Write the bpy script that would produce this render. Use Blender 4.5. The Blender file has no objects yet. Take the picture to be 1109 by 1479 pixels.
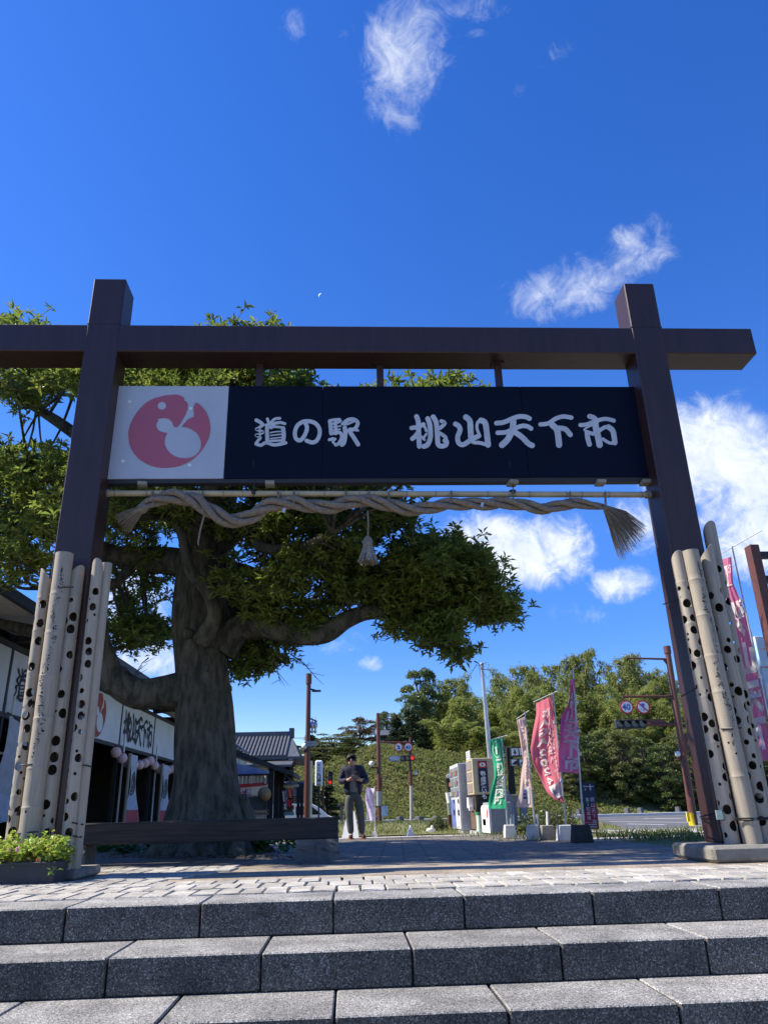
import bpy, bmesh, math, random
import numpy as np
from mathutils import Vector, Matrix, Quaternion
from mathutils.geometry import delaunay_2d_cdt
random.seed(7)
rng = np.random.default_rng(11)
scene = bpy.context.scene
COL = scene.collection

# ------------------------------------------------------------------ camera
# solved from the photograph: focal length (px of a 1479 px high frame), pitch, roll, yaw, eye height above the plaza
FOC, PITCH, ROLL, YAW, EYE = 1078.06, 0.37892, -0.02570, 0.05226, 0.5607
CX, CY = 554.5, 739.5
_f0 = Vector((math.sin(YAW), math.cos(YAW), 0)); _r0 = Vector((math.cos(YAW), -math.sin(YAW), 0)); _u0 = Vector((0, 0, 1))
CF = _f0 * math.cos(PITCH) + _u0 * math.sin(PITCH)
_u1 = _u0 * math.cos(PITCH) - _f0 * math.sin(PITCH)
CR = _r0 * math.cos(ROLL) + _u1 * math.sin(ROLL)
CU = _u1 * math.cos(ROLL) - _r0 * math.sin(ROLL)
cam_data = bpy.data.cameras.new('camera')
cam = bpy.data.objects.new('camera', cam_data); COL.objects.link(cam)
mw = Matrix.Identity(4)
for i in range(3):
    mw[i][0], mw[i][1], mw[i][2] = CR[i], CU[i], -CF[i]
mw[2][3] = EYE
cam.matrix_world = mw
cam_data.sensor_fit = 'VERTICAL'; cam_data.sensor_height = 24.0
cam_data.lens = 24.0 * FOC / 1479.0
cam_data.clip_start = 0.05; cam_data.clip_end = 3000
scene.camera = cam

# ------------------------------------------------------------------ light, sky, exposure
SUN_ELEV = math.radians(46); SUN_BACK = math.radians(2.5)   # sun stands over -X, a touch beyond the gate
SUN_DIR = Vector((-math.cos(SUN_ELEV) * math.cos(SUN_BACK), math.cos(SUN_ELEV) * math.sin(SUN_BACK), math.sin(SUN_ELEV)))  # towards the sun
sd = bpy.data.lights.new('sun', 'SUN'); sd.energy = 4.9; sd.angle = math.radians(0.55); sd.color = (1.0, 0.93, 0.80)
sun = bpy.data.objects.new('sun', sd); COL.objects.link(sun)
sun.rotation_mode = 'QUATERNION'; sun.rotation_quaternion = SUN_DIR.to_track_quat('Z', 'Y')
sun.location = (-30, 12, 40)
scene.view_settings.view_transform = 'Standard'; scene.view_settings.look = 'None'
scene.view_settings.exposure = 0.82; scene.view_settings.gamma = 1.0
scene.view_settings.use_curve_mapping = False
scene.render.engine = 'CYCLES'
scene.cycles.max_bounces = 6; scene.cycles.transparent_max_bounces = 8

def ray(x, y):
    return CR * ((x - CX) / FOC) - CU * ((y - CY) / FOC) + CF

world = bpy.data.worlds.new('World'); scene.world = world; world.use_nodes = True
wt = world.node_tree; wn = wt.nodes; wl = wt.links
wn.clear()
def wnode(t, **k):
    n = wn.new(t)
    for a, b in k.items(): setattr(n, a, b)
    return n
w_out = wnode('ShaderNodeOutputWorld'); w_bg = wnode('ShaderNodeBackground')
w_sky = wnode('ShaderNodeTexSky'); w_sky.sky_type = 'NISHITA'; w_sky.sun_disc = False
w_sky.sun_elevation = SUN_ELEV
w_sky.sun_rotation = math.atan2(SUN_DIR.x, SUN_DIR.y)
w_sky.air_density = 1.0; w_sky.dust_density = 0.1; w_sky.ozone_density = 3.0; w_sky.altitude = 100
w_hsv = wnode('ShaderNodeHueSaturation'); w_hsv.inputs['Saturation'].default_value = 1.27; w_hsv.inputs['Value'].default_value = 1.48
w_hsv.inputs['Hue'].default_value = 0.517
wl.new(w_sky.outputs[0], w_hsv.inputs['Color'])
w_tc = wnode('ShaderNodeTexCoord')
def wmath(op, a, b=None, c=None, clamp=False):
    n = wnode('ShaderNodeMath', operation=op); n.use_clamp = clamp
    for i, v in enumerate((a, b, c)):
        if v is None: continue
        if isinstance(v, (int, float)): n.inputs[i].default_value = v
        else: wl.new(v, n.inputs[i])
    return n.outputs[0]
def wdot(v):
    n = wnode('ShaderNodeVectorMath', operation='DOT_PRODUCT'); wl.new(w_tc.outputs['Generated'], n.inputs[0]); n.inputs[1].default_value = v
    return n.outputs['Value']
w_n1 = wnode('ShaderNodeTexNoise'); w_n1.inputs['Scale'].default_value = 9; w_n1.inputs['Detail'].default_value = 9; w_n1.inputs['Roughness'].default_value = 0.62; w_n1.inputs['Distortion'].default_value = 0.35
wl.new(w_tc.outputs['Generated'], w_n1.inputs['Vector'])
w_n2 = wnode('ShaderNodeTexNoise'); w_n2.inputs['Scale'].default_value = 26; w_n2.inputs['Detail'].default_value = 8; w_n2.inputs['Roughness'].default_value = 0.68; w_n2.inputs['Distortion'].default_value = 0.8
wl.new(w_tc.outputs['Generated'], w_n2.inputs['Vector'])
# clouds: (px, py, half width px, half height px, tilt deg, gain, kind) - directions in the sky, not the frame
CLOUDS = [(585, 75, 78, 112, -16, .80, 'w'), (640, 20, 130, 44, 12, .58, 'w'), (520, 45, 60, 26, 6, .42, 'w'), (425, 45, 36, 30, 0, .42, 'w'), (800, 75, 75, 24, 28, .34, 'w'),
          (812, 415, 100, 48, 14, .80, 'w'), (925, 358, 85, 48, 24, .68, 'w'), (960, 430, 70, 40, -20, .38, 'w'), (755, 130, 40, 22, 20, .25, 'w'),
          (1030, 655, 130, 88, -8, 1.25, 'c'), (1120, 720, 120, 120, 0, 1.2, 'c'), (985, 610, 50, 45, 0, .9, 'c'), (940, 760, 90, 60, 0, .72, 'c'),
          (735, 795, 115, 58, 8, 1.15, 'c'), (810, 790, 60, 55, 0, .95, 'c'), (905, 840, 56, 30, 6, .95, 'c'), (690, 775, 60, 40, 0, .95, 'c'),
          (215, 955, 75, 40, 0, 1.05, 'c'), (190, 865, 75, 80, 0, .95, 'c'), (500, 930, 75, 20, 12, .5, 'w'), (535, 958, 22, 12, 0, .6, 'w'), (850, 890, 70, 22, 0, .3, 'w'),
          (-200, 700, 180, 120, 0, 1.0, 'c'), (1500, 760, 260, 110, 0, 1.1, 'c'), (1800, 300, 220, 60, 20, .6, 'w')]
acc = {'w': None, 'c': None}
for (px, py, hw, hh, tilt, gain, kind) in CLOUDS:
    c = ray(px, py).normalized(); t = math.radians(tilt)
    a = (CR - c * CR.dot(c)).normalized(); b = c.cross(a).normalized()
    if b.dot(CU) < 0: b = -b
    a2 = a * math.cos(t) + b * math.sin(t); b2 = b * math.cos(t) - a * math.sin(t)
    L = ray(px, py).length
    u = wdot(a2 / (hw / FOC / L)); v = wdot(b2 / (hh / FOC / L))
    r2 = wmath('ADD', wmath('MULTIPLY', u, u), wmath('MULTIPLY', v, v))
    front = wmath('GREATER_THAN', wdot(c), 0.2)
    m = wmath('MULTIPLY', wmath('MULTIPLY', wmath('SUBTRACT', 1.0, wmath('MULTIPLY', r2, 0.62), clamp=True), front), gain)
    acc[kind] = m if acc[kind] is None else wmath('MAXIMUM', acc[kind], m)
def smooth(v, lo, hi):
    n = wnode('ShaderNodeMapRange', interpolation_type='SMOOTHSTEP'); wl.new(v, n.inputs[0])
    n.inputs[1].default_value = lo; n.inputs[2].default_value = hi
    return n.outputs[0]
nsum = wmath('ADD', wmath('MULTIPLY', w_n1.outputs[0], 0.55), wmath('MULTIPLY', w_n2.outputs[0], 0.45))
wisp = wmath('MULTIPLY', smooth(wmath('ADD', acc['w'], wmath('MULTIPLY', wmath('SUBTRACT', nsum, 0.5), 2.6)), 0.35, 1.25), smooth(acc['w'], 0.0, 0.35))
cum = wmath('MULTIPLY', smooth(wmath('ADD', acc['c'], wmath('MULTIPLY', wmath('SUBTRACT', nsum, 0.5), 3.0)), 0.34, 1.15), smooth(acc['c'], 0.02, 0.34))
dens = wmath('MAXIMUM', wmath('MULTIPLY', wisp, 0.72), wmath('MULTIPLY', cum, 0.95))
w_cc = wnode('ShaderNodeMix', data_type='RGBA'); w_cc.inputs[6].default_value = (4.2, 4.8, 5.9, 1); w_cc.inputs[7].default_value = (5.9, 6.2, 6.6, 1)
wl.new(smooth(nsum, 0.42, 0.6), w_cc.inputs[0])
w_mix = wnode('ShaderNodeMix', data_type='RGBA'); wl.new(dens, w_mix.inputs[0])
w_low = smooth(wdot((0, 0, 1)), 0.42, 0.0)      # clear autumn air: the low sky keeps its colour all the way round
wl.new(wmath('ADD', wmath('MULTIPLY', w_low, 0.24), 1.33), w_hsv.inputs['Saturation']); wl.new(wmath('ADD', wmath('MULTIPLY', w_low, -0.32), 1.38), w_hsv.inputs['Value']); wl.new(wmath('ADD', wmath('MULTIPLY', w_low, 0.014), 0.518), w_hsv.inputs['Hue'])
wl.new(w_hsv.outputs[0], w_mix.inputs[6]); wl.new(w_cc.outputs[2], w_mix.inputs[7])
wl.new(w_mix.outputs[2], w_bg.inputs['Color']); w_bg.inputs['Strength'].default_value = 0.10
wl.new(w_bg.outputs[0], w_out.inputs['Surface'])

# ------------------------------------------------------------------ measuring helpers
def ground_z(Y):
    if Y < 17.5: return 0.0
    return -0.025 * (min(Y, 34.0) - 17.5)
def P(x, y, Y):                      # the point of a sight line at distance Y
    d = ray(x, y); t = Y / d.y
    return Vector((d.x * t, d.y * t, EYE + d.z * t))
def PX(x, y, X):
    d = ray(x, y); t = X / d.x
    return Vector((d.x * t, d.y * t, EYE + d.z * t))
def G(x, y, z=None):                 # where a sight line meets the ground
    d = ray(x, y)
    if z is not None:
        t = (z - EYE) / d.z; return Vector((d.x * t, d.y * t, z))
    Y = 4.0
    for _ in range(4000):
        t = Y / d.y
        if EYE + d.z * t <= ground_z(Y): break
        Y += 0.02
    return Vector((d.x * t, Y, ground_z(Y)))
# ------------------------------------------------------------------ mesh building
class MB:
    def __init__(s): s.v = []; s.f = []; s.m = []; s.sm = []
    def add(s, vs, fs, mi=0, smooth=False):
        o = len(s.v); s.v.extend([tuple(p) for p in vs])
        for f in fs: s.f.append([i + o for i in f]); s.m.append(mi); s.sm.append(smooth)
        return s
    def box(s, c, size, rot=None, mi=0, taper=1.0, bevel=0.0):
        hx, hy, hz = size[0] / 2, size[1] / 2, size[2] / 2
        if bevel:
            b = bevel; pts = []
            for z, k in ((-hz, b), (-hz + b, 0), (hz - b, 0), (hz, b)):
                t = taper if z > 0 else 1
                x, y = (hx - k) * t, (hy - k) * t; X, Y = hx * t, hy * t
                q = b if k == 0 else 0
                ring = [(-X + (k or 0) + q, -Y + k), (X - k - q, -Y + k), (X - k, -Y + k + q), (X - k, Y - k - q), (X - k - q, Y - k), (-X + k + q, Y - k), (-X + k, Y - k - q), (-X + k, -Y + k + q)]
                pts += [(p[0], p[1], z) for p in ring]
            fs = [list(range(7, -1, -1)), list(range(24, 32))]
            for r in range(3):
                for i in range(8):
                    j = (i + 1) % 8; fs.append([r * 8 + i, r * 8 + j, (r + 1) * 8 + j, (r + 1) * 8 + i])
        else:
            t = taper
            pts = [(-hx, -hy, -hz), (hx, -hy, -hz), (hx, hy, -hz), (-hx, hy, -hz), (-hx * t, -hy * t, hz), (hx * t, -hy * t, hz), (hx * t, hy * t, hz), (-hx * t, hy * t, hz)]
            fs = [[3, 2, 1, 0], [4, 5, 6, 7], [0, 1, 5, 4], [1, 2, 6, 5], [2, 3, 7, 6], [3, 0, 4, 7]]
        c = Vector(c)
        if rot is not None:
            M = rot if isinstance(rot, Matrix) else Matrix.Rotation(rot, 3, 'Z')
            pts = [M @ Vector(p) for p in pts]
        return s.add([Vector(p) + c for p in pts], fs, mi)
    def span(s, a, b, mi=0, bevel=0.0):      # box from corner a to corner b
        a, b = Vector(a), Vector(b)
        return s.box((a + b) / 2, [abs(b[i] - a[i]) for i in range(3)], mi=mi, bevel=bevel)
    def tube(s, path, r, n=8, mi=0, caps=True, smooth=True):
        path = [Vector(p) for p in path]; k = len(path)
        rs = r if isinstance(r, (list, tuple)) else [r] * k
        vs = []; up = None
        for i in range(k):
            t = (path[min(i + 1, k - 1)] - path[max(i - 1, 0)])
            t = t.normalized() if t.length > 1e-9 else Vector((0, 0, 1))
            if up is None:
                up = t.cross(Vector((0, 0, 1)) if abs(t.z) < .9 else Vector((1, 0, 0))).normalized()
            else:
                up = (up - t * up.dot(t)); up = up.normalized() if up.length > 1e-6 else t.orthogonal().normalized()
            w = t.cross(up)
            for j in range(n):
                a = 2 * math.pi * j / n
                vs.append(path[i] + (up * math.cos(a) + w * math.sin(a)) * rs[i])
        fs = []
        for i in range(k - 1):
            for j in range(n):
                j2 = (j + 1) % n; fs.append([i * n + j, i * n + j2, (i + 1) * n + j2, (i + 1) * n + j])
        s.add(vs, fs, mi, smooth)
        if caps:
            s.add(vs[:n], [list(range(n - 1, -1, -1))], mi); s.add(vs[-n:], [list(range(n))], mi)
        return s
    def cyl(s, a, b, r, n=12, mi=0, r2=None): return s.tube([a, b], [r, r2 if r2 is not None else r], n, mi)
    def lathe(s, c, prof, n=16, mi=0, smooth=True):   # prof: (radius, z) upward
        vs = []; c = Vector(c)
        for (r, z) in prof:
            for j in range(n):
                a = 2 * math.pi * j / n; vs.append(c + Vector((r * math.cos(a), r * math.sin(a), z)))
        fs = []
        for i in range(len(prof) - 1):
            for j in range(n):
                j2 = (j + 1) % n; fs.append([i * n + j, i * n + j2, (i + 1) * n + j2, (i + 1) * n + j])
        fs.append(list(range(n - 1, -1, -1))); fs.append([(len(prof) - 1) * n + j for j in range(n)])
        return s.add(vs, fs, mi, smooth)
    def ball(s, c, r, n=14, m=8, mi=0, sz=(1, 1, 1)):
        prof = [(max(r * math.sin(math.pi * i / m), 1e-4), -r * math.cos(math.pi * i / m)) for i in range(m + 1)]
        o = len(s.v); s.lathe((0, 0, 0), prof, n, mi)
        for i in range(o, len(s.v)): p = s.v[i]; s.v[i] = (p[0] * sz[0] + c[0], p[1] * sz[1] + c[1], p[2] * sz[2] + c[2])
        return s
    def prism(s, poly, d, mi=0):                      # poly: 3-D points of a planar outline; extruded by vector d
        poly = [Vector(p) for p in poly]; d = Vector(d); n = len(poly)
        nrm = Vector((0, 0, 0))
        for i in range(n): nrm += poly[i].cross(poly[(i + 1) % n])
        if nrm.dot(d) > 0: poly = poly[::-1]
        vs = poly + [p + d for p in poly]
        fs = [list(range(n)), list(range(2 * n - 1, n - 1, -1))]
        for i in range(n): j = (i + 1) % n; fs.append([j, i, n + i, n + j])
        return s.add(vs, fs, mi)
    def grid(s, fn, nu, nv, mi=0, smooth=True):
        vs = [fn(i / nu, j / nv) for j in range(nv + 1) for i in range(nu + 1)]
        fs = [[j * (nu + 1) + i, j * (nu + 1) + i + 1, (j + 1) * (nu + 1) + i + 1, (j + 1) * (nu + 1) + i] for j in range(nv) for i in range(nu)]
        return s.add(vs, fs, mi, smooth)
    def moved(s, M):
        s.v = [tuple(M @ Vector(p)) for p in s.v]; return s
    def join(s, o, mi=None):
        k = len(s.v); s.v += o.v
        for f, m, sm in zip(o.f, o.m, o.sm): s.f.append([i + k for i in f]); s.m.append(m if mi is None else mi); s.sm.append(sm)
        return s

def world_loc(o):
    p = Vector((0, 0, 0))
    while o is not None: p += o.location; o = o.parent
    return p
def mesh_from(name, mb, mats, off=Vector((0, 0, 0))):
    me = bpy.data.meshes.new(name)
    V = np.array(mb.v, dtype=np.float64) - np.array(off)
    me.from_pydata(V.tolist(), [], mb.f)
    for m in (mats if isinstance(mats, (list, tuple)) else [mats]): me.materials.append(m)
    me.polygons.foreach_set('material_index', mb.m); me.polygons.foreach_set('use_smooth', mb.sm)
    me.update(); return me
def tag(o, label=None, cat=None, group=None, kind=None):
    if label: o['label'] = label
    if cat: o['category'] = cat
    if group: o['group'] = group
    if kind: o['kind'] = kind
    return o
def thing(name, loc, label, cat, group=None, rz=0.0):
    o = bpy.data.objects.new(name, None); COL.objects.link(o); o.location = loc; o.rotation_euler = (0, 0, rz); o.empty_display_size = .2
    return tag(o, label, cat, group)
def obj(name, mb, mats, parent=None, base=None, **k):     # base: origin of a top-level mesh
    off = world_loc(parent) if parent is not None else Vector(base or (0, 0, 0))
    if parent is not None and parent.get('local'): off = Vector((0, 0, 0))
    me = mesh_from(name, mb, mats, off)
    o = bpy.data.objects.new(name, me); COL.objects.link(o)
    if parent is not None:
        o.parent = parent
        if parent.get('local'): o['local'] = 1
    else: o.location = off
    return tag(o, **k)
def inst(name, me, parent, loc=(0, 0, 0), rot=(0, 0, 0), scale=(1, 1, 1)):
    o = bpy.data.objects.new(name, me); COL.objects.link(o); o.parent = parent
    o.location = loc; o.rotation_euler = rot; o.scale = scale; return o
def kids(o): return [c for c in bpy.data.objects if c.parent is o]
def dup(o, loc=None, rz=None, scale=None, label=None, group=None, parent=None):
    c = o.copy(); COL.objects.link(c)
    if parent is not None: c.parent = parent
    if loc is not None: c.location = loc
    if rz is not None: c.rotation_euler = (0, 0, rz)
    if scale is not None: c.scale = scale
    if label: c['label'] = label
    if group: c['group'] = group
    for ch in list(o.children): dup(ch, parent=c)
    return c

# ------------------------------------------------------------------ materials
def mat(name, col, rough=.7, col2=None, scale=6.0, detail=5, bump=0.0, bscale=60.0, metal=0.0, spec=.4, vary=0.0, emit=None, stretch=(1, 1, 1), sharp=(.35, .65), trans=0.0, island=0.0, coat=0.0):
    m = bpy.data.materials.new(name); m.use_nodes = True
    t = m.node_tree; n = t.nodes; l = t.links; b = n['Principled BSDF']
    b.inputs['Roughness'].default_value = rough; b.inputs['Metallic'].default_value = metal
    b.inputs['Specular IOR Level'].default_value = spec; b.inputs['Coat Weight'].default_value = coat
    tc = n.new('ShaderNodeTexCoord'); mp = n.new('ShaderNodeMapping'); mp.inputs['Scale'].default_value = stretch
    l.new(tc.outputs['Object'], mp.inputs['Vector'])
    c1 = (*col, 1); c2 = (*(col2 if col2 else [min(1, c * 0.82) for c in col]), 1)
    nz = n.new('ShaderNodeTexNoise'); nz.inputs['Scale'].default_value = scale; nz.inputs['Detail'].default_value = detail; nz.inputs['Roughness'].default_value = .6
    l.new(mp.outputs[0], nz.inputs['Vector'])
    mr = n.new('ShaderNodeMapRange'); mr.inputs[1].default_value, mr.inputs[2].default_value = sharp; l.new(nz.outputs[0], mr.inputs[0])
    mx = n.new('ShaderNodeMix'); mx.data_type = 'RGBA'; mx.inputs[6].default_value = c1; mx.inputs[7].default_value = c2
    l.new(mr.outputs[0], mx.inputs[0]); out = mx.outputs[2]
    if vary or island:
        hs = n.new('ShaderNodeHueSaturation'); l.new(out, hs.inputs['Color'])
        if island:
            g = n.new('ShaderNodeNewGeometry'); src = g.outputs['Random Per Island']; k = island
        else:
            g = n.new('ShaderNodeObjectInfo'); src = g.outputs['Random']; k = vary
        r = n.new('ShaderNodeMapRange'); r.inputs[3].default_value = 1 - k; r.inputs[4].default_value = 1 + k; l.new(src, r.inputs[0]); l.new(r.outputs[0], hs.inputs['Value'])
        if island:
            r2 = n.new('ShaderNodeMapRange'); r2.inputs[3].default_value = .485; r2.inputs[4].default_value = .52; l.new(src, r2.inputs[0]); l.new(r2.outputs[0], hs.inputs['Hue'])
        out = hs.outputs[0]
    l.new(out, b.inputs['Base Color'])
    if bump:
        nb = n.new('ShaderNodeTexNoise'); nb.inputs['Scale'].default_value = bscale; nb.inputs['Detail'].default_value = 4; l.new(mp.outputs[0], nb.inputs['Vector'])
        bp = n.new('ShaderNodeBump'); bp.inputs['Strength'].default_value = bump; bp.inputs['Distance'].default_value = .06 if name == 'grey_bark' else .02; l.new(nb.outputs[0], bp.inputs['Height']); l.new(bp.outputs[0], b.inputs['Normal'])
    if trans:
        tr = n.new('ShaderNodeBsdfTranslucent'); l.new(out, tr.inputs['Color']); ms = n.new('ShaderNodeMixShader'); ms.inputs[0].default_value = trans
        l.new(b.outputs[0], ms.inputs[1]); l.new(tr.outputs[0], ms.inputs[2]); l.new(ms.outputs[0], n['Material Output'].inputs['Surface'])
    if emit:
        b.inputs['Emission Color'].default_value = (*emit[:3], 1); b.inputs['Emission Strength'].default_value = emit[3]
    return m
def granite(name, base, dark, light, scale=220., bump=.5):
    m = mat(name, base, .75); t = m.node_tree; n = t.nodes; l = t.links; b = n['Principled BSDF']
    tc = n['Texture Coordinate']; oi = n.new('ShaderNodeObjectInfo')
    ad = n.new('ShaderNodeVectorMath'); ad.operation = 'ADD'; l.new(tc.outputs['Object'], ad.inputs[0]); l.new(oi.outputs['Location'], ad.inputs[1])
    vo = n.new('ShaderNodeTexVoronoi'); vo.inputs['Scale'].default_value = scale; l.new(ad.outputs[0], vo.inputs['Vector'])
    sp = n.new('ShaderNodeSeparateColor'); l.new(vo.outputs['Color'], sp.inputs[0])
    rp = n.new('ShaderNodeValToRGB'); e = rp.color_ramp.elements
    e[0].position = 0; e[0].color = (*dark, 1); e[1].position = 1; e[1].color = (*light, 1)
    q = rp.color_ramp.elements.new(.25); q.color = (*dark, 1); q = rp.color_ramp.elements.new(.35); q.color = (*base, 1); q = rp.color_ramp.elements.new(.8); q.color = (*base, 1)
    l.new(sp.outputs[0], rp.inputs[0])
    nz = n.new('ShaderNodeTexNoise'); nz.inputs['Scale'].default_value = 3.2; nz.inputs['Detail'].default_value = 6; l.new(ad.outputs[0], nz.inputs['Vector'])
    mr = n.new('ShaderNodeMapRange'); mr.inputs[1].default_value = .3; mr.inputs[2].default_value = .7; mr.inputs[3].default_value = .62; mr.inputs[4].default_value = 1.2; l.new(nz.outputs[0], mr.inputs[0])
    r3 = n.new('ShaderNodeMapRange'); r3.inputs[3].default_value = .82; r3.inputs[4].default_value = 1.14; l.new(oi.outputs['Random'], r3.inputs[0])
    mm = n.new('ShaderNodeMath'); mm.operation = 'MULTIPLY'; l.new(mr.outputs[0], mm.inputs[0]); l.new(r3.outputs[0], mm.inputs[1])
    hs = n.new('ShaderNodeHueSaturation'); l.new(rp.outputs[0], hs.inputs['Color']); l.new(mm.outputs[0], hs.inputs['Value']); l.new(hs.outputs[0], b.inputs['Base Color'])
    nb = n.new('ShaderNodeTexNoise'); nb.inputs['Scale'].default_value = scale * .8; nb.inputs['Detail'].default_value = 2; l.new(ad.outputs[0], nb.inputs['Vector'])
    bp = n.new('ShaderNodeBump'); bp.inputs['Strength'].default_value = bump; bp.inputs['Distance'].default_value = .006; l.new(nb.outputs[0], bp.inputs['Height']); l.new(bp.outputs[0], b.inputs['Normal'])
    return m
M = {}
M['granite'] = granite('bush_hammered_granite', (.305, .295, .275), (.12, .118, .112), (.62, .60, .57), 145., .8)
M['granite_front'] = granite('shaded_riser_granite', (.098, .092, .082), (.036, .034, .031), (.30, .285, .26), 145., .6)  # darker copy of the tread granite: shade of the risers put into the colour
M['sett'] = granite('granite_sett', (.47, .44, .39), (.31, .29, .255), (.62, .59, .54), 170., .8)
M['mortar'] = mat('dark_mortar', (.055, .052, .047), .95, bump=.3)
M['aggregate'] = granite('washed_aggregate', (.33, .27, .2), (.2, .165, .12), (.52, .46, .37), 95., .9)
M['concrete'] = mat('grey_concrete', (.27, .25, .215), .9, (.17, .16, .135), 5, bump=.35, bscale=45)
M['concrete_dark'] = mat('dark_concrete', (.05, .048, .043), .9, (.028, .027, .025), 6, bump=.3)
M['white_conc'] = mat('white_concrete', (.62, .62, .6), .85, (.5, .5, .47), 9, bump=.15)
M['asphalt'] = mat('asphalt', (.125, .125, .13), .9, (.09, .09, .095), 1.3, bump=.3, bscale=120)
M['road_paint'] = mat('road_paint', (.7, .7, .68), .8, (.5, .5, .5), 5)
M['brown_paint'] = mat('brown_painted_steel', (.042, .018, .0165), .45, (.030, .0135, .0125), 3, spec=.5, bump=.06, bscale=25, stretch=(4, 4, .5))
M['rust_pole'] = mat('red_brown_pole_paint', (.13, .046, .033), .5, (.09, .036, .027), 12)
M['navy'] = mat('navy_sign_board', (.003, .006, .020), .6, (.0024, .005, .016), 1.5, spec=.12)
M['sign_white'] = mat('sign_white', (.46, .49, .55), .45, (.40, .43, .49), 1.2)
M['emblem'] = mat('faded_red', (.42, .10, .15), .5, (.38, .10, .15), 2)
M['char_white'] = mat('letter_white', (.54, .56, .60), .5)
M['black'] = mat('matt_black', (.012, .012, .014), .6)
M['charcoal'] = mat('charcoal', (.03, .03, .034), .6)
M['tan_bracket'] = mat('tan_bracket', (.3, .26, .2), .6)
M['bamboo'] = mat('dry_bamboo', (.38, .325, .25), .62, (.26, .225, .18), 5, stretch=(9, 9, .55), sharp=(.3, .75), bump=.1, bscale=25, vary=.08)
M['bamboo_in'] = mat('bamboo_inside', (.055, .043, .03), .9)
M['bamboo_pole'] = mat('bamboo_rail', (.50, .40, .24), .5, (.4, .31, .19), 6)
M['wire'] = mat('black_wire', (.015, .015, .016), .5)
M['straw'] = mat('old_straw_rope', (.29, .235, .185), .95, (.18, .145, .115), 26, bump=.9, bscale=90)
M['straw_end'] = mat('straw_fringe', (.29, .215, .14), .95, (.19, .145, .095), 20, island=.3)
M['bark'] = mat('grey_bark', (.115, .105, .082), .95, (.036, .037, .027), 5.5, bump=1.0, bscale=9, detail=12, sharp=(.38, .62), stretch=(1.6, 1.6, .5))
def leafmat(name, a, b, trans=.28, scale=1.2, island=.35, rough=.42):
    return mat(name, a, rough, b, scale, trans=trans, island=island, spec=.45, sharp=(.4, .6))
M['leaf'] = leafmat('evergreen_leaf', (.145, .20, .04), (.25, .295, .058), .52)
M['plant_leaf'] = leafmat('ground_plant_leaf', (.12, .25, .05), (.07, .16, .035), .4)
M['planter_leaf'] = leafmat('lime_leaf', (.42, .48, .08), (.28, .38, .06), .45, 8)
M['petal_red'] = mat('red_petal', (.55, .06, .07), .6); M['petal_pink'] = mat('pink_petal', (.65, .3, .32), .6)
M['planter'] = mat('dark_planter', (.04, .042, .05), .7, bump=.1)
M['timber'] = mat('weathered_timber', (.048, .041, .037), .85, (.022, .02, .019), 4, stretch=(.5, 6, 9), bump=.4, bscale=20)
M['rough_stone'] = mat('rough_stone', (.17, .16, .15), .9, (.09, .085, .08), 7, bump=1.0, bscale=20)
M['steel'] = mat('galvanised_steel', (.5, .52, .55), .4, metal=.6)
M['white_paint'] = mat('white_paint', (.78, .78, .78), .5, (.7, .7, .7), 4)
M['grey_paint'] = mat('grey_paint', (.33, .34, .35), .5, (.28, .29, .3), 3)
M['lamp_globe'] = mat('opal_globe', (.82, .82, .8), .3)
M['glass_dark'] = mat('dark_glass', (.02, .025, .03), .08, spec=.8)
M['red_light'] = mat('red_signal_lens', (.5, .02, .02), .3, emit=(1, .04, .03, .4))
M['sign_red'] = mat('sign_red', (.55, .03, .035), .5); M['sign_blue'] = mat('sign_blue', (.04, .1, .42), .5)
M['yellow'] = mat('yellow_guard', (.75, .55, .02), .5)

# ------------------------------------------------------------------ leaves
def leaf_mesh(name, pos, dirs, nrm, L, W, material, fold=.25):
    """many lance-shaped leaves, four corner points and a midrib each (numpy)"""
    n = len(pos); L = np.broadcast_to(L, n)[:, None]; W = np.broadcast_to(W, n)[:, None]
    d = dirs / (np.linalg.norm(dirs, axis=1, keepdims=True) + 1e-9)
    s = np.cross(d, nrm); s /= (np.linalg.norm(s, axis=1, keepdims=True) + 1e-9)
    u = np.cross(s, d)
    a = pos; b = pos + d * L * .5 + s * W * .5 + u * W * fold; c = pos + d * L - u * L * .12; e = pos + d * L * .5 - s * W * .5 + u * W * fold
    V = np.stack([a, b, c, e], 1).reshape(-1, 3)
    base = np.arange(n) * 4
    T = np.stack([base, base + 1, base + 2, base, base + 2, base + 3], 1).reshape(-1, 3)
    me = bpy.data.meshes.new(name)
    me.vertices.add(len(V)); me.vertices.foreach_set('co', V.astype(np.float32).ravel())
    me.loops.add(T.size); me.loops.foreach_set('vertex_index', T.astype(np.int32).ravel())
    me.polygons.add(len(T)); me.polygons.foreach_set('loop_start', (np.arange(len(T)) * 3).astype(np.int32))
    me.polygons.foreach_set('use_smooth', np.zeros(len(T), bool))
    me.materials.append(material); me.update(calc_edges=True); me.validate(); return me
def unit(n):
    v = rng.normal(size=(n, 3)); return v / np.linalg.norm(v, axis=1, keepdims=True)
def rosettes(tips, k, L, W, up=.5, spread=1.0, jitter=.03):
    """k leaves round every tip; returns pos, dirs, normals, lengths, widths"""
    n = len(tips); T = np.repeat(np.asarray(tips), k, 0)
    d = unit(n * k) * spread; d[:, 2] = d[:, 2] * .6 + up * rng.random(n * k) - .1
    nr = unit(n * k) * .5; nr[:, 2] += 1
    sz = .7 + .6 * rng.random(n * k)
    return T + rng.normal(size=T.shape) * jitter, d, nr, L * sz, W * sz
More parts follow.
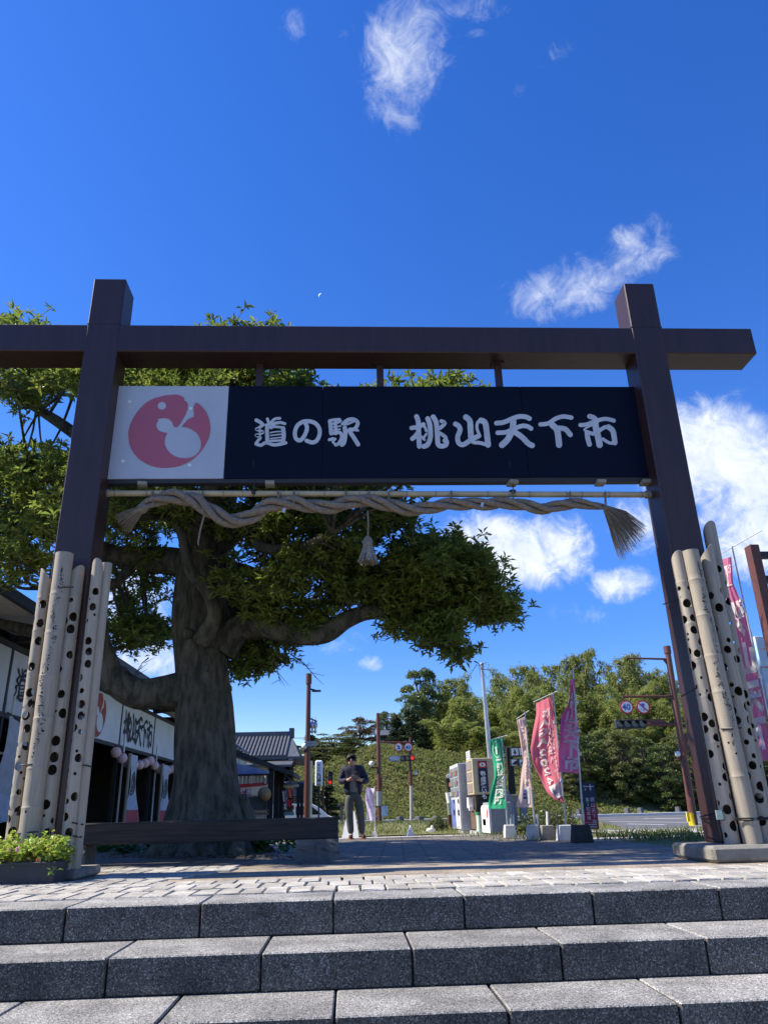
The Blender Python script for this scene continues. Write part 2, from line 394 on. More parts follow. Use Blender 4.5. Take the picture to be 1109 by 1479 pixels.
def meshobj(name, me, parent=None, loc=None, **k):
    o = bpy.data.objects.new(name, me); COL.objects.link(o)
    if parent is not None: o.parent = parent
    if loc is not None: o.location = loc
    return tag(o, **k)

# ------------------------------------------------------------------ lettering
_tc = {}
def text_flat(s, bold=0.02):
    """2-D outline mesh of a string: unit-high type, centred on x"""
    if (s, bold) in _tc: return _tc[(s, bold)]
    c = bpy.data.curves.new('lettering', 'FONT'); c.body = s; c.size = 1; c.offset = bold; c.resolution_u = 2; c.align_x = 'CENTER'
    o = bpy.data.objects.new('lettering', c); COL.objects.link(o); bpy.context.view_layer.update()
    dg = bpy.context.evaluated_depsgraph_get(); me = bpy.data.meshes.new_from_object(o.evaluated_get(dg), depsgraph=dg)
    v = np.array([p.co[:] for p in me.vertices]) if len(me.vertices) else np.zeros((0, 3)); f = [list(p.vertices) for p in me.polygons]
    bpy.data.objects.remove(o); bpy.data.curves.remove(c); bpy.data.meshes.remove(me)
    _tc[(s, bold)] = (v, f); return v, f
def text_on(mb, s, fn, bold=.02, mi=0, mirror=False):
    """lay a string on a surface: fn(x, y) -> point, x centred, y 0..1 line height"""
    v, f = text_flat(s, bold); sg = -1 if mirror else 1
    mb.add([fn(sg * p[0], p[1]) for p in v], [q[::-1] for q in f] if mirror else f, mi); return mb
def column_on(mb, s, fn, pitch=1.05, bold=.02, mirror=False, mi=0):
    """stacked characters; fn(x, y) with y going down from 0, one unit per character"""
    for i, ch in enumerate(s):
        text_on(mb, ch, lambda x, y, i=i: fn(x, -(i * pitch) - 1 + y), bold, mi, mirror)
    return mb
def plane_fn(o, ux, uy, size):
    o, ux, uy = Vector(o), Vector(ux), Vector(uy)
    return lambda x, y: o + ux * (x * size) + uy * (y * size)
def stroke(mb, pts, w, fn, z):
    """one round-ended brush stroke on a plane; pts in sheet units, fn(x, y, z) -> point"""
    ps = []
    for i in range(len(pts) - 1):                       # Catmull-Rom through the points
        p0 = Vector(pts[max(i - 1, 0)]); p1 = Vector(pts[i]); p2 = Vector(pts[i + 1]); p3 = Vector(pts[min(i + 2, len(pts) - 1)])
        for k in range(5):
            t = k / 5
            ps.append(.5 * ((2 * p1) + (p2 - p0) * t + (2 * p0 - 5 * p1 + 4 * p2 - p3) * t * t + (3 * p1 - p0 - 3 * p2 + p3) * t ** 3))
    ps.append(Vector(pts[-1])); n = len(ps); r = w / 2
    lft, rgt = [], []
    for i in range(n):
        t = (ps[min(i + 1, n - 1)] - ps[max(i - 1, 0)]); t = t.normalized() if t.length > 1e-6 else Vector((1, 0))
        q = Vector((-t.y, t.x)); lft.append(ps[i] + q * r); rgt.append(ps[i] - q * r)
    vs = [fn(*p, z) for p in lft] + [fn(*p, z) for p in rgt]
    fs = [[i, i + 1, n + i + 1, n + i] for i in range(n - 1)]
    mb.add(vs, fs)
    for c, zz in ((ps[0], z + .35), (ps[-1], z + .7)):
        mb.add([fn(c.x + r * math.cos(a * math.pi / 8), c.y + r * math.sin(a * math.pi / 8), zz) for a in range(16)], [list(range(16))])
# ------------------------------------------------------------------ the ground
mb = MB()
xs = [-400, -120, -60, -30, -15, -9, 9, 15, 30, 60, 120, 400]
ys = [6.26, 9.2, 12, 15, 17.5, 20, 23, 26, 30, 34, 45, 66, 120, 250, 500]
mb.grid(lambda u, v: Vector((xs[round(u * 11)], ys[round(v * 14)], ground_z(ys[round(v * 14)]) - .03)), 11, 14)
M['dirt'] = mat('dry_earth', (.2, .17, .12), .95, (.13, .125, .07), .8, bump=.4)
obj('ground', mb, M['dirt'], kind='structure')
Z_LOW = -1.03
mb = MB(); mb.grid(lambda u, v: Vector((-40 + 80 * u, -60 + 63.3 * v, Z_LOW - .004)), 4, 4)
obj('lower_pavement', mb, M['asphalt'], kind='structure')
mb = MB()
for sx in (-1, 1): mb.span((sx * 9.0, 3.3, Z_LOW - .2), (sx * 60, 6.26, -.034))
obj('bank_beside_steps', mb, M['dirt'], kind='structure')

# steps: rows of granite blocks, each block a piece
stairs = bpy.data.objects.new('stone_steps', None); COL.objects.link(stairs); stairs.location = (0, 5.76, 0); tag(stairs, kind='structure')
rows = [(5.758, 0.0, .211, 6.252, -1.9155), (5.127, -.211, .204, 5.80, -1.4298), (4.527, -.415, .205, 5.17, -.0837), (3.92, -.62, .205, 4.57, -.5), (3.32, -.825, .205, 3.96, -.2)]
blk = {}
for k, (yf, zt, rise, yb, xo) in enumerate(rows):
    if k not in blk:
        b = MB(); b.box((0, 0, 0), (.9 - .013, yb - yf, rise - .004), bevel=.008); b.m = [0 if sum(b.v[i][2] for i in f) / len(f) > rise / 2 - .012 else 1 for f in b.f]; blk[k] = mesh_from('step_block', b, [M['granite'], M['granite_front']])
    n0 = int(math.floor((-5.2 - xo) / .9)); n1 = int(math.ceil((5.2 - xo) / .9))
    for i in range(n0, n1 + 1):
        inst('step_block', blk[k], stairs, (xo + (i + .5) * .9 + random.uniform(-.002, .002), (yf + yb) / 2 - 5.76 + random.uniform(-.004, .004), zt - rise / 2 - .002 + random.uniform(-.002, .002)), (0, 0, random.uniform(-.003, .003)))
    for sx in (-1, 1):                                  # outside the frame the row simply goes on
        b = MB(); x0 = xo + (n0 * .9 if sx < 0 else (n1 + 1) * .9); b.span((x0, yf, zt - rise), (sx * 9.0, yb, zt)); obj('step_block', b, M['granite'], stairs)
b = MB()
for (yf, zt, rise, yb, xo) in rows: b.span((-8.98, yf + .045, zt - rise - .2), (8.98, yb + (.3 if zt < 0 else 0), zt - .05))
obj('bedding_mortar', b, M['mortar'], stairs)

# plaza: aggregate sheet, setts laid along the steps, setts on the left, slab paving in the tree's shade
PLX0, PLX1 = -5.9, 4.35
plaza = bpy.data.objects.new('plaza', None); COL.objects.link(plaza); plaza.location = (0, 9, 0); tag(plaza, kind='structure')
b = MB(); b.grid(lambda u, v: Vector((-12 + 17.2 * u, 7.54 + 1.922 * v, -.006)), 8, 4); obj('aggregate_surface', b, M['aggregate'], plaza)
b = MB(); b.grid(lambda u, v: Vector((-12 + 17.2 * u, 6.253 + 1.285 * v, -.022)), 8, 4); obj('joint_bed', b, mat('sandy_joint', (.12, .10, .075), .95, (.07, .06, .05), 7, bump=.4), plaza)
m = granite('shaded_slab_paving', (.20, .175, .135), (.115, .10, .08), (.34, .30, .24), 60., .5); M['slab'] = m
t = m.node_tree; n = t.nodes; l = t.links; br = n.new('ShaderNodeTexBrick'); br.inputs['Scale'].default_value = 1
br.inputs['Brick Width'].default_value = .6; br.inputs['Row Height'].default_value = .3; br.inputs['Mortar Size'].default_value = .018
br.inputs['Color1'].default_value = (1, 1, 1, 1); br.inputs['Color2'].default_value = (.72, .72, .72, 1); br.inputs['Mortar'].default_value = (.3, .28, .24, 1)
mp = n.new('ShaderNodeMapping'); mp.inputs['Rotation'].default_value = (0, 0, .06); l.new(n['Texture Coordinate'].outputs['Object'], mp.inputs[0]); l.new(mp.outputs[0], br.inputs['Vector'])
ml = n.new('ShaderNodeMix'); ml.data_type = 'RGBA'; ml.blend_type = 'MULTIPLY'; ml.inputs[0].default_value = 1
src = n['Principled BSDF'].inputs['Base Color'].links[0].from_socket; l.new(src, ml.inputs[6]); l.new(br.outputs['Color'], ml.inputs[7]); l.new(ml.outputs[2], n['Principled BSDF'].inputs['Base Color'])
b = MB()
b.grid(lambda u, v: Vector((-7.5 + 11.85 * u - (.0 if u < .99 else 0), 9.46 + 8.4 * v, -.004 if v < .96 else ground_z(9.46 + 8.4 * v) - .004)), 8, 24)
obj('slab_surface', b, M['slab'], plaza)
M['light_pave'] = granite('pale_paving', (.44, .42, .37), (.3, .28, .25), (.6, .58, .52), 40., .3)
b = MB(); b.grid(lambda u, v: Vector((-7.5 + 11.2 * u, 17.86 + 2.6 * v, ground_z(17.86 + 2.6 * v) - .004)), 4, 6); obj('pale_paving', b, M['light_pave'], plaza)
settm = []
for q in range(4):
    b = MB(); w, d = (.168, .40); r = random.Random(q)
    b.box((0, 0, 0), (w, d, .08), bevel=.007)
    b.v = [(x + r.uniform(-.004, .004), y + r.uniform(-.006, .006), z + (r.uniform(-.002, .002) if z > 0 else 0)) for x, y, z in b.v]
    settm.append(mesh_from('sett', b, M['sett']))
cnt = 0
for row in range(3):
    y = 6.265 + .205 + row * .425; x = -4.1 + row * .07
    while x < 4.05:
        w = random.uniform(.94, 1.06); ln = random.uniform(.97, 1.03)
        if not (row == 2 and random.random() < .0):
            inst('sett', random.choice(settm), plaza, (x + .09 * w, y - 9 + random.uniform(-.004, .004), -.037 + random.uniform(-.003, .003)), (0, 0, random.uniform(-.012, .012)), (w, ln, 1)); cnt += 1
        x += .184 * w
for row in range(5):                                    # the left strip by the planter, in to the bench
    y = 7.62 + row * .42 if row < 3 else 7.62 + row * .42
    for c in range(14):
        x = -4.2 + .185 * c + row * .16
        if x > -1.25 or (-5 < x < -2.45 and 7.75 < y < 9.0) or cnt > 292: continue
        inst('sett', random.choice(settm), plaza, (x, y - 9, -.030 + random.uniform(-.003, .003)), (0, 0, random.uniform(-.03, .03) - .1), (1, 1, 1)); cnt += 1

# right-hand verge of grass, road, kerbs, island, far kerb
M['grass_ground'] = mat('mown_grass', (.13, .15, .045), .95, (.19, .18, .07), 2.5, bump=.8, bscale=90)
b = MB(); b.grid(lambda u, v: Vector((4.35 + 7.6 * u, 9.5 + 6.6 * v, -.006 + .03 * math.sin(3 * u) * math.sin(3 * v))), 8, 8); obj('grass_verge', b, M['grass_ground'], kind='structure')
b = MB()
b.grid(lambda u, v: Vector((5.2 + 60 * u, 16.1 + 6.0 * v, ground_z(16.1 + 6 * v) + .004)), 4, 8)
obj('pavement', b, M['light_pave'], kind='structure')
road = MB(); yr = [19.6, 22, 25, 30, 34, 45, 61.5]
road.grid(lambda u, v: Vector((7.4 + 150 * u, yr[round(v * 6)] + (0), ground_z(yr[round(v * 6)]) + .010)), 6, 6)
road.grid(lambda u, v: Vector((7.4 - 150 * u, 41 + 20.5 * v, ground_z(50) + .010)), 6, 4)
obj('road', road, M['asphalt'], kind='structure')
mk = MB()
def stripe(x0, y0, x1, y1, w):
    d = Vector((x1 - x0, y1 - y0, 0)); q = Vector((-d.y, d.x, 0)).normalized() * w / 2; n = 6; vs = []
    for i in range(n + 1):
        p = Vector((x0, y0, 0)) + d * (i / n); p.z = ground_z(p.y) + .016
        vs += [p + q, p - q]
    mk.add(vs, [[2 * i, 2 * i + 1, 2 * i + 3, 2 * i + 2] for i in range(n)])
for (a, c, w) in (((880, 1196.5), (1006, 1203), .18), ((905, 1190.5), (960, 1191.5), .3), ((880, 1187), (1010, 1188.5), .25), ((930, 1182.5), (985, 1183), .4), ((862, 1199), (890, 1201), .25), ((1000, 1193), (1060, 1196), .2)):
    p, q = G(*a), G(*c); stripe(p.x, p.y, q.x, q.y, w)
stripe(-60, 51, 60, 51, .2); stripe(-60, 59.5, 60, 59.5, .2); stripe(-60, 43, 5, 43, .2)
for i in range(5):
    p = G(880 + 26 * i, 1204 - .5 * i); stripe(p.x, p.y - .9, p.x + .4, p.y + .9, .5)
obj('road_markings', mk, M['road_paint'], kind='structure')
kb = thing('kerb', (0, 41, ground_z(41)), 'pale concrete kerb edging the grass island behind the man', 'kerb')
b0 = MB(); b0.box((0, 0, 0), (1.19, .2, .22), bevel=.02); km = mesh_from('kerb_stone', b0, M['white_conc'])
for i in range(14): inst('kerb_stone', km, kb, (-6.2 + i * 1.2, 0, .05))
kb = thing('kerb', (20, 62, ground_z(62)), 'pale concrete kerb along the far side of the road under the hill', 'kerb')
for i in range(46): inst('kerb_stone', km, kb, (-34 + i * 1.2, 0, .08), (0, 0, 0), (1, 1, 1.3))
kb = thing('kerb', (5, 15.9, 0), 'low broken kerb edging beside the weedy verge', 'kerb')
for i in range(4): inst('kerb_stone', km, kb, (-.55 + i * 1.2, -2.6 + .1 * i, -.04), (0, 0, .05), (1, 1, .7))
def island_z(x, y):
    u = min(max((y - 20.4) / 20.5, 0), 1); return ground_z(y) + .34 * math.sin(math.pi * min(1, u * 1.6)) ** 1.0 * (u < .63) + .02
b = MB(); b.grid(lambda u, v: Vector((-6.5 + 13.6 * u, 20.45 + 20.5 * v, island_z(0, 20.45 + 20.5 * v))), 6, 30); obj('grass_island', b, M['grass_ground'], kind='structure')

# hillside
def sstep(a, b, x):
    t = min(max((x - a) / (b - a), 0), 1); return t * t * (3 - 2 * t)
def hill_z(x, y):
    hump = 5.6 + 1.0 * math.exp(-((x - 3.2) / 5.0) ** 2) - 1.6 * sstep(-2, -22, x) + .6 * sstep(8, 30, x)
    if x > 18: foot = 66 + 3 * sstep(18, 30, x)
    else: foot = 64
    return -.42 + hump * sstep(foot - 1, foot + 15, y) + 2.0 * sstep(84, 170, y)
M['hill'] = mat('hill_cover', (.11, .115, .035), 1.0, (.165, .15, .055), .9, bump=1.0, bscale=6)
b = MB(); b.grid(lambda u, v: Vector((-170 + 340 * u, 62.6 + 190 * v * v, hill_z(-170 + 340 * u, 62.6 + 190 * v * v))), 110, 60); obj('hill', b, M['hill'], kind='structure')
# ------------------------------------------------------------------ the gate
D = 8.28; PW = .42; PD = .40; XL = -3.366; XR = 3.834; HT = 7.256; PLZ = .15
BZ0, BZ1 = 6.118, 6.524
gate = thing('gate', (.44, D + .2, 0), 'tall dark brown two-post gate with a long crossbeam over the steps', 'gate')
for x in (XL, XR):
    b = MB(); b.span((x, D, PLZ if x > 0 else .09), (x + PW, D + PD, HT), bevel=.012); o = obj('post', b, M['brown_paint'], gate)
    b = MB(); b.span((x - .004, D - .003, HT - .73), (x + PW + .004, D + PD + .003, HT - .722)); obj('weld_seam', b, M['brown_paint'], o)
b = MB(); b.span((-4.62, D + .008, BZ0), (5.495, D + .425, BZ1), bevel=.012); obj('beam', b, M['brown_paint'], gate)
for px in (375, 549, 720):
    p = P(px, 545, 8.57); b = MB(); b.span((p.x - .045, 8.55, 5.70), (p.x + .045, 8.61, BZ0 + .005)); b.span((p.x - .08, 8.50, BZ0 - .02), (p.x + .08, 8.66, BZ0 - .004)); obj('hanger', b, M['brown_paint'], gate)
# plinths
M_pl = M['concrete']
b = MB(); b.box((-3.25, 8.46, .045), (1.25, .80, .09), bevel=.02); obj('plinth', b, M_pl, base=(-3.25, 8.46, 0), label='low concrete plinth under the left gate post behind the flower box', cat='plinth')
b = MB(); b.box((4.36, 8.30, .075), (1.70, 1.0, .15), bevel=.03); obj('plinth', b, M_pl, base=(4.36, 8.3, 0), label='broad concrete plinth under the right gate post', cat='plinth')

# ------------------------------------------------------------------ signboard hung in the gate
SY = 8.52; SZ0, SZ1 = 4.42, 5.742; SX0, SX1 = -2.952, 3.842
SB = thing('signboard', ((SX0 + SX1) / 2, SY + .06, SZ0), 'wide navy signboard with white brush lettering and a red emblem, hung in the gate', 'sign')
xw = P(326.5, 630, SY).x
b = MB(); b.span((SX0, SY, SZ0), (xw, SY + .1, SZ1), bevel=.004); wp = obj('white_panel', b, M['sign_white'], SB)
seams = [xw + .004, P(466, 620, SY).x, P(757, 620, SY).x, SX1]
for a, c in zip(seams[:-1], seams[1:]):
    b = MB(); b.span((a + .002, SY - .003, SZ0), (c - .002, SY + .1, SZ1), bevel=.004); obj('navy_panel', b, M['navy'], SB)
b = MB(); b.span((SX0 - .01, SY + .012, SZ0 - .055), (SX1 + .01, SY + .12, SZ0 - .002)); b.span((SX0 - .045, SY + .02, SZ0), (SX0 - .004, SY + .12, SZ1 - .02)); obj('frame', b, M['charcoal'], SB)
for px in (206, 390, 740, 867, 932):
    p = P(px, 695, SY); b = MB(); b.box((p.x, SY + .02, SZ0 - .075), (.11, .14, .045), rot=random.uniform(-.2, .2)); obj('bracket', b, M['tan_bracket'], SB)
def sheet(ox, oy, s):          # tracing sheet -> sign plane; z in layers of 0.4 mm
    def fn(x, y, z):
        p = P(ox + x / s, oy + y / s, SY); return Vector((p.x, SY - .006 - z * .0004, p.z))
    return fn
# red emblem (a curled fish round a pale bird shape)
E1 = [(705,165),(670,148),(640,145),(580,150),(500,170),(455,193),(420,220),(380,265),(350,310),(330,355),(318,400),(318,445),(325,490),(340,528),(360,560),(392,595),(430,620),(468,638),(510,650),(550,655),(590,655),(638,650),(680,640),(722,622),(760,600),(798,567),(830,530),(856,490),(875,450),(885,415),(888,380),(885,340),(875,300),(860,268),(840,240),(818,218),(795,202),(784,204),(778,215),(771,232),(770,250),(773,275),(773,300),(750,308),(730,320),(708,343),(690,370),
      (725,373),(760,388),(790,410),(812,440),(823,480),(822,515),(808,545),(785,568),(755,583),(715,589),(675,586),(640,574),(612,556),(588,530),(573,500),(569,470),(574,440),(588,412),(560,408),(535,400),(518,382),(511,362),(515,342),(526,325),(517,318),(526,313),(545,310),(562,308),(585,310),(603,317),(617,330),(627,348),(633,368),(655,372),(680,345),(700,310),(718,278),(728,245),(732,215),(724,196),(706,186)]
fn = sheet(120, 540, 4.822)
b = MB(); b.prism([fn(x, y, 0) for x, y in E1], (0, .0045, 0)); em = obj('emblem', b, M['emblem'], SB)
b = MB(); b.add([fn(551 + 29 * math.cos(a * math.pi / 10), 224 + 26 * math.sin(a * math.pi / 10), 2) for a in range(20)], [list(range(20))]); obj('eye', b, M['sign_white'], em)
for (x, y, r) in ((327, 195, .2), (753, 243, .05), (280, 610, .75), (743, 637, .1)):
    p = fn(x, y, 3); b = MB(); b.box(p, (.045, .003, .04), rot=Matrix.Rotation(r, 3, 'Y')); obj('sticker', b, M['white_paint'], SB)
CH = {
'michi': [([(68,112),(105,132),(130,155)],34),([(130,160),(85,188),(68,198),(112,215),(130,228),(80,250),(66,255),(106,274),(88,300),(66,330)],27),([(66,336),(110,348),(160,325),(240,345),(345,326)],31),
  ([(172,100),(186,138)],27),([(290,95),(240,102),(205,138)],26),([(160,160),(220,147),(290,135),(336,146)],28),([(245,140),(210,188)],24),([(168,188),(172,320)],36),([(175,186),(240,175),(312,182)],24),([(320,190),(326,250),(320,312)],40),([(200,232),(250,222),(300,220)],13),([(200,258),(300,246)],13),([(200,287),(300,276)],13),([(172,312),(240,307),(322,304)],22)],
'no': [([(530,140),(545,185),(525,250),(485,300),(447,292),(430,240),(450,170),(500,130),(560,122),(620,140),(660,190),(662,250),(635,305),(592,322),(540,305)],38)],
'eki': [([(755,118),(800,108),(852,105)],26),([(752,132),(800,146),(862,122)],22),([(765,150),(770,228)],38),([(812,118),(816,240)],30),([(770,180),(862,168)],14),([(770,208),(856,198)],14),([(770,240),(850,228),(872,270),(845,330),(815,345)],32),([(755,297),(792,287)],28),([(788,312),(812,290)],22),([(815,342),(788,322)],20),
  ([(890,142),(930,112),(980,105),(1020,132),(1012,172),(985,200),(948,202)],36),([(872,150),(920,152),(985,125)],20),([(900,185),(905,250),(892,325),(872,345)],40),([(940,212),(980,270),(1025,342)],40),([(1000,207),(1024,211)],23)],
'momo': [([(140,78),(156,130),(160,250),(166,358)],46),([(92,186),(150,175),(205,152)],40),([(100,288),(130,260),(152,230)],42),([(190,150),(218,180),(232,215)],26),([(245,98),(265,160),(270,270),(245,340),(208,360)],46),([(232,242),(200,288)],22),([(188,268),(215,298)],22),([(296,82),(325,140),(335,260),(342,338),(372,358),(415,345),(420,312)],46),([(372,122),(405,142),(362,188)],36),([(350,232),(390,256),(415,282),(400,308)],34)],
'yama': [([(505,148),(540,172),(548,210),(526,270),(536,325),(580,342),(660,292),(722,262)],46),([(604,84),(640,120),(647,200),(652,288)],54),([(735,262),(708,190),(715,132),(748,114)],28),([(745,115),(785,140),(802,250),(812,345)],54),([(815,350),(740,327),(680,322),(642,302)],34)],
'ten': [([(-88,140),(-19,132),(71,94),(131,77),(190,82),(222,97)],44),([(-76,231),(0,226),(60,200),(150,167),(205,172),(238,191)],42),([(70,120),(62,200),(20,290),(-36,346)],58),([(80,222),(150,270),(210,330),(248,350)],52)],
'shita': [([(326,152),(400,142),(470,98),(540,78),(617,88)],40),([(440,160),(480,200),(495,280),(501,345)],58),([(500,187),(560,197),(606,248)],48)],
'ichi': [([(788,76),(830,90),(855,122)],46),([(702,158),(760,152),(850,118),(940,100),(1016,117)],38),([(748,212),(738,200),(775,176),(820,160)],17),([(765,232),(770,280),(787,340)],46),([(840,130),(850,200),(870,280),(882,345)],60),([(760,222),(830,240),(900,198),(940,177),(985,192)],36),([(965,177),(1005,212),(1020,280),(1025,325)],50),([(1027,330),(970,325),(912,290)],30)],
}
SHEETS = {'michi': (360, 590), 'no': (360, 590), 'eki': (360, 590), 'momo': (580, 590), 'yama': (580, 590), 'ten': (730, 590), 'shita': (730, 590), 'ichi': (730, 590)}
for k, st in CH.items():
    fn = sheet(*SHEETS[k], 6.524); b = MB()
    for i, (pts, w) in enumerate(st): stroke(b, pts, w, fn, i * 1.0)
    obj('letter', b, M['char_white'], SB)
def brush(mb, key, fn, size):                      # the same brush letters elsewhere; fn(x, y, z), height = size, centred
    xs = [p[0] for st in CH[key] for p in st[0]]; ys = [p[1] for st in CH[key] for p in st[0]]
    cx, cy = (min(xs) + max(xs)) / 2, (min(ys) + max(ys)) / 2; s = size / 290.
    for i, (pts, w) in enumerate(CH[key]): stroke(mb, [((p[0] - cx) * s, (p[1] - cy) * s) for p in pts], w * s * 1.0, fn, i)

# ------------------------------------------------------------------ bamboo rail, straw rope, tassel
RY = 8.57
pa, pb = P(152, 712.5, RY), P(939, 714.5, RY)
rail = thing('bamboo_rail', (pa + pb) / 2, 'slim tan bamboo pole tied across the gate below the signboard', 'bamboo pole')
b = MB(); b.cyl(pa, pb, .038, 14); o = obj('pole', b, M['bamboo_pole'], rail)
for q0, d0 in ((pb, -.07), (pa, .05)):
    b = MB(); b.cyl(q0 - Vector((d0 * .15, 0, 0)), q0 + Vector((d0, 0, 0)), .05, 12); obj('end_fitting', b, M['tan_bracket'], rail)
for i in range(21):
    p = pa.lerp(pb, (i + .4 + .25 * math.sin(i * 2.3)) / 21); b = MB(); b.lathe((0, 0, 0), [(.039, -.008), (.043, -.003), (.043, .003), (.039, .008)], 12); b.moved(Matrix.Translation(p) @ Matrix.Rotation(math.pi / 2, 4, 'Y')); obj('node', b, M['tan_bracket'], rail)
for px in (367, 740):
    p = P(px, 712, RY); b = MB(); b.tube([p + Vector((.0, -.03, -.06)), p + Vector((0, -.05, .06)), p + Vector((.01, -.03, .2)), p + Vector((-.02, -.06, .42))], .006, 5); b.lathe(p - Vector((0, 0, 0)), [(.046, -.03), (.046, .03)], 10); obj('wire_tie', b, M['wire'], rail)
RPX = [(202,737),(215,727),(228,722),(255,717),(283,724),(303,737),(323,748),(344,752),(364,745),(380,735),(396,728),(428,727),(456,732),(485,731),(515,723),(535,724),(556,728),(580,734),(602,736),(626,732),(651,728),(676,728),(701,728),(726,727),(745,728),(762,731),(787,735),(800,732),(812,729),(842,728),(873,733)]
rc = [P(x, y, RY - .02) for x, y in RPX]
def polyline_at(ps, n):
    L = [0]
    for i in range(len(ps) - 1): L.append(L[-1] + (ps[i + 1] - ps[i]).length)
    out = []
    for k in range(n + 1):
        s = L[-1] * k / n; i = max(j for j in range(len(L)) if L[j] <= s + 1e-9); i = min(i, len(ps) - 2)
        p0, p1, p2, p3 = ps[max(i - 1, 0)], ps[i], ps[i + 1], ps[min(i + 2, len(ps) - 1)]; t = (s - L[i]) / (L[i + 1] - L[i])
        out.append(.5 * ((2 * p1) + (p2 - p0) * t + (2 * p0 - 5 * p1 + 4 * p2 - p3) * t * t + (3 * p1 - p0 - 3 * p2 + p3) * t ** 3))
    return out, L[-1]
ctr, RL = polyline_at(rc, 260)
rope = thing('straw_rope', ctr[130], 'thick twisted grey straw rope with frayed ends hanging under the bamboo rail', 'rope')
for s3 in range(3):
    path, rad = [], []
    for i, p in enumerate(ctr):
        u = i / 260; t = (ctr[min(i + 1, 260)] - ctr[max(i - 1, 0)]).normalized(); q = t.cross(Vector((0, 1, 0))).normalized()
        k = .063 - .017 * u; k *= min(1, .55 + 6 * u) * min(1, .5 + 9 * (1 - u))
        a = -2 * math.pi * (u * RL / .98) + s3 * 2 * math.pi / 3
        path.append(p + (q * math.cos(a) + Vector((0, 1, 0)) * math.sin(a)) * k * .92); rad.append(k * .74 * (1 + .03 * math.sin(i * 1.7 + s3)))
    b = MB(); b.tube(path, rad, 9); obj('strand', b, M['straw'], rope)
def fringe(parent, root, axis, spread, L, n, r=.004, droop=.3, hollow=0.0):
    b = MB(); axis = Vector(axis).normalized(); e1 = axis.orthogonal().normalized(); e2 = axis.cross(e1)
    for i in range(n):
        a = random.uniform(0, 2 * math.pi); k = spread * math.sqrt(random.uniform(hollow, 1)); d = (axis + (e1 * math.cos(a) + e2 * math.sin(a)) * k).normalized(); ln = L * random.uniform(.75, 1.05)
        s0 = root + (e1 * math.cos(a) + e2 * math.sin(a)) * .035 * k / spread
        b.tube([s0, s0 + d * ln * .5 + Vector((0, 0, -droop * .12 * ln)), s0 + d * ln + Vector((0, 0, -droop * ln * .5))], [r, r * .9, r * .5], 4, caps=False)
    return obj('fringe', b, M['straw_end'], parent, kind='stuff')
p = rc[0]; fringe(rope, p + Vector((.03, 0, .02)), (-.75, -.05, -.6), .40, .30, 240, .0035, .3)
b = MB(); b.lathe((0, 0, 0), [(.045, -.06), (.062, -.02), (.062, .02), (.05, .06)], 12); b.moved(Matrix.Translation(p + Vector((.03, 0, .02))) @ Matrix.Rotation(.9, 4, 'Y')); obj('binding', b, M['straw'], rope)
p = rc[-1]; fringe(rope, p, (.60, -.05, -.55), .66, .44, 480, .0022, 1.1)
for px, y0, y1 in ((220, 712, 730), (292, 713, 742), (401, 712, 727), (424, 712, 726), (499, 712, 722), (532, 712, 722), (561, 712, 727), (651, 712, 727), (740, 712, 727), (822, 713, 728), (873, 713, 731)):
    a, c = P(px, y0 - 2, RY - .045), P(px + random.uniform(-1, 1), y1, RY - .09); b = MB(); b.tube([a, (a + c) / 2, c], .008, 6); b.tube([a + Vector((.012, .0, .02)), c + Vector((.015, 0, 0))], .006, 5); obj('suspension_cord', b, M['straw'], rope)
a = P(295, 745, RY - .07); b = MB(); b.tube([a, a + Vector((-.03, 0, -.16)), a + Vector((-.05, 0, -.34)), a + Vector((-.04, 0, -.38))], [.012, .011, .010, .006], 6); obj('loose_end', b, M['straw'], rope)
for px, py in ((696, 729), (410, 737)):
    p = P(px, py, RY - .1); b = MB(); b.box(p, (.035, .006, .06), rot=Matrix.Rotation(.3, 3, 'Y')); obj('paper_tag', b, M['sign_white'], rope)
tp = P(531, 738, RY - .03); th = P(531, 777, RY - .03)
tas = thing('straw_tassel', th, 'small straw tassel hanging on a cord from the middle of the rope', 'tassel')
b = MB(); b.tube([tp, (tp + th) / 2 + Vector((.008, 0, 0)), th], .011, 6); obj('cord', b, M['straw'], tas)
b = MB(); b.lathe(th, [(.012, .03), (.045, .0), (.062, -.05), (.058, -.085), (.064, -.10), (.06, -.11)][::-1], 14); obj('head', b, M['straw'], tas)
b = MB()
for i in range(230):
    a = random.uniform(0, 2 * math.pi); k = math.sqrt(random.uniform(.25, 1)); c = Vector((math.cos(a), math.sin(a), 0))
    b.tube([th + c * .05 * k + Vector((0, 0, -.10)), th + c * .085 * k + Vector((0, 0, -.2)), th + c * .125 * k + Vector((0, 0, -.31 + random.uniform(-.015, .015)))], [.007, .0065, .004], 4, caps=False)
obj('skirt', b, mat('pale_straw', (.34, .30, .25), .95, (.2, .17, .13), 30, island=.25), tas, kind='stuff')

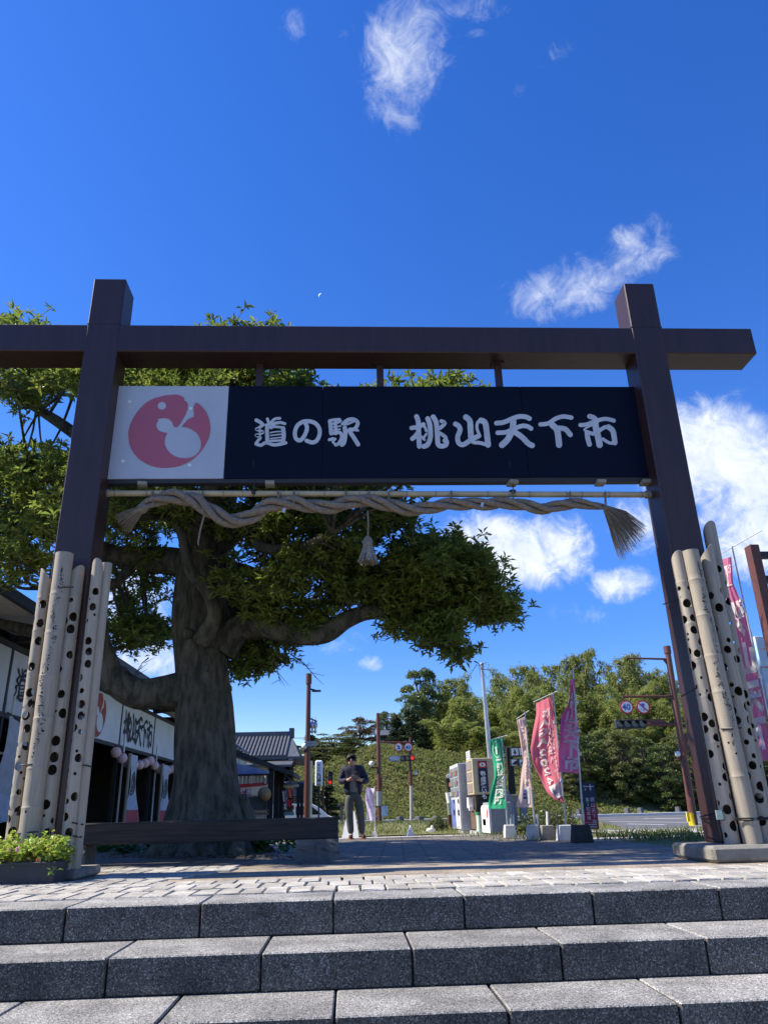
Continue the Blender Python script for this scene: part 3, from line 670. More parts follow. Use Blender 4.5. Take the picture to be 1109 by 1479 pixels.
# ------------------------------------------------------------------ carved bamboo lanterns at the posts
def bamboo_tube(r, H, holes, slant, nodes, seed):
    """hollow culm with round holes cut through its wall: the wall is laid out flat, cut, then rolled up"""
    C = 2 * math.pi * r; vs = []; edges = []; pad = 1e-4
    nu, nz = 26, max(6, int(H / .07))
    hs = [(u, z, q) for (u, z, q) in holes if q < u < C - q and q + .02 < z < H - q - .3]
    def clear(u, z): return all((u - a) ** 2 + (z - c) ** 2 > (q * 1.12) ** 2 for a, c, q in hs)
    zz = sorted(set([H * j / nz for j in range(nz + 1)] + [n + d for n in nodes for d in (-.02, -.006, .006, .02)]))
    for z in zz:
        for i in range(nu + 1):
            u = C * i / nu
            if z in (zz[0], zz[-1]) or i in (0, nu) or clear(u, z): vs.append(Vector((u, z)))
    for a, c, q in hs:
        k = 14; o = len(vs)
        for j in range(k): t = 2 * math.pi * j / k; vs.append(Vector((a + q * math.cos(t), c + q * math.sin(t))))
        edges += [(o + j, o + (j + 1) % k) for j in range(k)]
    V, _, Fc, *_r = delaunay_2d_cdt(vs, edges, [], 0, 1e-6)
    Fk = []
    for f in Fc:
        c = sum((V[i] for i in f), Vector((0, 0))) / len(f)
        if all((c.x - a) ** 2 + (c.y - d) ** 2 > (q * .985) ** 2 for a, d, q in hs): Fk.append(list(f))
    rad = lambda z: r * (1.03 - .06 * z / H) * (1 + max(.045 * math.exp(-((z - n) / .009) ** 2) for n in nodes) - max(.02 * math.exp(-((z - n - .02) / .012) ** 2) for n in nodes))
    def roll(u, z, dr):
        a = u / r; q = rad(z) + dr; x, y = q * math.cos(a), q * math.sin(a); top = H
        if slant and z > H - .3: z = min(z, 1e9); z = z - (z - (H - .3)) * (.5 + .5 * math.cos(a - slant)) * .6
        return (x, y, z)
    mb = MB()
    mb.add([roll(v.x, v.y, 0) for v in V], Fk, 0, True)
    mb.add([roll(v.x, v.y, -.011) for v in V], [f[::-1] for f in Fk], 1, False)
    # rims of holes and ends
    from collections import Counter
    ec = Counter(); dirn = {}
    for f in Fk:
        for i in range(len(f)):
            e = (f[i], f[(i + 1) % len(f)]); ec[tuple(sorted(e))] += 1; dirn[tuple(sorted(e))] = e
    o2 = len(V); o3 = len(mb.v); mb.v += list(mb.v)
    for e, c in ec.items():
        if c == 1:
            a, d = dirn[e]
            mb.f.append([o3 + d, o3 + a, o3 + o2 + a, o3 + o2 + d]); mb.m.append(2); mb.sm.append(False)
    return mb
M['bamboo_rim'] = mat('bamboo_cut_edge', (.42, .35, .25), .8)
def dots_on(r, H, path, seed, width=.05, n=240):
    q = random.Random(seed); mb = MB()
    for i in range(n):
        t = q.random(); k = t * (len(path) - 1); j = min(int(k), len(path) - 2); a0, z0, w0 = path[j]; a1, z1, w1 = path[j + 1]; f = k - j
        ang = a0 + (a1 - a0) * f + q.uniform(-1, 1) * (w0 + (w1 - w0) * f); z = z0 + (z1 - z0) * f + q.uniform(-.03, .03)
        s = q.choice((.0035, .005, .005, .0075)); rr = r * (1.03 - .06 * z / H) + .0012
        c = Vector((rr * math.cos(ang), rr * math.sin(ang), z)); e = Vector((-math.sin(ang), math.cos(ang), 0)); u = Vector((0, 0, 1))
        mb.add([c + (e * math.cos(h * math.pi / 3) + u * math.sin(h * math.pi / 3)) * s for h in range(6)], [list(range(6))])
    return mb
def bamboo(px_top, px_bot, Y, r, z0, seed, label, slant=None, carved=False, holes=34, plain=False, group=None):
    a = P(*px_bot, Y); c = P(*px_top, Y); t = (c - a).normalized()
    base = a + t * ((z0 - a.z) / t.z); H = (c - base).length; q = random.Random(seed)
    th = thing('bamboo_lantern', base, label, 'bamboo', group); th['local'] = 1
    th.rotation_mode = 'QUATERNION'; th.rotation_quaternion = Vector((0, 0, 1)).rotation_difference(t)
    nodes = []; z = q.uniform(.12, .3)
    while z < H - .15: nodes.append(z); z += q.uniform(.34, .5)
    hl = []; Cc = 2 * math.pi * r
    if not plain:
        tries = 0; want = 7 if carved else holes
        while len(hl) < want and tries < 3000:
            tries += 1; s = q.choice((.016, .028, .044, .048, .052)) if not carved else .012
            s = min(s, r * .70)
            u = q.uniform(s + .004, Cc - s - .004); zz = q.uniform(s + .05, H - s - .34)
            if all((u - b0) ** 2 + (zz - b1) ** 2 > (s + b2 + .013) ** 2 for b0, b1, b2 in hl) : hl.append((u, zz, s))
    mb = bamboo_tube(r, H, hl, slant, nodes, seed)
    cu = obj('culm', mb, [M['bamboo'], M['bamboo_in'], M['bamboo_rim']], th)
    if carved:
        h2 = H * .94
        path = [(-1.35, h2, .05), (-1.2, h2 - .12, .2), (-1.25, h2 - .28, .3), (-1.75, h2 - .5, .25), (-1.3, h2 - .62, .15), (-1.15, h2 - .8, .3), (-1.7, h2 - 1.05, .35), (-1.95, h2 - 1.25, .2), (-1.8, h2 - 1.4, .25), (-1.45, h2 - 1.6, .4), (-1.55, h2 - 1.8, .3), (-1.9, h2 - 1.98, .05)]
        obj('carved_dots', dots_on(r, H, path, seed, n=330), M['black'], th, kind='stuff')
    return th, H, t, base
GL = 'carved bamboo lanterns tied round the left post'; GR = 'carved bamboo lanterns tied round the right post'
LB = [((69, 822), (17, 1226), 8.16, .068, 'holed bamboo lantern with a slanted top, leftmost at the left post', .6, False), ((94, 800), (40, 1226), 8.06, .098, 'thick bamboo lantern finely dotted with a carved crane pattern, at the left post', None, True),
      ((113, 818), (63, 1226), 8.15, .078, 'slant-topped holed bamboo lantern leaning on the front of the left post', 2.54, False), ((143, 808), (94, 1250), 8.12, .062, 'slim holed bamboo lantern right of the dark post strip at the left post', 1.57, False), ((155, 814), (108, 1248), 8.2, .06, 'plain unholed bamboo pole, rightmost at the left post', None, False)]
for i, (a, c, Y, r, lab, sl, cv) in enumerate(LB): bamboo(a, c, Y, r, .092, 40 + i, lab, sl, cv, 62, plain=(i == 4), group=GL)
RB = [((976, 797), (1058, 1222), 8.14, .076, 'holed bamboo lantern with round ends, leftmost at the right post', 1.57, False), ((996, 796), (1088, 1222), 8.06, .094, 'thick bamboo lantern with winding rows of carved dots at the right post', None, True),
      ((1017, 788), (1107, 1222), 8.15, .088, 'slant-topped holed bamboo lantern right of the dotted one', 2.54, False), ((1022, 755), (1112, 1222), 8.34, .08, 'tallest holed bamboo lantern, standing behind the others at the right post', 1.57, False)]
for i, (a, c, Y, r, lab, sl, cv) in enumerate(RB): bamboo(a, c, Y, r, .152, 60 + i, lab, sl, cv, 62, group=GR)
def ties(pts_list, label):
    t = thing('wire_tie', pts_list[0][0], label, 'wire')
    for pts in pts_list:
        b = MB(); b.tube(pts, .0075, 5); obj('wire_strand', b, M['wire'], t)
ties([[P(17, 1205, 8.0), P(35, 1203, 7.97), P(56, 1201, 7.96)], [P(17, 1209, 8.0), P(36, 1209, 7.97), P(54, 1207, 7.96)], [P(78, 850, 8.02), P(92, 848, 7.97), P(107, 848, 8.03)], [P(30, 1105, 8.05), P(46, 1104, 7.96), P(62, 1103, 8.03)], [P(106, 1207, 8.04), P(113, 1209, 8.15), P(119, 1209, 8.15)], [P(120, 1105, 8.05), P(127, 1106, 8.14), P(134, 1108, 8.16)], [P(105, 1188, 8.05), P(113, 1190, 8.15), P(121, 1191, 8.16)]], 'black wires binding the bamboo lanterns at the left post')
ties([[P(1010, 1180, 8.62), P(1018, 1178, 8.27), P(1036, 1173, 8.27), P(1044, 1171, 8.05)], [P(1012, 1182, 8.5), P(1022, 1183, 8.26), P(1045, 1184, 8.05)], [P(1060, 1182, 8.03), P(1080, 1182, 7.95), P(1109, 1181, 8.03)], [P(1060, 1184, 8.03), P(1082, 1185, 7.95), P(1109, 1183, 8.03)], [P(983, 1006, 8.27), P(1000, 997, 8.2), P(1008, 990, 8.1)], [P(957, 873, 8.62), P(975, 866, 8.27), P(983, 862, 8.1)], [P(1040, 1053, 8.02), P(1055, 1053, 7.95), P(1070, 1051, 8.03)], [P(1018, 1208, 8.5), P(1030, 1212, 8.27), P(1042, 1216, 8.22)]], 'black wires binding the bamboo lanterns at the right post')
p = P(1038, 1177, 8.05); b = MB(); b.box(p, (.07, .015, .09), rot=.2); obj('tag', b, mat('pale_green_tag', (.5, .62, .5), .6), base=p, label='small pale green tag stuck under the wire on the right post', cat='tag')
# ------------------------------------------------------------------ the big tree
TY = 12.6
tb = G(300, 1240); TB = Vector((P(300, 1235, TY).x, TY, 0))
tree = thing('broadleaf_tree', TB, 'huge old evergreen tree with a thick grey trunk behind the timber bench', 'tree')
rt = random.Random(5)
def smooth_path(ps, k=6):
    out = []
    for i in range(len(ps) - 1):
        p0, p1, p2, p3 = ps[max(i - 1, 0)], ps[i], ps[i + 1], ps[min(i + 2, len(ps) - 1)]
        for j in range(k):
            t = j / k
            out.append(.5 * ((2 * p1) + (p2 - p0) * t + (2 * p0 - 5 * p1 + 4 * p2 - p3) * t * t + (3 * p1 - p0 - 3 * p2 + p3) * t ** 3))
    out.append(ps[-1]); return out
def knobbly(mb, pts, rads, n=12, amp=.08, seed=0, k=6):
    ps = smooth_path(pts, k); m = len(ps); rs = np.interp(np.linspace(0, 1, m), np.linspace(0, 1, len(rads)), rads)
    o = len(mb.v); mb.tube(ps, list(rs), n, smooth=True); q = random.Random(seed); ph = [q.uniform(0, 6.28) for _ in range(6)]
    for i in range(m):
        for j in range(n):
            p = Vector(mb.v[o + i * n + j]); c = ps[i]; a = 2 * math.pi * j / n; s = i / m * 9
            f = 1 + (.022 * math.sin(7 * a + .6 * s + ph[3]) + .016 * math.sin(11 * a - .9 * s + ph[4]) if n > 20 else 0) + amp * (math.sin(3 * a + ph[0] + s) * .6 + math.sin(5 * a + ph[1] - 1.7 * s) * .4 + math.sin(2 * a + 2.3 * s + ph[2]) * .6)
            mb.v[o + i * n + j] = tuple(c + (p - c) * f)
    return ps
def pr(lst): return [P(x, y, Y) for x, y, Y in lst]
mb = MB()
tr_pts = [Vector((TB.x + .0, TY, -.1)), P(298, 1195, TY), P(298, 1120, TY), P(294, 1040, TY), P(290, 960, TY), P(290, 890, TY), P(292, 820, TY), P(297, 770, TY)]
knobbly(mb, tr_pts, [.82, .64, .50, .445, .43, .435, .43, .38], 64, .06, 3, 12)
for a in range(7):                                            # root flare
    t = a * .9; d = Vector((math.cos(t), math.sin(t), 0)); knobbly(mb, [TB + d * 1.0 + Vector((0, 0, -.08)), TB + d * .66 + Vector((0, 0, .12)), TB + d * .40 + Vector((0, 0, .8))], [.1, .2, .16], 9, .06, a, 4)
for (x, y, s) in ((272, 915, .10), (305, 940, .08), (302, 965, .07)):     # burls
    p = P(x, y, TY - .5); mb.ball(p, s, 10, 7, sz=(1, .8, .9))
trunk = obj('trunk', mb, M['bark'], tree)
LIMBS = [  # (points px,px,Y), radii
 ([(320, 935, TY), (345, 908, TY - .1), (380, 903, TY - .3), (430, 916, TY - .5), (470, 915, TY - .6), (500, 896, TY - .7), (530, 885, TY - .7), (575, 884, TY - .7), (610, 868, TY - .8), (640, 860, TY - .9)], [.30, .24, .21, .18, .17, .14, .12, .10, .06, .03]),
 ([(575, 884, TY - .7), (605, 900, TY - .9), (630, 918, TY - 1), (650, 935, TY - 1)], [.08, .05, .035, .015]),
 ([(565, 880, TY - .7), (590, 850, TY - .4), (600, 820, TY - .2), (615, 790, TY)], [.08, .06, .04, .02]),
 ([(610, 868, TY - .8), (660, 868, TY - .6), (700, 870, TY - .5), (730, 880, TY - .5)], [.06, .045, .03, .012]),
 ([(260, 1000, TY), (235, 1000, TY - .2), (200, 1002, TY - .3), (165, 982, TY - .4), (150, 945, TY - .5), (145, 905, TY - .6), (150, 860, TY - .6)], [.34, .27, .24, .22, .18, .12, .07]),
 ([(165, 982, TY - .4), (120, 930, TY), (60, 915, TY + .3), (0, 900, TY + .5), (-70, 880, TY + .6)], [.18, .14, .12, .09, .05]),
 ([(292, 925, TY - .55), (306, 900, TY - .75), (309, 880, TY - .85), (298, 850, TY - .9), (276, 825, TY - .9), (268, 795, TY - .9), (262, 770, TY - .9), (250, 745, TY - .9)], [.16, .12, .11, .105, .10, .09, .07, .04]),
 ([(300, 800, TY), (320, 772, TY), (350, 755, TY), (400, 750, TY - .2), (440, 742, TY - .4), (480, 725, TY - .5), (520, 690, TY - .6), (560, 650, TY - .6)], [.36, .32, .27, .22, .18, .14, .1, .05]),
 ([(318, 820, TY), (345, 822, TY + .3), (385, 832, TY + .3), (430, 825, TY + .3), (470, 812, TY + .3), (510, 795, TY + .3), (550, 780, TY + .3)], [.18, .12, .10, .09, .08, .06, .03]),
 ([(320, 850, TY), (345, 862, TY + .4), (380, 860, TY + .6), (430, 870, TY + .8), (480, 868, TY + 1), (530, 860, TY + 1)], [.2, .16, .12, .09, .07, .03]),
 ([(320, 890, TY), (350, 885, TY + .5), (385, 890, TY + .9), (430, 905, TY + 1.2)], [.18, .14, .1, .05]),
 ([(285, 820, TY), (250, 812, TY + .2), (210, 808, TY + .3), (160, 800, TY + .3), (110, 780, TY + .3), (60, 770, TY + .3), (0, 760, TY + .3)], [.32, .26, .22, .18, .14, .1, .05]),
 ([(290, 780, TY), (270, 740, TY + .3), (250, 690, TY + .5), (230, 630, TY + .7), (225, 570, TY + .8), (240, 510, TY + .9)], [.4, .3, .25, .2, .14, .06]),
 ([(300, 775, TY), (320, 720, TY + .4), (340, 660, TY + .6), (350, 600, TY + .8), (340, 540, TY + .9), (330, 490, TY + 1)], [.38, .3, .25, .2, .13, .05]),
 ([(250, 690, TY + .5), (190, 660, TY), (130, 640, TY - .3), (70, 600, TY - .5), (0, 560, TY - .6)], [.2, .15, .12, .09, .04]),
 ([(230, 630, TY + .7), (160, 600, TY + .5), (110, 560, TY + .4), (60, 520, TY + .4), (20, 490, TY + .4)], [.16, .12, .09, .06, .03]),
 ([(340, 660, TY + .6), (400, 620, TY + .6), (460, 590, TY + .6), (530, 570, TY + .6), (600, 560, TY + .6)], [.18, .14, .1, .07, .03]),
 ([(120, 640, TY - .3), (80, 680, TY - .6), (30, 700, TY - .8), (-40, 690, TY - 1)], [.09, .07, .05, .03]),
 ([(200, 808, TY + .3), (170, 840, TY), (120, 860, TY - .3), (60, 850, TY - .5)], [.1, .07, .05, .02]),
 ([(350, 755, TY), (380, 790, TY - 1), (430, 790, TY - 1.6), (480, 770, TY - 2)], [.14, .1, .07, .03]),
 ([(290, 780, TY), (300, 720, TY - .9), (320, 660, TY - 1.6), (340, 600, TY - 2)], [.25, .18, .1, .05]),
 ([(290, 790, TY), (300, 760, TY + 1.2), (320, 740, TY + 2.2), (350, 700, TY + 3)], [.3, .22, .14, .05]),
]
limb_pts = []
for i, (pts, rad) in enumerate(LIMBS):
    mb = MB(); ps = knobbly(mb, pr(pts), rad, 10, .05, 100 + i); obj('limb', mb, M['bark'], tree)
    limb_pts += ps[len(ps) // 3:]
LP = np.array([p[:] for p in limb_pts])
def in_poly(x, y, poly):
    c = False; j = len(poly) - 1
    for i in range(len(poly)):
        xi, yi = poly[i]; xj, yj = poly[j]
        if (yi > y) != (yj > y) and x < (xj - xi) * (y - yi) / (yj - yi) + xi: c = not c
        j = i
    return c
# regions of the crown as seen, each filled through its own depth; (outline, depth range, clumps, radius)
CROWN = [
 ([(-170, 490), (-60, 485), (0, 482), (60, 476), (108, 470), (130, 510), (190, 525), (255, 520), (272, 486), (300, 478), (345, 492), (372, 512), (400, 548), (460, 560), (560, 565), (640, 578), (656, 600), (640, 650), (560, 660), (300, 640), (100, 560), (-170, 590)], (TY - 3.4, TY + 3.6), 136, .45),
 ([(-170, 560), (60, 560), (120, 600), (60, 640), (-170, 620)], (TY - 1, TY + 3), 7, .4),
 ([(-170, 640), (20, 650), (110, 655), (150, 690), (140, 760), (110, 820), (60, 850), (-30, 850), (-170, 840)], (TY - 3.0, TY + 3.0), 74, .42),
 ([(150, 730), (250, 720), (250, 780), (230, 850), (236, 930), (200, 950), (165, 925), (150, 860)], (TY - .2, TY + 2.6), 24, .38),
 ([(160, 690), (630, 690), (600, 740), (560, 775), (480, 770), (380, 780), (200, 770)], (TY - .8, TY + 2.4), 42, .43),
 ([(330, 780), (470, 770), (600, 785), (600, 850), (540, 880), (480, 885), (430, 930), (390, 945), (350, 950), (335, 900)], (TY - .8, TY + 1.8), 46, .40),
 ([(345, 935), (400, 930), (395, 960), (375, 975), (345, 975)], (TY - .3, TY + .8), 5, .26),
 ([(598, 795), (640, 784), (672, 790), (690, 815), (708, 845), (728, 872), (736, 892), (712, 900), (680, 892), (662, 880), (640, 890), (652, 910), (676, 930), (688, 950), (662, 950), (622, 930), (590, 912), (560, 893), (552, 860), (575, 830)], (TY - 2.7, TY + .2), 60, .28),
]
clumps = []
for poly, (y0, y1), n, r in CROWN:
    x0, x1 = min(p[0] for p in poly), max(p[0] for p in poly); a0, a1 = min(p[1] for p in poly), max(p[1] for p in poly); k = 0; t = 0
    while k < n and t < 9000:
        t += 1; x, y = rt.uniform(x0, x1), rt.uniform(a0, a1)
        if not in_poly(x, y, poly): continue
        Y = rt.uniform(y0, y1) if x < 285 else rt.uniform(TY - 3.2, TY + .15) if x > 330 else rt.uniform(y0, TY + .6)
        if x > 285 and y > 690: Y = rt.uniform(TY - .25, TY + .95) if poly[0][0] != 598 else rt.uniform(TY - 1.1, TY + .3)
        if x > 285 and y > 690 and x < 430: Y = max(Y, TY + .45)
        cc = P(x, y, Y); xs = cc.x + cc.z * .966
        if 2.2 < xs < 6.8 and Y > 12.7: Y = min(rt.uniform(TY - 1.5, TY + .1), Y)     # the crown leaves the row of flags in the sun
        if Y < TY + .3 and 238 < x < 338 and y > 735: continue     # nothing hangs in front of the trunk
        c = P(x, y, Y)
        if any((c - q).length < r * .55 for q, _ in clumps): continue
        clumps.append((c, r * rt.uniform(.75, 1.2))); k += 1
tw = MB(); tips = []
for c, r in clumps:
    cv = np.array(c[:]); i = np.argmin(((LP - cv) ** 2).sum(1) + .0); root = Vector(LP[i]); d = c - root
    mid = root.lerp(c, .5) + Vector((rt.uniform(-.1, .1), rt.uniform(-.1, .1), -.06 * d.length)) * 1.0
    tw.tube(smooth_path([root, mid, c], 3), [.035, .03, .027, .024, .02, .017, .014], 5, caps=False)
    for s in range(rt.randint(5, 8)):                       # sprays: flat-bottomed, domed pads of twigs
        a = rt.uniform(0, 6.28); e = r * math.sqrt(rt.random()); sc = c + Vector((e * math.cos(a), e * math.sin(a), r * rt.uniform(-.25, .55) * (1 - .4 * e / r)))
        tw.tube([c + (root - c).normalized() * r * .3, c.lerp(sc, .5) + Vector((0, 0, -.04)), sc], [.012, .009, .006], 4, caps=False)
        for q in range(rt.randint(6, 8)):
            t2 = sc + Vector((rt.gauss(0, .15), rt.gauss(0, .15), rt.gauss(.03, .09)))
            if q < 4: tw.tube([sc, t2], [.005, .003], 3, caps=False)
            tips.append(t2[:])
obj('twigs', tw, M['bark'], tree, kind='stuff')
tips = np.array(tips); pos, d, nr, L, W = rosettes(tips, 11, .13, .042, up=.75, jitter=.02)
off = np.array(TB[:]); me = leaf_mesh('crown', pos - off, d, nr, L, W, M['leaf'])
meshobj('crown', me, tree, kind='stuff')
# bare hanging twigs under the right limb
b = MB()
for (x, y, dx, dy) in ((400, 948, 45, 15), (420, 945, 38, 35), (395, 955, 10, 30), (560, 905, -18, 25), (685, 955, 12, 15), (170, 960, 25, 20), (215, 950, -20, 25), (60, 905, 5, 28), (90, 870, 0, 30)):
    a = P(x, y, TY); c = P(x + dx, y + dy, TY - .2)
    b.tube([a, a.lerp(c, .5) + Vector((0, 0, .05)), c], [.012, .008, .004], 4)
    for k in range(5):
        f = a.lerp(c, .3 + .15 * k); b.tube([f, f + Vector((rt.uniform(-.2, .3), rt.uniform(-.1, .1), rt.uniform(-.25, .15)))], [.006, .003], 3)
obj('bare_twigs', b, M['bark'], tree, kind='stuff')

# ------------------------------------------------------------------ timber bench on stone blocks
BY = 10.15
a, c = P(110, 1186, BY), P(488, 1178.5, BY)
bz1 = .485; bz0 = .235
bench = thing('timber_bench', ((a.x + c.x) / 2, BY + .2, 0), 'long weathered timber bench on a rough stone block before the tree', 'bench')
b = MB(); b.span((a.x - .6, BY, bz0), (c.x, BY + .42, bz1), bevel=.012); obj('seat', b, M['timber'], bench)
def rough_block(name, cx, cy, sx, sy, sz, parent, seed):
    q = random.Random(seed); b = MB(); n = 7; vs = {}
    def put(p):
        k = tuple(round(v, 4) for v in p)
        if k not in vs: vs[k] = (p[0] * (1 + .06 * (.5 - p[2])) + q.uniform(-.03, .03), p[1] * (1 + .06 * (.5 - p[2])) + q.uniform(-.03, .03), p[2] + (q.uniform(-.03, .03) if p[2] < .49 else 0))
        return vs[k]
    for ax in range(3):
        for s in (-.5, .5):
            def f(u, v):
                p = [0, 0, 0]; p[ax] = s; p[(ax + 1) % 3] = (u - .5); p[(ax + 2) % 3] = (v - .5) * (1 if s > 0 else -1); x, y, z = put(p); return Vector((cx + x * sx, cy + y * sy, (z + .5) * sz - .01))
            b.grid(f, n, n, smooth=False)
    return obj(name, b, M['rough_stone'], parent)
sxL = P(428, 1240, BY).x; sxR = P(487, 1240, BY).x
rough_block('stone_leg', (sxL + sxR) / 2, BY + .19, sxR - sxL, .44, .245, bench, 1)
rough_block('stone_leg', a.x - .1, BY + .19, .5, .44, .245, bench, 2)

# leafy plants under the bench
def leafy(loc, n, h, s, label, group=None, up=.6):
    t = thing('leafy_plant', loc, label, 'plant', group); st = MB(); ps = []
    for i in range(n):
        a = rt.uniform(0, 6.28); r = s * math.sqrt(rt.random()); p = Vector((r * math.cos(a), r * math.sin(a), h * rt.uniform(.25, 1))); ps.append(p[:]); st.tube([Vector((p.x * .2, p.y * .2, 0)) + Vector(loc), p + Vector(loc)], .004, 3, caps=False)
    ps = np.array(ps); pos, d, nr, L, W = rosettes(ps, 3, .105, .085, up=up * .3, jitter=.02); d[:, 2] *= .5
    meshobj('foliage', leaf_mesh('foliage', pos, d, nr, L, W, M['plant_leaf'], .12), t, kind='stuff'); obj('stems', st, M['plant_leaf'], t, kind='stuff')
    return t
GP = 'broad-leaved plants growing under the bench'
for (x, y, n, h, s, lab) in ((150, 1232, 46, .20, .30, 'dark broad-leaved plant under the bench beside the bamboo'), (185, 1234, 40, .18, .26, 'broad-leaved plant under the bench, second from the bamboo'), (232, 1233, 50, .22, .28, 'bright broad-leaved plant under the bench left of the tree trunk'), (262, 1234, 46, .21, .24, 'broad-leaved plant under the bench in front of the trunk base, left one'), (300, 1234, 50, .2, .26, 'broad-leaved plant under the bench right before the trunk'), (375, 1233, 42, .24, .22, 'upright broad-leaved plant right of the trunk under the bench'), (413, 1232, 20, .18, .15, 'small broad-leaved plant against the stone block of the bench')):
    leafy(G(x, y - 2) * 1.0, n, h, s, lab, GP)
b = MB()
for i in range(260):
    p = G(rt.uniform(150, 420), rt.uniform(1236, 1241)); a = rt.uniform(0, 6.28); d = Vector((math.cos(a), math.sin(a), rt.uniform(.0, .35))) * rt.uniform(.03, .09); q = Vector((-d.y, d.x, 0)) * .35
    b.add([p + Vector((0, 0, .005)), p + d * .5 + q + Vector((0, 0, .012)), p + d + Vector((0, 0, .01)), p + d * .5 - q + Vector((0, 0, .02))], [[0, 1, 2, 3]])
obj('fallen_leaves', b, mat('dead_leaf', (.2, .13, .07), .9, (.11, .08, .05), 9), kind='stuff')

# ------------------------------------------------------------------ flower box
p0 = G(-60, 1279); pr_ = P(84, 1270, 7.72)
px0, px1 = -4.25, P(82, 1262, 7.7).x; py = 7.62
fp = thing('flower_planter', ((px0 + px1) / 2, py + .17, 0), 'dark oblong flower box full of lime green leaves and small red flowers', 'planter')
b = MB(); b.box(((px0 + px1) / 2, py + .17, .095), (px1 - px0, .34, .19), taper=1.03, bevel=.012); b.box(((px0 + px1) / 2, py + .17, .178), (px1 - px0 + .035, .375, .025), bevel=.005); obj('box', b, M['planter'], fp)
tp_ = []
for i in range(520):
    x = rt.uniform(px0, px1 + .03); tp_.append((x - fp.location.x, rt.gauss(0, .13), .18 + .03 + abs(rt.gauss(0, .075)) + .05 * math.sin(x * 7) ** 2 - (.1 if rt.random() < .15 else 0)))
tp_ = np.array(tp_); pos, d, nr, L, W = rosettes(tp_, 8, .05, .03, up=.7, jitter=.015)
meshobj('foliage', leaf_mesh('foliage', pos, d, nr, L, W, M['planter_leaf'], .1), fp, kind='stuff')
for i in range(6):
    x = rt.uniform(px1 - .62, px1 - .02); c = Vector((x, py + rt.uniform(-.08, .12), rt.uniform(.2, .32))); b = MB(); rr = rt.uniform(.012, .02)
    for k in range(5):
        a = k * 1.2566; e = Vector((math.cos(a), -.4, math.sin(a))); b.ball(c + e * rr * .8, rr * .62, 6, 4, sz=(1, .4, 1))
    obj('flower', b, M['petal_red'] if i % 2 else M['petal_pink'], fp)

# ------------------------------------------------------------------ the man with the phone
man_base = G(516, 1211.5)
skin = mat('skin', (.58, .35, .26), .6); hairm = mat('black_hair', (.012, .01, .01), .55, bump=.3, bscale=120)
trous = mat('grey_trousers', (.105, .11, .118), .9, (.08, .084, .09), 9, bump=.3, bscale=14); jack = mat('navy_jacket', (.014, .02, .055), .75, (.009, .013, .036), 8, bump=.35, bscale=12)
shirt = mat('grey_shirt', (.25, .255, .25), .9, (.2, .2, .2), 6, bump=.15); lens = mat('dark_lens', (.03, .008, .008), .15, spec=.8); shoe = mat('dark_shoe', (.04, .025, .022), .6); orange = mat('orange_sole', (.5, .11, .05), .6)
man = thing('person', man_base, 'man in a navy jacket, grey shirt and trousers looking down at his phone', 'person')
def skinned(name, verts, edges, radii, material, parent, sub=2, root=0, edit=None):
    me = bpy.data.meshes.new(name); me.from_pydata([Vector(v) for v in verts], edges, []); me.update()
    o = bpy.data.objects.new(name, me); COL.objects.link(o); md = o.modifiers.new('Skin', 'SKIN'); md.use_smooth_shade = True
    for i, r in enumerate(radii):
        sv = me.skin_vertices[0].data[i]; sv.radius = r if isinstance(r, tuple) else (r, r); sv.use_root = (i == root)
    sb = o.modifiers.new('Sub', 'SUBSURF'); sb.levels = sub; sb.render_levels = sub
    bpy.context.view_layer.update(); dg = bpy.context.evaluated_depsgraph_get(); m2 = bpy.data.meshes.new_from_object(o.evaluated_get(dg), depsgraph=dg); m2.name = name
    bpy.data.objects.remove(o)
    if edit: edit(m2)
    m2.materials.clear(); m2.materials.append(material)
    for p in m2.polygons: p.use_smooth = True
    o = bpy.data.objects.new(name, m2); COL.objects.link(o); o.parent = parent; return o
HD = Vector((-.115, -.08, 1.55))
V = [(-.08, .0, .90), (-.08, .01, 1.08), (-.08, .02, 1.25), (-.085, .01, 1.40), (-.10, -.025, 1.46), HD + Vector((.005, .0, -.05)), HD + Vector((0, 0, .05)),           # 0-6 pelvis..head
     (-.25, .02, 1.38), (-.335, .0, 1.13), (-.165, -.25, 1.165), (-.125, -.285, 1.175),                                                                               # 7-10 viewer's left arm
     (.085, .02, 1.38), (.20, .0, 1.12), (.075, -.24, 1.15), (.035, -.285, 1.165),                                                                                   # 11-14 viewer's right arm
     (-.15, .0, .86), (-.165, -.01, .49), (-.125, .02, .09), (-.13, -.10, .035),                                                                                       # 15-18
     (-.01, .0, .86), (.075, -.02, .49), (.105, .02, .09), (.14, -.09, .035)]                                                                                          # 19-22
Ed = [(0, 1), (1, 2), (2, 3), (3, 4), (4, 5), (5, 6), (3, 7), (7, 8), (8, 9), (9, 10), (3, 11), (11, 12), (12, 13), (13, 14), (0, 15), (15, 16), (16, 17), (17, 18), (0, 19), (19, 20), (20, 21), (21, 22)]
Rd = [(.105, .085), (.11, .085), (.14, .10), (.11, .085), .052, (.068, .078), (.078, .092), .055, .042, .03, .034, .055, .042, .03, .034, .062, .055, .042, .036, .062, .055, .042, .036]
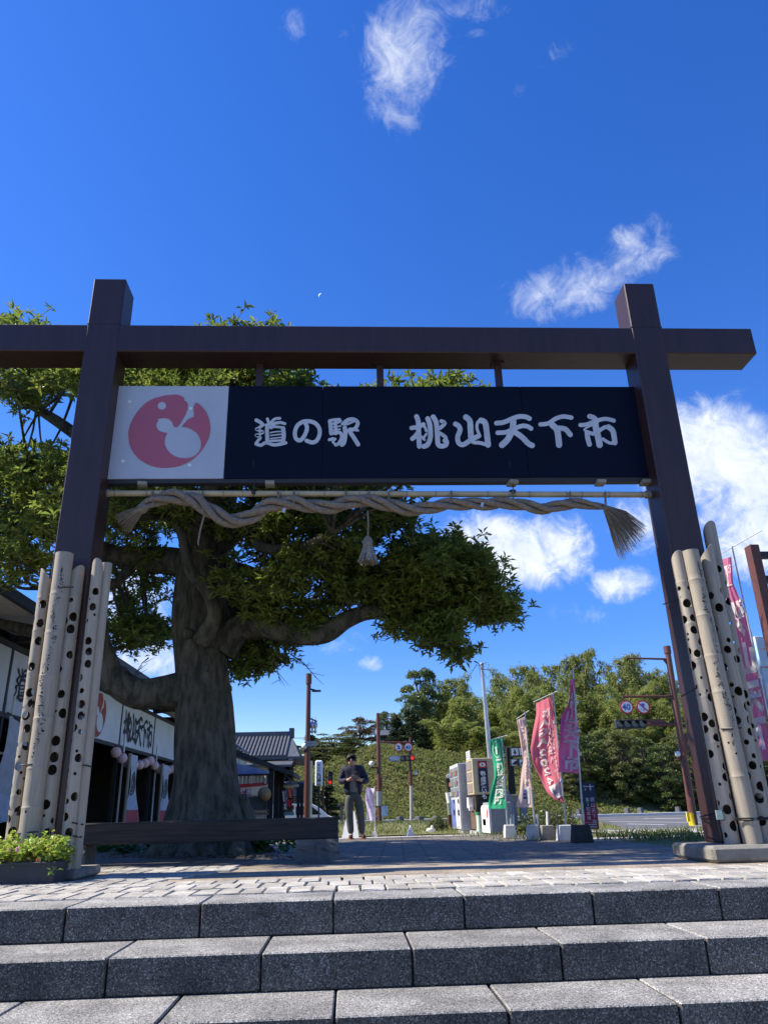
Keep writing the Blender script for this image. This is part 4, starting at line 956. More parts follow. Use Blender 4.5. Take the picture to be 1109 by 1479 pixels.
def hand(wr, tip, side):                                      # four unequal bent fingers and a thumb leaving the side of the palm
    w, p = Vector(wr), Vector(tip); d = (p - w).normalized(); up = Vector((0, -.35, .9)).normalized(); s = d.cross(up).normalized()
    for i, ln in enumerate((.062, .072, .068, .052)):
        o = p + up * (.028 - .019 * i); k = len(V)
        V.extend([o + d * .012, o + d * (.012 + ln * .5), o + d * (.012 + ln * .75) + Vector((side * .012, .02, .006))]); Rd.extend([.0085, .008, .0065]); Ed.extend([(len(V) - 3, len(V) - 2), (len(V) - 2, len(V) - 1), (10 if side > 0 else 14, k)])
    o = p + Vector((0, -.01, .03)); k = len(V); V.extend([o, o + Vector((side * .025, -.012, .03)), o + Vector((side * .055, -.005, .035))]); Rd.extend([.011, .0095, .0075]); Ed.extend([(k, k + 1), (k + 1, k + 2), (10 if side > 0 else 14, k)])
hand(V[9], V[10], 1); hand(V[13], V[14], -1)
body = skinned('body', V, Ed, Rd, skin, man)
b = MB(); c = man_base + HD                                    # nose, ears
b.tube([c + Vector((-.0, -.088, .03)), c + Vector((0, -.118, -.015)), c + Vector((0, -.098, -.02))], [.01, .016, .008], 8)
for s in (-1, 1): b.ball(c + Vector((s * .082, .01, -.005)), .026, 8, 6, sz=(.45, .8, 1.2))
obj('face_features', b, skin, man, kind='stuff')
b = MB(); b.tube([c + Vector((-.03, -.086, -.058)), c + Vector((0, -.094, -.055)), c + Vector((.03, -.086, -.058))], .006, 6); obj('mouth', b, mat('lips', (.3, .12, .1), .5), man)
b = MB()
for s in (-1, 1): b.ball(c + Vector((s * .034, -.088, .006)), .025, 12, 8, sz=(1.1, .35, .72)); b.tube([c + Vector((s * .065, -.082, .016)), c + Vector((s * .083, .01, .01))], .004, 5)
b.tube([c + Vector((-.012, -.1, .018)), c + Vector((.012, -.1, .018))], .004, 5); obj('sunglasses', b, lens, man)
b = MB(); q = random.Random(3)
def hairf(u, v):
    a = 2 * math.pi * u; front = max(0, -math.sin(a)) ** 1.5; e = math.pi * .66 * v * (1 - .62 * front)
    r = 1 + .05 * math.sin(9 * a + 4 * v) + .04 * math.sin(14 * a - 7 * v); return c + Vector((0, .012, .035)) + Vector((.106 * r * math.sin(e) * math.cos(a), .118 * r * math.sin(e) * math.sin(a), .108 * r * math.cos(e)))
b.grid(hairf, 28, 9)
for i in range(60):
    a = q.uniform(0, 6.28); e = q.uniform(.1, 1.5) * (1 - .3 * max(0, -math.sin(a))); p = c + Vector((0, .008, .045)) + Vector((.09 * math.sin(e) * math.cos(a), .104 * math.sin(e) * math.sin(a), .082 * math.cos(e))); dd = (p - c).normalized(); b.tube([p, p + dd * .02 + Vector((q.uniform(-.02, .02), q.uniform(-.01, .01), -.008)), p + dd * .02 + Vector((q.uniform(-.03, .03), 0, -.035))], [.014, .011, .004], 5)
obj('hair', b, hairm, man)
TV = [(-.08, 0, .89), (-.165, .0, .84), (-.168, -.01, .50), (-.128, .012, .085), (.01, .0, .84), (.075, -.022, .50), (.104, .012, .085), (-.08, 0, 1.0)]
skinned('trousers', TV, [(7, 0), (0, 1), (1, 2), (2, 3), (0, 4), (4, 5), (5, 6)], [(.168, .13), .116, .092, .068, .112, .092, .068, (.15, .115)], trous, man)
skinned('shirt', [(-.08, 0, .86), (-.08, .01, 1.05), (-.08, .015, 1.25), (-.085, .005, 1.395), (-.095, -.012, 1.45)], [(0, 1), (1, 2), (2, 3), (3, 4)], [(.158, .125), (.152, .125), (.15, .118), (.125, .095), (.07, .068)], shirt, man)
def open_front(me):
    bm = bmesh.new(); bm.from_mesh(me); kill = []
    for f in bm.faces:
        x, y, z = f.calc_center_median()
        w = .10 if z < 1.2 else max(.03, .10 - .22 * (z - 1.2)); cx = -.075 + (.03 if z < 1.0 else 0)
        if y < -.03 and abs(x - cx) < w and (y > -.19): kill.append(f)
        elif z < .75: kill.append(f)
    bmesh.ops.delete(bm, geom=kill, context='FACES'); bm.to_mesh(me); bm.free()
JV = [(-.08, .0, .80), (-.08, .01, 1.06), (-.08, .02, 1.26), (-.085, .01, 1.40), (-.095, .0, 1.455), (-.26, .02, 1.385), (-.35, .0, 1.12), (-.20, -.215, 1.155), (.09, .02, 1.385), (.215, .0, 1.11), (.105, -.205, 1.14)]
skinned('jacket', JV, [(0, 1), (1, 2), (2, 3), (3, 4), (3, 5), (5, 6), (6, 7), (3, 8), (8, 9), (9, 10)], [(.235, .172), (.21, .162), (.195, .15), (.135, .115), (.082, .085), .09, .08, .056, .09, .08, .056], jack, man, edit=open_front)
for s, (x, y) in ((-1, (-.125, 0)), (1, (.12, 0))):
    b = MB(); q0 = man_base + Vector((x, y - .06, .0)); 
    b.box(q0 + Vector((.01 * s, -.0, .012)), (.09, .25, .016), rot=-.25 * s, bevel=.005); o = obj('shoe_sole', b, orange, man)
    b = MB(); b.ball(q0 + Vector((.01 * s, -.03, .045)), .06, 12, 8, sz=(.78, 1.9, .75)); obj('shoe', b, shoe, man)
b = MB(); b.box(man_base + Vector((-.045, -.345, 1.205)), (.155, .012, .078), rot=Matrix.Rotation(-.6, 3, 'X'), bevel=.003); obj('phone', b, M['black'], base=man_base + Vector((-.045, -.345, 1.205)), label='black phone held in both hands by the man', cat='phone')
# ------------------------------------------------------------------ market hall on the left (runs away from the steps)
MX = -6.5
hall = thing('market_hall', (MX - 3, 22, 0), 'long open market hall with white fascia boards carrying brush lettering, left of the tree', 'building')
M['fascia'] = mat('fascia_white', (.62, .63, .62), .6, (.54, .55, .54), 1.5)
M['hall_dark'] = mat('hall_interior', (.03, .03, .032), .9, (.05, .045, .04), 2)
M['metal_roof'] = mat('blue_grey_metal_roof', (.09, .11, .14), .5, metal=.2)
M['soffit'] = mat('pale_soffit', (.5, .48, .42), .8)
FZ0, FZ1 = 2.44, 3.62
yb_ = [10.95, 14.75, 18.55, 22.35, 26.2, 30.0, 33.8]
for a, c in zip(yb_[:-1], yb_[1:]):
    b = MB(); b.span((MX - .06, a + .045, FZ0), (MX, c - .045, FZ1), bevel=.004); obj('fascia_board', b, M['fascia'], hall)
    b = MB(); b.span((MX - .09, a - .04, -.3), (MX + .015, a + .04, FZ1 + .3)); obj('post', b, M['charcoal'], hall)
    b = MB(); b.cyl((MX + .12, a + .12, -.3), (MX + .12, a + .12, FZ0 + .3), .03, 8); obj('pipe', b, M['white_paint'], hall)
    b = MB(); b.prism([(MX, a, FZ1 + .12), (MX + .85, a, FZ1 + .22), (MX + .85, a, FZ1 + .3), (MX, a, FZ1 + .42)], (0, .09, 0)); obj('eave_bracket', b, M['charcoal'], hall)
b = MB(); b.span((MX - .05, 10.95, FZ1 + .01), (MX + .03, 33.8, FZ1 + .11)); b.span((MX - .03, 10.95, FZ0 - .1), (MX + .02, 33.8, FZ0 - .01)); obj('rail', b, M['charcoal'], hall, kind='stuff')
b = MB(); b.prism([(MX + 1.0, 10.8, FZ1 + .30), (MX + 1.0, 10.8, FZ1 + .42), (MX - 5, 10.8, FZ1 + 2.2), (MX - 9, 10.8, FZ1 + 1.2), (MX - 9, 10.8, FZ1 + 1.08), (MX - 5, 10.8, FZ1 + 2.06)], (0, 23.2, 0)); rf = obj('roof', b, M['metal_roof'], hall)
b = MB(); b.span((MX - .0, 10.85, FZ1 + .27), (MX + .95, 33.9, FZ1 + .295)); obj('soffit', b, M['soffit'], hall)
b = MB(); b.span((MX + .97, 10.8, FZ1 + .26), (MX + 1.06, 34, FZ1 + .44)); obj('gutter', b, M['charcoal'], rf)
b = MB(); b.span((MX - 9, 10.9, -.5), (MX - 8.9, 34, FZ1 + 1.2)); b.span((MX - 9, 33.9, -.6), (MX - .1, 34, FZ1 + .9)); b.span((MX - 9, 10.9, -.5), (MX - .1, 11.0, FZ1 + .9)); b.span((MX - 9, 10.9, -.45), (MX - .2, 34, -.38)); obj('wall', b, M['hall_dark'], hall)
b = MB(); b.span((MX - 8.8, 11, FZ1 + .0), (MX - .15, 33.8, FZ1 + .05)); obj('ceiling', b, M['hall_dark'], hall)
for i, y in enumerate((11.5, 13.3, 15.6, 17.2)):                  # shelving with crates, far inside
    b = MB()
    for z in (.5, 1.0, 1.5, 1.95): b.span((MX - 2.2, y, z), (MX - 1.5, y + 1.5, z + .05))
    for yy in (y, y + 1.45): b.span((MX - 2.2, yy, -.3), (MX - 2.15, yy + .05, 2.0)); b.span((MX - 1.55, yy, -.3), (MX - 1.5, yy + .05, 2.0))
    obj('shelf', b, M['grey_paint'], hall)
def hallfn(yc, zc): return lambda x, y, z: Vector((MX + .006 + z * .0006, yc + x * .74, zc - y))
for key, yc, zc, s in (('michi', 15.35, 3.03, .62), ('no', 16.4, 3.03, .5), ('eki', 17.4, 3.03, .6), ('momo', 22.98, 3.0, .72), ('yama', 23.65, 3.0, .72), ('ten', 24.3, 3.0, .74), ('shita', 24.95, 3.0, .72), ('ichi', 25.6, 3.0, .72)):
    b = MB(); brush(b, key, hallfn(yc, zc), s * 1.1); obj('letter', b, M['black'], hall)
fx = lambda x, y: Vector((MX + .004, 20.25 + (x - 600) * .0022, 3.02 - (y - 400) * .0022))
b = MB(); b.prism([fx(x, y) for x, y in E1], (.003, 0, 0)); obj('emblem', b, mat('brick_red', (.33, .055, .04), .6), hall)
# things hung from / standing in the hall
lan = mat('pink_lantern_paper', (.75, .42, .42), .7, (.7, .5, .48), 4)
k = 0
for i in range(13):
    u = i / 12; y = 21.4 + 7.4 * u; z = 2.16 - .22 * math.sin(math.pi * ((u * 2) % 1)) ** 1
    ln = thing('paper_lantern', (MX + .22, y, z), 'small round pink paper lantern strung under the market hall fascia', 'lantern', 'pink lanterns strung under the hall fascia')
    b = MB(); b.lathe(ln.location, [(.04, -.14), (.11, -.1), (.15, -.03), (.15, .03), (.11, .1), (.04, .14)], 12); obj('shade', b, lan, ln)
    b = MB(); b.lathe(ln.location, [(.045, .14), (.045, .165)], 8); obj('cap', b, M['charcoal'], ln)
b = MB(); b.tube([Vector((MX + .22, 21.2 + .3 * i, 2.36 - .2 * abs(math.sin(i * .42)))) for i in range(26)], .008, 4); obj('lantern_string', b, M['wire'], base=(MX + .22, 25, 2.3), label='thin dark string carrying the pink lanterns', cat='string')
def crest_flag(y, z0, z1, w, label, red=True, X=MX + .4):
    t = thing('hanging_banner', (X, y, z0), label, 'banner', 'white crested banners hung along the market hall')
    def fn(u, v):
        q = v ** .8; return Vector((X + .07 * math.sin(3 * u + 5 * v) * (.3 + v) + .12 * u * v, y + w * (u - .5) * (1 - .35 * v * v) + .1 * v, z1 - (z1 - z0) * v))
    b = MB(); b.grid(lambda u, v: fn(u, v * .8), 10, 16); obj('cloth', b, M['white_cloth'], t)
    b = MB(); b.grid(lambda u, v: fn(u, .8 + v * .2), 10, 6); obj('hem', b, mat('red_hem', (.5, .09, .09), .8), t) if red else obj('hem', b, M['white_cloth'], t)
    b = MB()
    for r in (.42, .30, .18):
        b.grid(lambda u, v, r=r: fn(.5 + (r - .07 * v) * math.cos(6.283 * u), .42 + (r - .07 * v) * .42 * math.sin(6.283 * u)) + Vector((.012, 0, 0)), 24, 1)
    obj('crest', b, M['charcoal'], t)
    b = MB(); b.cyl((X - .02, y - w * .55, z0 - 1.0), (X - .02, y - w * .55, z1 + .03), .05, 8); obj('pole', b, M['tan_bracket'], t)
    return t
M['white_cloth'] = mat('white_cloth', (.62, .64, .7), .85, trans=.25)
crest_flag(22.6, .35, 2.16, .72, 'white hanging banner with a swirl crest and red hem, nearer of two at the hall')
crest_flag(26.6, .35, 2.10, .85, 'white hanging banner with a round crest and red hem beside the tree trunk')
t = thing('hanging_banner', (MX + .5, 14.6, 1.2), 'pale blank banner at the left edge below the fascia', 'banner')
b = MB(); b.grid(lambda u, v: Vector((MX + .5 + .05 * math.sin(4 * v), 13.9 + .95 * u - .25 * v, 2.25 - 1.35 * v - .12 * u)), 6, 10); obj('cloth', b, M['white_cloth'], t)
b = MB(); b.cyl((MX + .5, 13.8, 2.3), (MX + .5, 15.0, 2.17), .015, 6); obj('rod', b, M['charcoal'], t)
t = thing('parasol_cloth', (MX + .6, 14.2, .2), 'pale cloth sheet draped low at the left edge behind the bamboo', 'cloth')
b = MB(); b.grid(lambda u, v: Vector((MX + .6 + .3 * v, 13.2 + 1.6 * u * (.2 + .8 * v), 1.05 - .55 * v + .02 * math.sin(9 * u))), 8, 6); obj('sheet', b, M['white_cloth'], t)

# ------------------------------------------------------------------ food stall, right of the trunk
M['stall_wood'] = mat('dark_stall_timber', (.02, .02, .026), .8); M['stall_roof'] = mat('dark_stall_roof', (.035, .037, .045), .7, bump=.2)
SYs = 31.0; zg = ground_z(31)
def at(x, y, Y=SYs): return P(x, y, Y)
st = thing('food_stall', (at(380, 1175).x, SYs, zg), 'dark timber food stall with a red awning and a blue printed banner under its roof', 'stall')
rl, rr_ = at(300, 1078), at(424, 1121)
b = MB(); b.prism([rl, rr_, rr_ + Vector((0, 0, .16)), rl + Vector((0, 0, .28))], (0, 4.5, 0)); obj('roof', b, M['stall_roof'], st)
for px in (391, 399.5, 406):
    p = at(px, 1140, SYs + .2 + (px - 391) * .12); b = MB(); b.span((p.x - .1, p.y - .1, zg), (p.x + .1, p.y + .1, 2.3)); obj('post', b, M['stall_wood'], st)
a, c = at(325, 1098), at(390, 1116); b = MB(); b.prism([a, at(389, 1114), at(389, 1118), at(325, 1118)], (0, .05, 0)); obj('printed_banner', b, mat('blue_banner', (.10, .17, .42), .8, (.3, .36, .5), 1.2), st)
b = MB(); b.span(at(330, 1121), at(392, 1117) + Vector((0, .2, 0))); obj('beam', b, M['stall_wood'], st)
for i in range(9):
    p = at(341 + i * 5.5, 1124); b = MB(); b.span((p.x - .05, SYs + .25, p.z - .2), (p.x + .05, SYs + .3, p.z + .1)); obj('slat', b, M['soffit'], st)
b = MB(); b.prism([at(338, 1133), at(384, 1130), at(384, 1134), at(338, 1139)], (0, .35, 0)); obj('awning', b, M['sign_red'], st)
for px in (364, 384): b = MB(); b.cyl(at(px, 1120.5, SYs - .05), at(px - 1, 1132, SYs - .05), .04, 6); obj('strut', b, M['soffit'], st)
a, c = at(336, 1139.5, SYs - .02), at(362, 1148.5, SYs - .02); b = MB(); b.span(a, c + Vector((0, .05, 0))); sg = obj('sign_panel', b, M['sign_red'], st)
b = MB(); text_on(b, 'いか焼き', plane_fn(Vector(((a.x + c.x) / 2 - .05, SYs - .03, c.z + .05)), (1, 0, 0), (0, 0, 1), .215), .03); obj('lettering', b, M['white_paint'], sg)
b = MB(); b.span(at(345, 1171, SYs + .6), at(387, 1150, SYs + .65))
for i in range(16): p = at(346 + i * 2.6, 1160, SYs + .58); b.span((p.x, SYs + .55, zg + .1), (p.x + .03, SYs + .6, p.z + .3))
obj('corrugated_front', b, mat('corrugated_sheet', (.18, .23, .25), .6), st, kind='stuff')
b = MB(); b.span(at(346, 1172, SYs - .1), at(390, 1170, SYs + .5) + Vector((0, .5, .02))); b.span(at(348, 1178, SYs), at(388, 1173, SYs) + Vector((0, .3, 0))); obj('counter', b, mat('stall_counter', (.3, .2, .12), .8), st)
b = MB(); p = at(382, 1147, SYs - .1); b.ball(p, .26, 12, 8); obj('round_gong', b, mat('tan_hide', (.3, .2, .1), .7), st)
b = MB(); b.prism([at(405, 1108, SYs + .1), at(421, 1128, SYs + .1), at(421, 1131, SYs + .1), at(405, 1112, SYs + .1)], (0, 3.5, 0)); obj('bargeboard', b, M['stall_roof'], st)
# display stand with hanging goods and a slatted screen
ds = thing('goods_stand', (at(418, 1175, 33).x, 33, ground_z(33)), 'stand with red and patterned goods hanging under a small roof beside the stall', 'stand')
b = MB(); b.span(at(409, 1137, 33), at(431, 1133, 33) + Vector((0, 1.2, 0))); obj('canopy', b, M['soffit'], ds)
for i, (px, py, w, h, cc) in enumerate(((410, 1150, 6, 16, (.45, .45, .55)), (419, 1145, 7, 14, (.55, .14, .1)), (418, 1160, 8, 10, (.55, .05, .06)), (412, 1165, 5, 8, (.55, .6, .7)), (423, 1166, 4, 6, (.6, .05, .05)))):
    a, c = at(px - w / 2, py + h / 2, 32.9), at(px + w / 2, py - h / 2, 32.9); b = MB(); b.grid(lambda u, v: Vector((a.x + (c.x - a.x) * u, 32.9 + .05 * math.sin(9 * u + 4 * v), a.z + (c.z - a.z) * v)), 6, 5); obj('hanging_cloth', b, mat('goods%s' % 'abcde'[i], cc, .8, tuple(min(1, q * 1.6) for q in cc), 9), ds)
for i in range(8): b = MB(); p = at(424, 1138 + 3 * i, 33.4); b.span((p.x, 33.4, p.z), (p.x + .55, 33.45, p.z + .05)); obj('slat', b, M['soffit'], ds)
for px in (410, 431, 436): b = MB(); p = at(px, 1150, 33.3); b.span((p.x - .06, 33.3, ground_z(33)), (p.x + .06, 33.4, at(px, 1131, 33.3).z)); obj('post', b, M['stall_wood'], ds)
b = MB(); b.span(at(410, 1178, 33), at(424, 1173, 33) + Vector((0, .4, 0))); obj('table', b, mat('blue_table', (.2, .35, .45), .7), ds)

# ------------------------------------------------------------------ tiled house behind the stall
HY = 44.0; hz = ground_z(44)
def ah(x, y, Y=HY): return P(x, y, Y)
M['tile'] = mat('grey_roof_tile', (.105, .11, .12), .55, (.075, .08, .088), 3); M['house_wall'] = mat('house_wall', (.42, .39, .34), .9, (.34, .31, .27), 2); M['plaster'] = mat('white_plaster', (.62, .62, .6), .8)
house = thing('tiled_house', (ah(380, 1170).x, HY + 3, hz), 'two-storey house with a ridged grey tile roof behind the food stall', 'house')
e0, e1 = ah(270, 1096), ah(409, 1092.5); r0, r1 = ah(270, 1066.5, HY + 3.2), ah(421, 1063.5, HY + 3.2); e1.z = e0.z = (e0.z + e1.z) / 2; r0.z = r1.z
g1 = Vector((r1.x + .05, HY + 6.4, e1.z)); back0 = Vector((e0.x, HY + 6.4, e0.z))
e1.x = r1.x
b = MB(); b.prism([e0, r0, r0 - Vector((0, 0, .14)), e0 - Vector((0, 0, .14))], (r1.x - r0.x, 0, 0)); b.prism([back0, r0, r0 - Vector((0, 0, .14)), back0 - Vector((0, 0, .14))], (r1.x - r0.x, 0, 0)); rf = obj('roof', b, M['tile'], house)
nt = 26; s0 = r1 - e1
rm = MB(); rm.tube([Vector((0, 0, .0)), Vector((0, s0.y, s0.z))], .09, 6); tm_ = mesh_from('tile_row', rm, M['tile'])
for i in range(nt): inst('tile_row', tm_, rf, e0 + Vector(((r1.x - e0.x) * (i + .5) / nt, 0, .03)) - house.location)
b = MB(); b.span((r0.x, HY + 3.0, r1.z - .05), (r1.x + .12, HY + 3.4, r1.z + .28)); b.span((r1.x - .12, HY + 2.9, r1.z - .1), (r1.x + .16, HY + 3.5, r1.z + .46)); obj('ridge', b, M['tile'], rf)
b = MB(); b.span((e0.x, HY + .5, hz), (r1.x - .35, HY + 6, e1.z - .1)); obj('wall', b, M['house_wall'], house)
x = r1.x - .3; b = MB(); b.prism([(x, HY + .5, e1.z - .1), (x, HY + 3.2, r1.z - .2), (x, HY + 5.9, e1.z - .1)], (.26, 0, 0)); obj('gable', b, M['plaster'], house)
for sgn, yy in ((1, HY), (-1, HY + 6.4)):
    b = MB(); b.prism([(r1.x - .05, yy, e1.z - .12), (r1.x - .05, HY + 3.2, r1.z - .05), (r1.x - .05, HY + 3.2, r1.z - .2), (r1.x - .05, yy, e1.z - .22)], (.14, 0, 0)); obj('bargeboard', b, M['charcoal'], house)
a, c = ah(345, 1103, HY - 1.3), ah(409, 1097, HY + .4); b = MB(); b.prism([Vector((a.x, HY - 1.4, a.z - .1)), Vector((a.x, HY + .5, c.z)), Vector((a.x, HY + .5, c.z - .12)), Vector((a.x, HY - 1.4, a.z - .22))], (c.x - a.x + .6, 0, 0)); obj('lower_roof', b, M['tile'], house)
for px in (413, 418): p = ah(px, 1112, HY + .45); b = MB(); b.span((p.x - .25, p.y, p.z - .6), (p.x + .25, p.y + .04, p.z + .5)); w = obj('window', b, M['charcoal'], house); b = MB(); b.span((p.x - .2, p.y - .01, p.z - .5), (p.x + .2, p.y - .002, p.z + .4)); obj('pane', b, M['glass_dark'], w)
for i, (dx, ddz) in enumerate(((0, .25),)):
    b = MB(); x0 = r1.x + dx; b.span((x0, HY + 1, hz), (x0 + .7, HY + 4.6, 1.35)); lw = obj('annex', b, mat('weathered_boards', (.06, .05, .04), .9), house)
    b = MB(); b.prism([(x0 - .2, HY + .2, 1.38), (x0 - .2, HY + 2.8, 2.2), (x0 - .2, HY + 5.4, 1.38)], (1.1, 0, 0)); obj('annex_roof', b, M['tile'], lw)
sh = thing('shed', (ah(330, 1090, 40).x, 40, ground_z(40)), 'pale shed with a sloping metal roof between the trunk and the tiled house', 'shed')
a = ah(320, 1060, 40); c = ah(350, 1081, 40); b = MB(); b.prism([a, c, c - Vector((0, 0, .12)), a - Vector((0, 0, .12))], (0, 3, 0)); obj('roof', b, M['metal_roof'], sh)
b = MB(); b.prism([Vector((a.x, 40.2, hz)), Vector((c.x - .1, 40.2, hz)), Vector((c.x - .1, 40.2, c.z - .15)), Vector((a.x, 40.2, a.z - .2))], (0, 2.6, 0)); obj('wall', b, mat('cream_wall', (.45, .43, .34), .9), sh)

# ------------------------------------------------------------------ lamp columns, signals
def column_pole(name, px, ytop, ybase, Y, r, label, cat, m=None, cap=True):
    b0 = P(px[1], ybase, Y); tp = P(px[0], ytop, Y); z0 = ground_z(Y)
    t = thing(name, (b0.x, Y, z0), label, cat); b = MB(); b.tube([Vector((b0.x, Y, z0)), Vector((b0.x, Y, z0)).lerp(tp, .5), tp], [r * 1.1, r, r * .85], 12); obj('column', b, m or M['rust_pole'], t)
    return t, tp
def globe(t, p, r, arm_from):
    b = MB(); b.tube([arm_from, p + Vector((0, 0, -r * 1.5))], .035, 6); b.lathe(p, [(.03, -r * 1.6), (r * .6, -r * 1.25), (r * .6, -r * .9)], 10); o = obj('lamp_arm', b, M['rust_pole'], t)
    b = MB(); b.ball(p, r, 14, 10); obj('lamp_globe', b, M['lamp_globe'], o)
Y1 = 30.0
lp, tp = column_pole('lamp_post', (446, 443), 986, 1182, Y1, .10, 'brown lamp post with a globe lamp and two hanging fish ornaments behind the bench end', 'lamp post')
b = MB(); b.cyl(tp - Vector((0, 0, .05)), tp + Vector((0, 0, .35)), .12, 10); obj('cap', b, M['rust_pole'], lp)
a = P(446, 995, Y1); b = MB(); b.tube([a, P(452, 996, Y1), P(458, 998.5, Y1)], [.04, .035, .05], 6); b.box(P(457, 998, Y1), (.35, .16, .06)); obj('lamp_head', b, M['charcoal'], lp)
globe(lp, P(440.5, 1078, Y1), .105 * 1.25, P(444, 1083, Y1))
b = MB(); b.tube([P(446, 1037, Y1), P(458, 1042, Y1)], .03, 6); ar = obj('ornament_arm', b, M['charcoal'], lp)
for px in (451, 455.5):
    p = P(px, 1050, Y1); b = MB(); b.lathe(p, [(.005, -.26), (.07, -.18), (.03, -.1), (.085, .02), (.09, .1), (.05, .19), (.01, .24)], 8); b.tube([p + Vector((0, 0, .22)), p + Vector((0, 0, .38))], .008, 4); obj('fish_ornament', b, M['steel'], ar)
for i, py in enumerate((1072, 1076)): b = MB(); b.box(P(449.5, py, Y1 - .12), (.45, .02, .09)); obj('name_plate', b, M['grey_paint'], lp)
wp_ = P(450, 1100, Y1 + .5); b = MB(); b.tube([Vector((wp_.x - .05, Y1 + .5, ground_z(Y1))), P(449, 1099, Y1 + .5)], [.085, .075], 10); obj('pole', b, mat('pale_pole', (.62, .58, .45), .7, (.45, .42, .32), 2), base=(wp_.x, Y1 + .5, ground_z(Y1)), label='short pale wooden pole just right of the brown lamp post', cat='pole')
# light-box sign
LBY = 36.0
a, c = P(455, 1136, LBY), P(466, 1098, LBY); ls = thing('light_box_sign', ((a.x + c.x) / 2, LBY, ground_z(LBY)), 'tall white light-box sign with vertical black brush lettering behind the lamp post', 'sign')
b = MB(); b.span(a, c + Vector((0, .35, 0)), bevel=.05); bx = obj('box', b, M['white_paint'], ls)
b = MB(); b.span(Vector((a.x + .2, LBY + .1, ground_z(LBY))), Vector((c.x - .2, LBY + .25, a.z))); obj('stand', b, M['charcoal'], ls)
w = c.x - a.x; b = MB(); column_on(b, '桃山の', plane_fn(Vector(((a.x + c.x) / 2, LBY - .004, c.z - .12)), (1, 0, 0), (0, 0, 1), w * .36), bold=.01); column_on(b, '乃海舟', plane_fn(Vector(((a.x + c.x) / 2, LBY - .005, c.z - .12 - w * 1.2)), (1, 0, 0), (0, 0, 1), w * .68), pitch=.96, bold=.025); obj('lettering', b, M['black'], bx)
# second column with arm and globe
Y2 = 41.5
t2, tp = column_pole('lamp_post', (545.8, 548.3), 1030, 1181, Y2, .11, 'dark brown lamp post with a long arm and globe lamp just right of the man', 'lamp post')
b = MB(); b.tube([P(546, 1041, Y2), P(556, 1038.5, Y2), P(571, 1037.5, Y2)], .035, 6); obj('lamp_arm', b, M['rust_pole'], t2)
globe(t2, P(536.5, 1103, Y2), .14, P(546, 1108, Y2)); 
b = MB(); b.box(P(549.5, 1130, Y2 - .1), (.16, .2, .5)); obj('control_box', b, M['rust_pole'], t2)
b = MB(); b.cyl(P(547.3, 1164, Y2), P(547.0, 1143, Y2), .14, 10); obj('wrapped_notice', b, M['grey_paint'], t2)
# signal column (thin) with two round signs
def disc_sign(parent, c, r, back=True):
    b = MB(); b.cyl(c + Vector((0, .03, 0)), c + Vector((0, -.0, 0)), r, 24); o = obj('sign_disc', b, M['sign_red'], parent)
    b = MB(); b.cyl(c + Vector((0, -.012, 0)), c + Vector((0, -.002, 0)), r * .78, 24); o2 = obj('sign_face', b, M['white_paint'], o); return o
def signal_head(parent, c, n, w, horizontal=True, lit=None, name='signal_head'):
    d = Vector((1, 0, 0)) if horizontal else Vector((0, 0, -1)); b = MB()
    sz = (w * n, .22, w * 1.15) if horizontal else (w * 1.15, .22, w * n); b.box(c, sz, bevel=.03); h = obj(name, b, M['charcoal'], parent)
    for i in range(n):
        p = c + d * (w * (i - (n - 1) / 2)) + Vector((0, -.11, 0)); b = MB(); b.cyl(p, p + Vector((0, -.02, 0)), w * .38, 14); obj('lens', b, M['red_light'] if lit == i else M['glass_dark'], h)
        b = MB(); b.grid(lambda u, v: p + Vector((w * .42 * math.cos(math.pi * u), -.22 * v, w * .42 * math.sin(math.pi * u))), 10, 1); obj('visor', b, M['black'], h)
    return h
Y3 = 43.0
t3, tp = column_pole('traffic_signal', (592, 594), 1085, 1189, Y3, .075, 'slim brown signal post showing red, with two round signs, before the grass bank', 'traffic signal')
b = MB(); b.tube([P(548, 1072, Y3 + .1), P(575, 1072, Y3), P(593, 1072.5, Y3)], .04, 6); b.tube([P(592.5, 1065, Y3), P(592.5, 1090, Y3)], .06, 8); obj('sign_arm', b, M['rust_pole'], t3)
for px in (575.5, 589.5): disc_sign(t3, P(px, 1079, Y3 - .12), .245)
s1 = kids(t3)[-2:]
b = MB(); p = P(575.5, 1079, Y3 - .14); b.box(p, (.05, .006, .25), rot=Matrix.Rotation(-.7, 3, 'Y')); b.box(p + Vector((.02, 0, .02)), (.09, .006, .09)); b.box(p + Vector((0, 0, -.09)), (.16, .006, .05)); obj('symbol', b, M['sign_blue'], t3, kind='stuff')
b = MB(); text_on(b, '40', plane_fn(P(589.5, 1082, Y3 - .14), (1, 0, 0), (0, 0, 1), .28), .03); obj('numeral', b, M['sign_blue'], t3)
signal_head(t3, P(588, 1095, Y3 - .1), 3, .27, True, 2)
b = MB(); a, c = P(562.5, 1099, Y3 - .1), P(579.5, 1092, Y3 - .1); b.span(a, c + Vector((0, .03, 0))); npt = obj('place_name_plate', b, mat('pale_blue_plate', (.26, .36, .62), .5), t3)
b = MB()
for i in range(5): b.box((a.x + (c.x - a.x) * (.14 + .18 * i), a.y - .006, a.z + (c.z - a.z) * .62), (.085, .004, .085))
b.box(((a.x + c.x) / 2, a.y - .006, a.z + .06), ((c.x - a.x) * .7, .004, .03)); obj('plate_print', b, M['white_paint'], npt, kind='stuff')
globe(t3, P(600.5, 1117, Y3), .09, P(594, 1121, Y3)); b = MB(); b.cyl(P(594, 1189, Y3 - .02), P(593.6, 1135, Y3 - .02), .085, 10); obj('sleeve', b, mat('buff_sleeve', (.5, .46, .38), .7), t3)
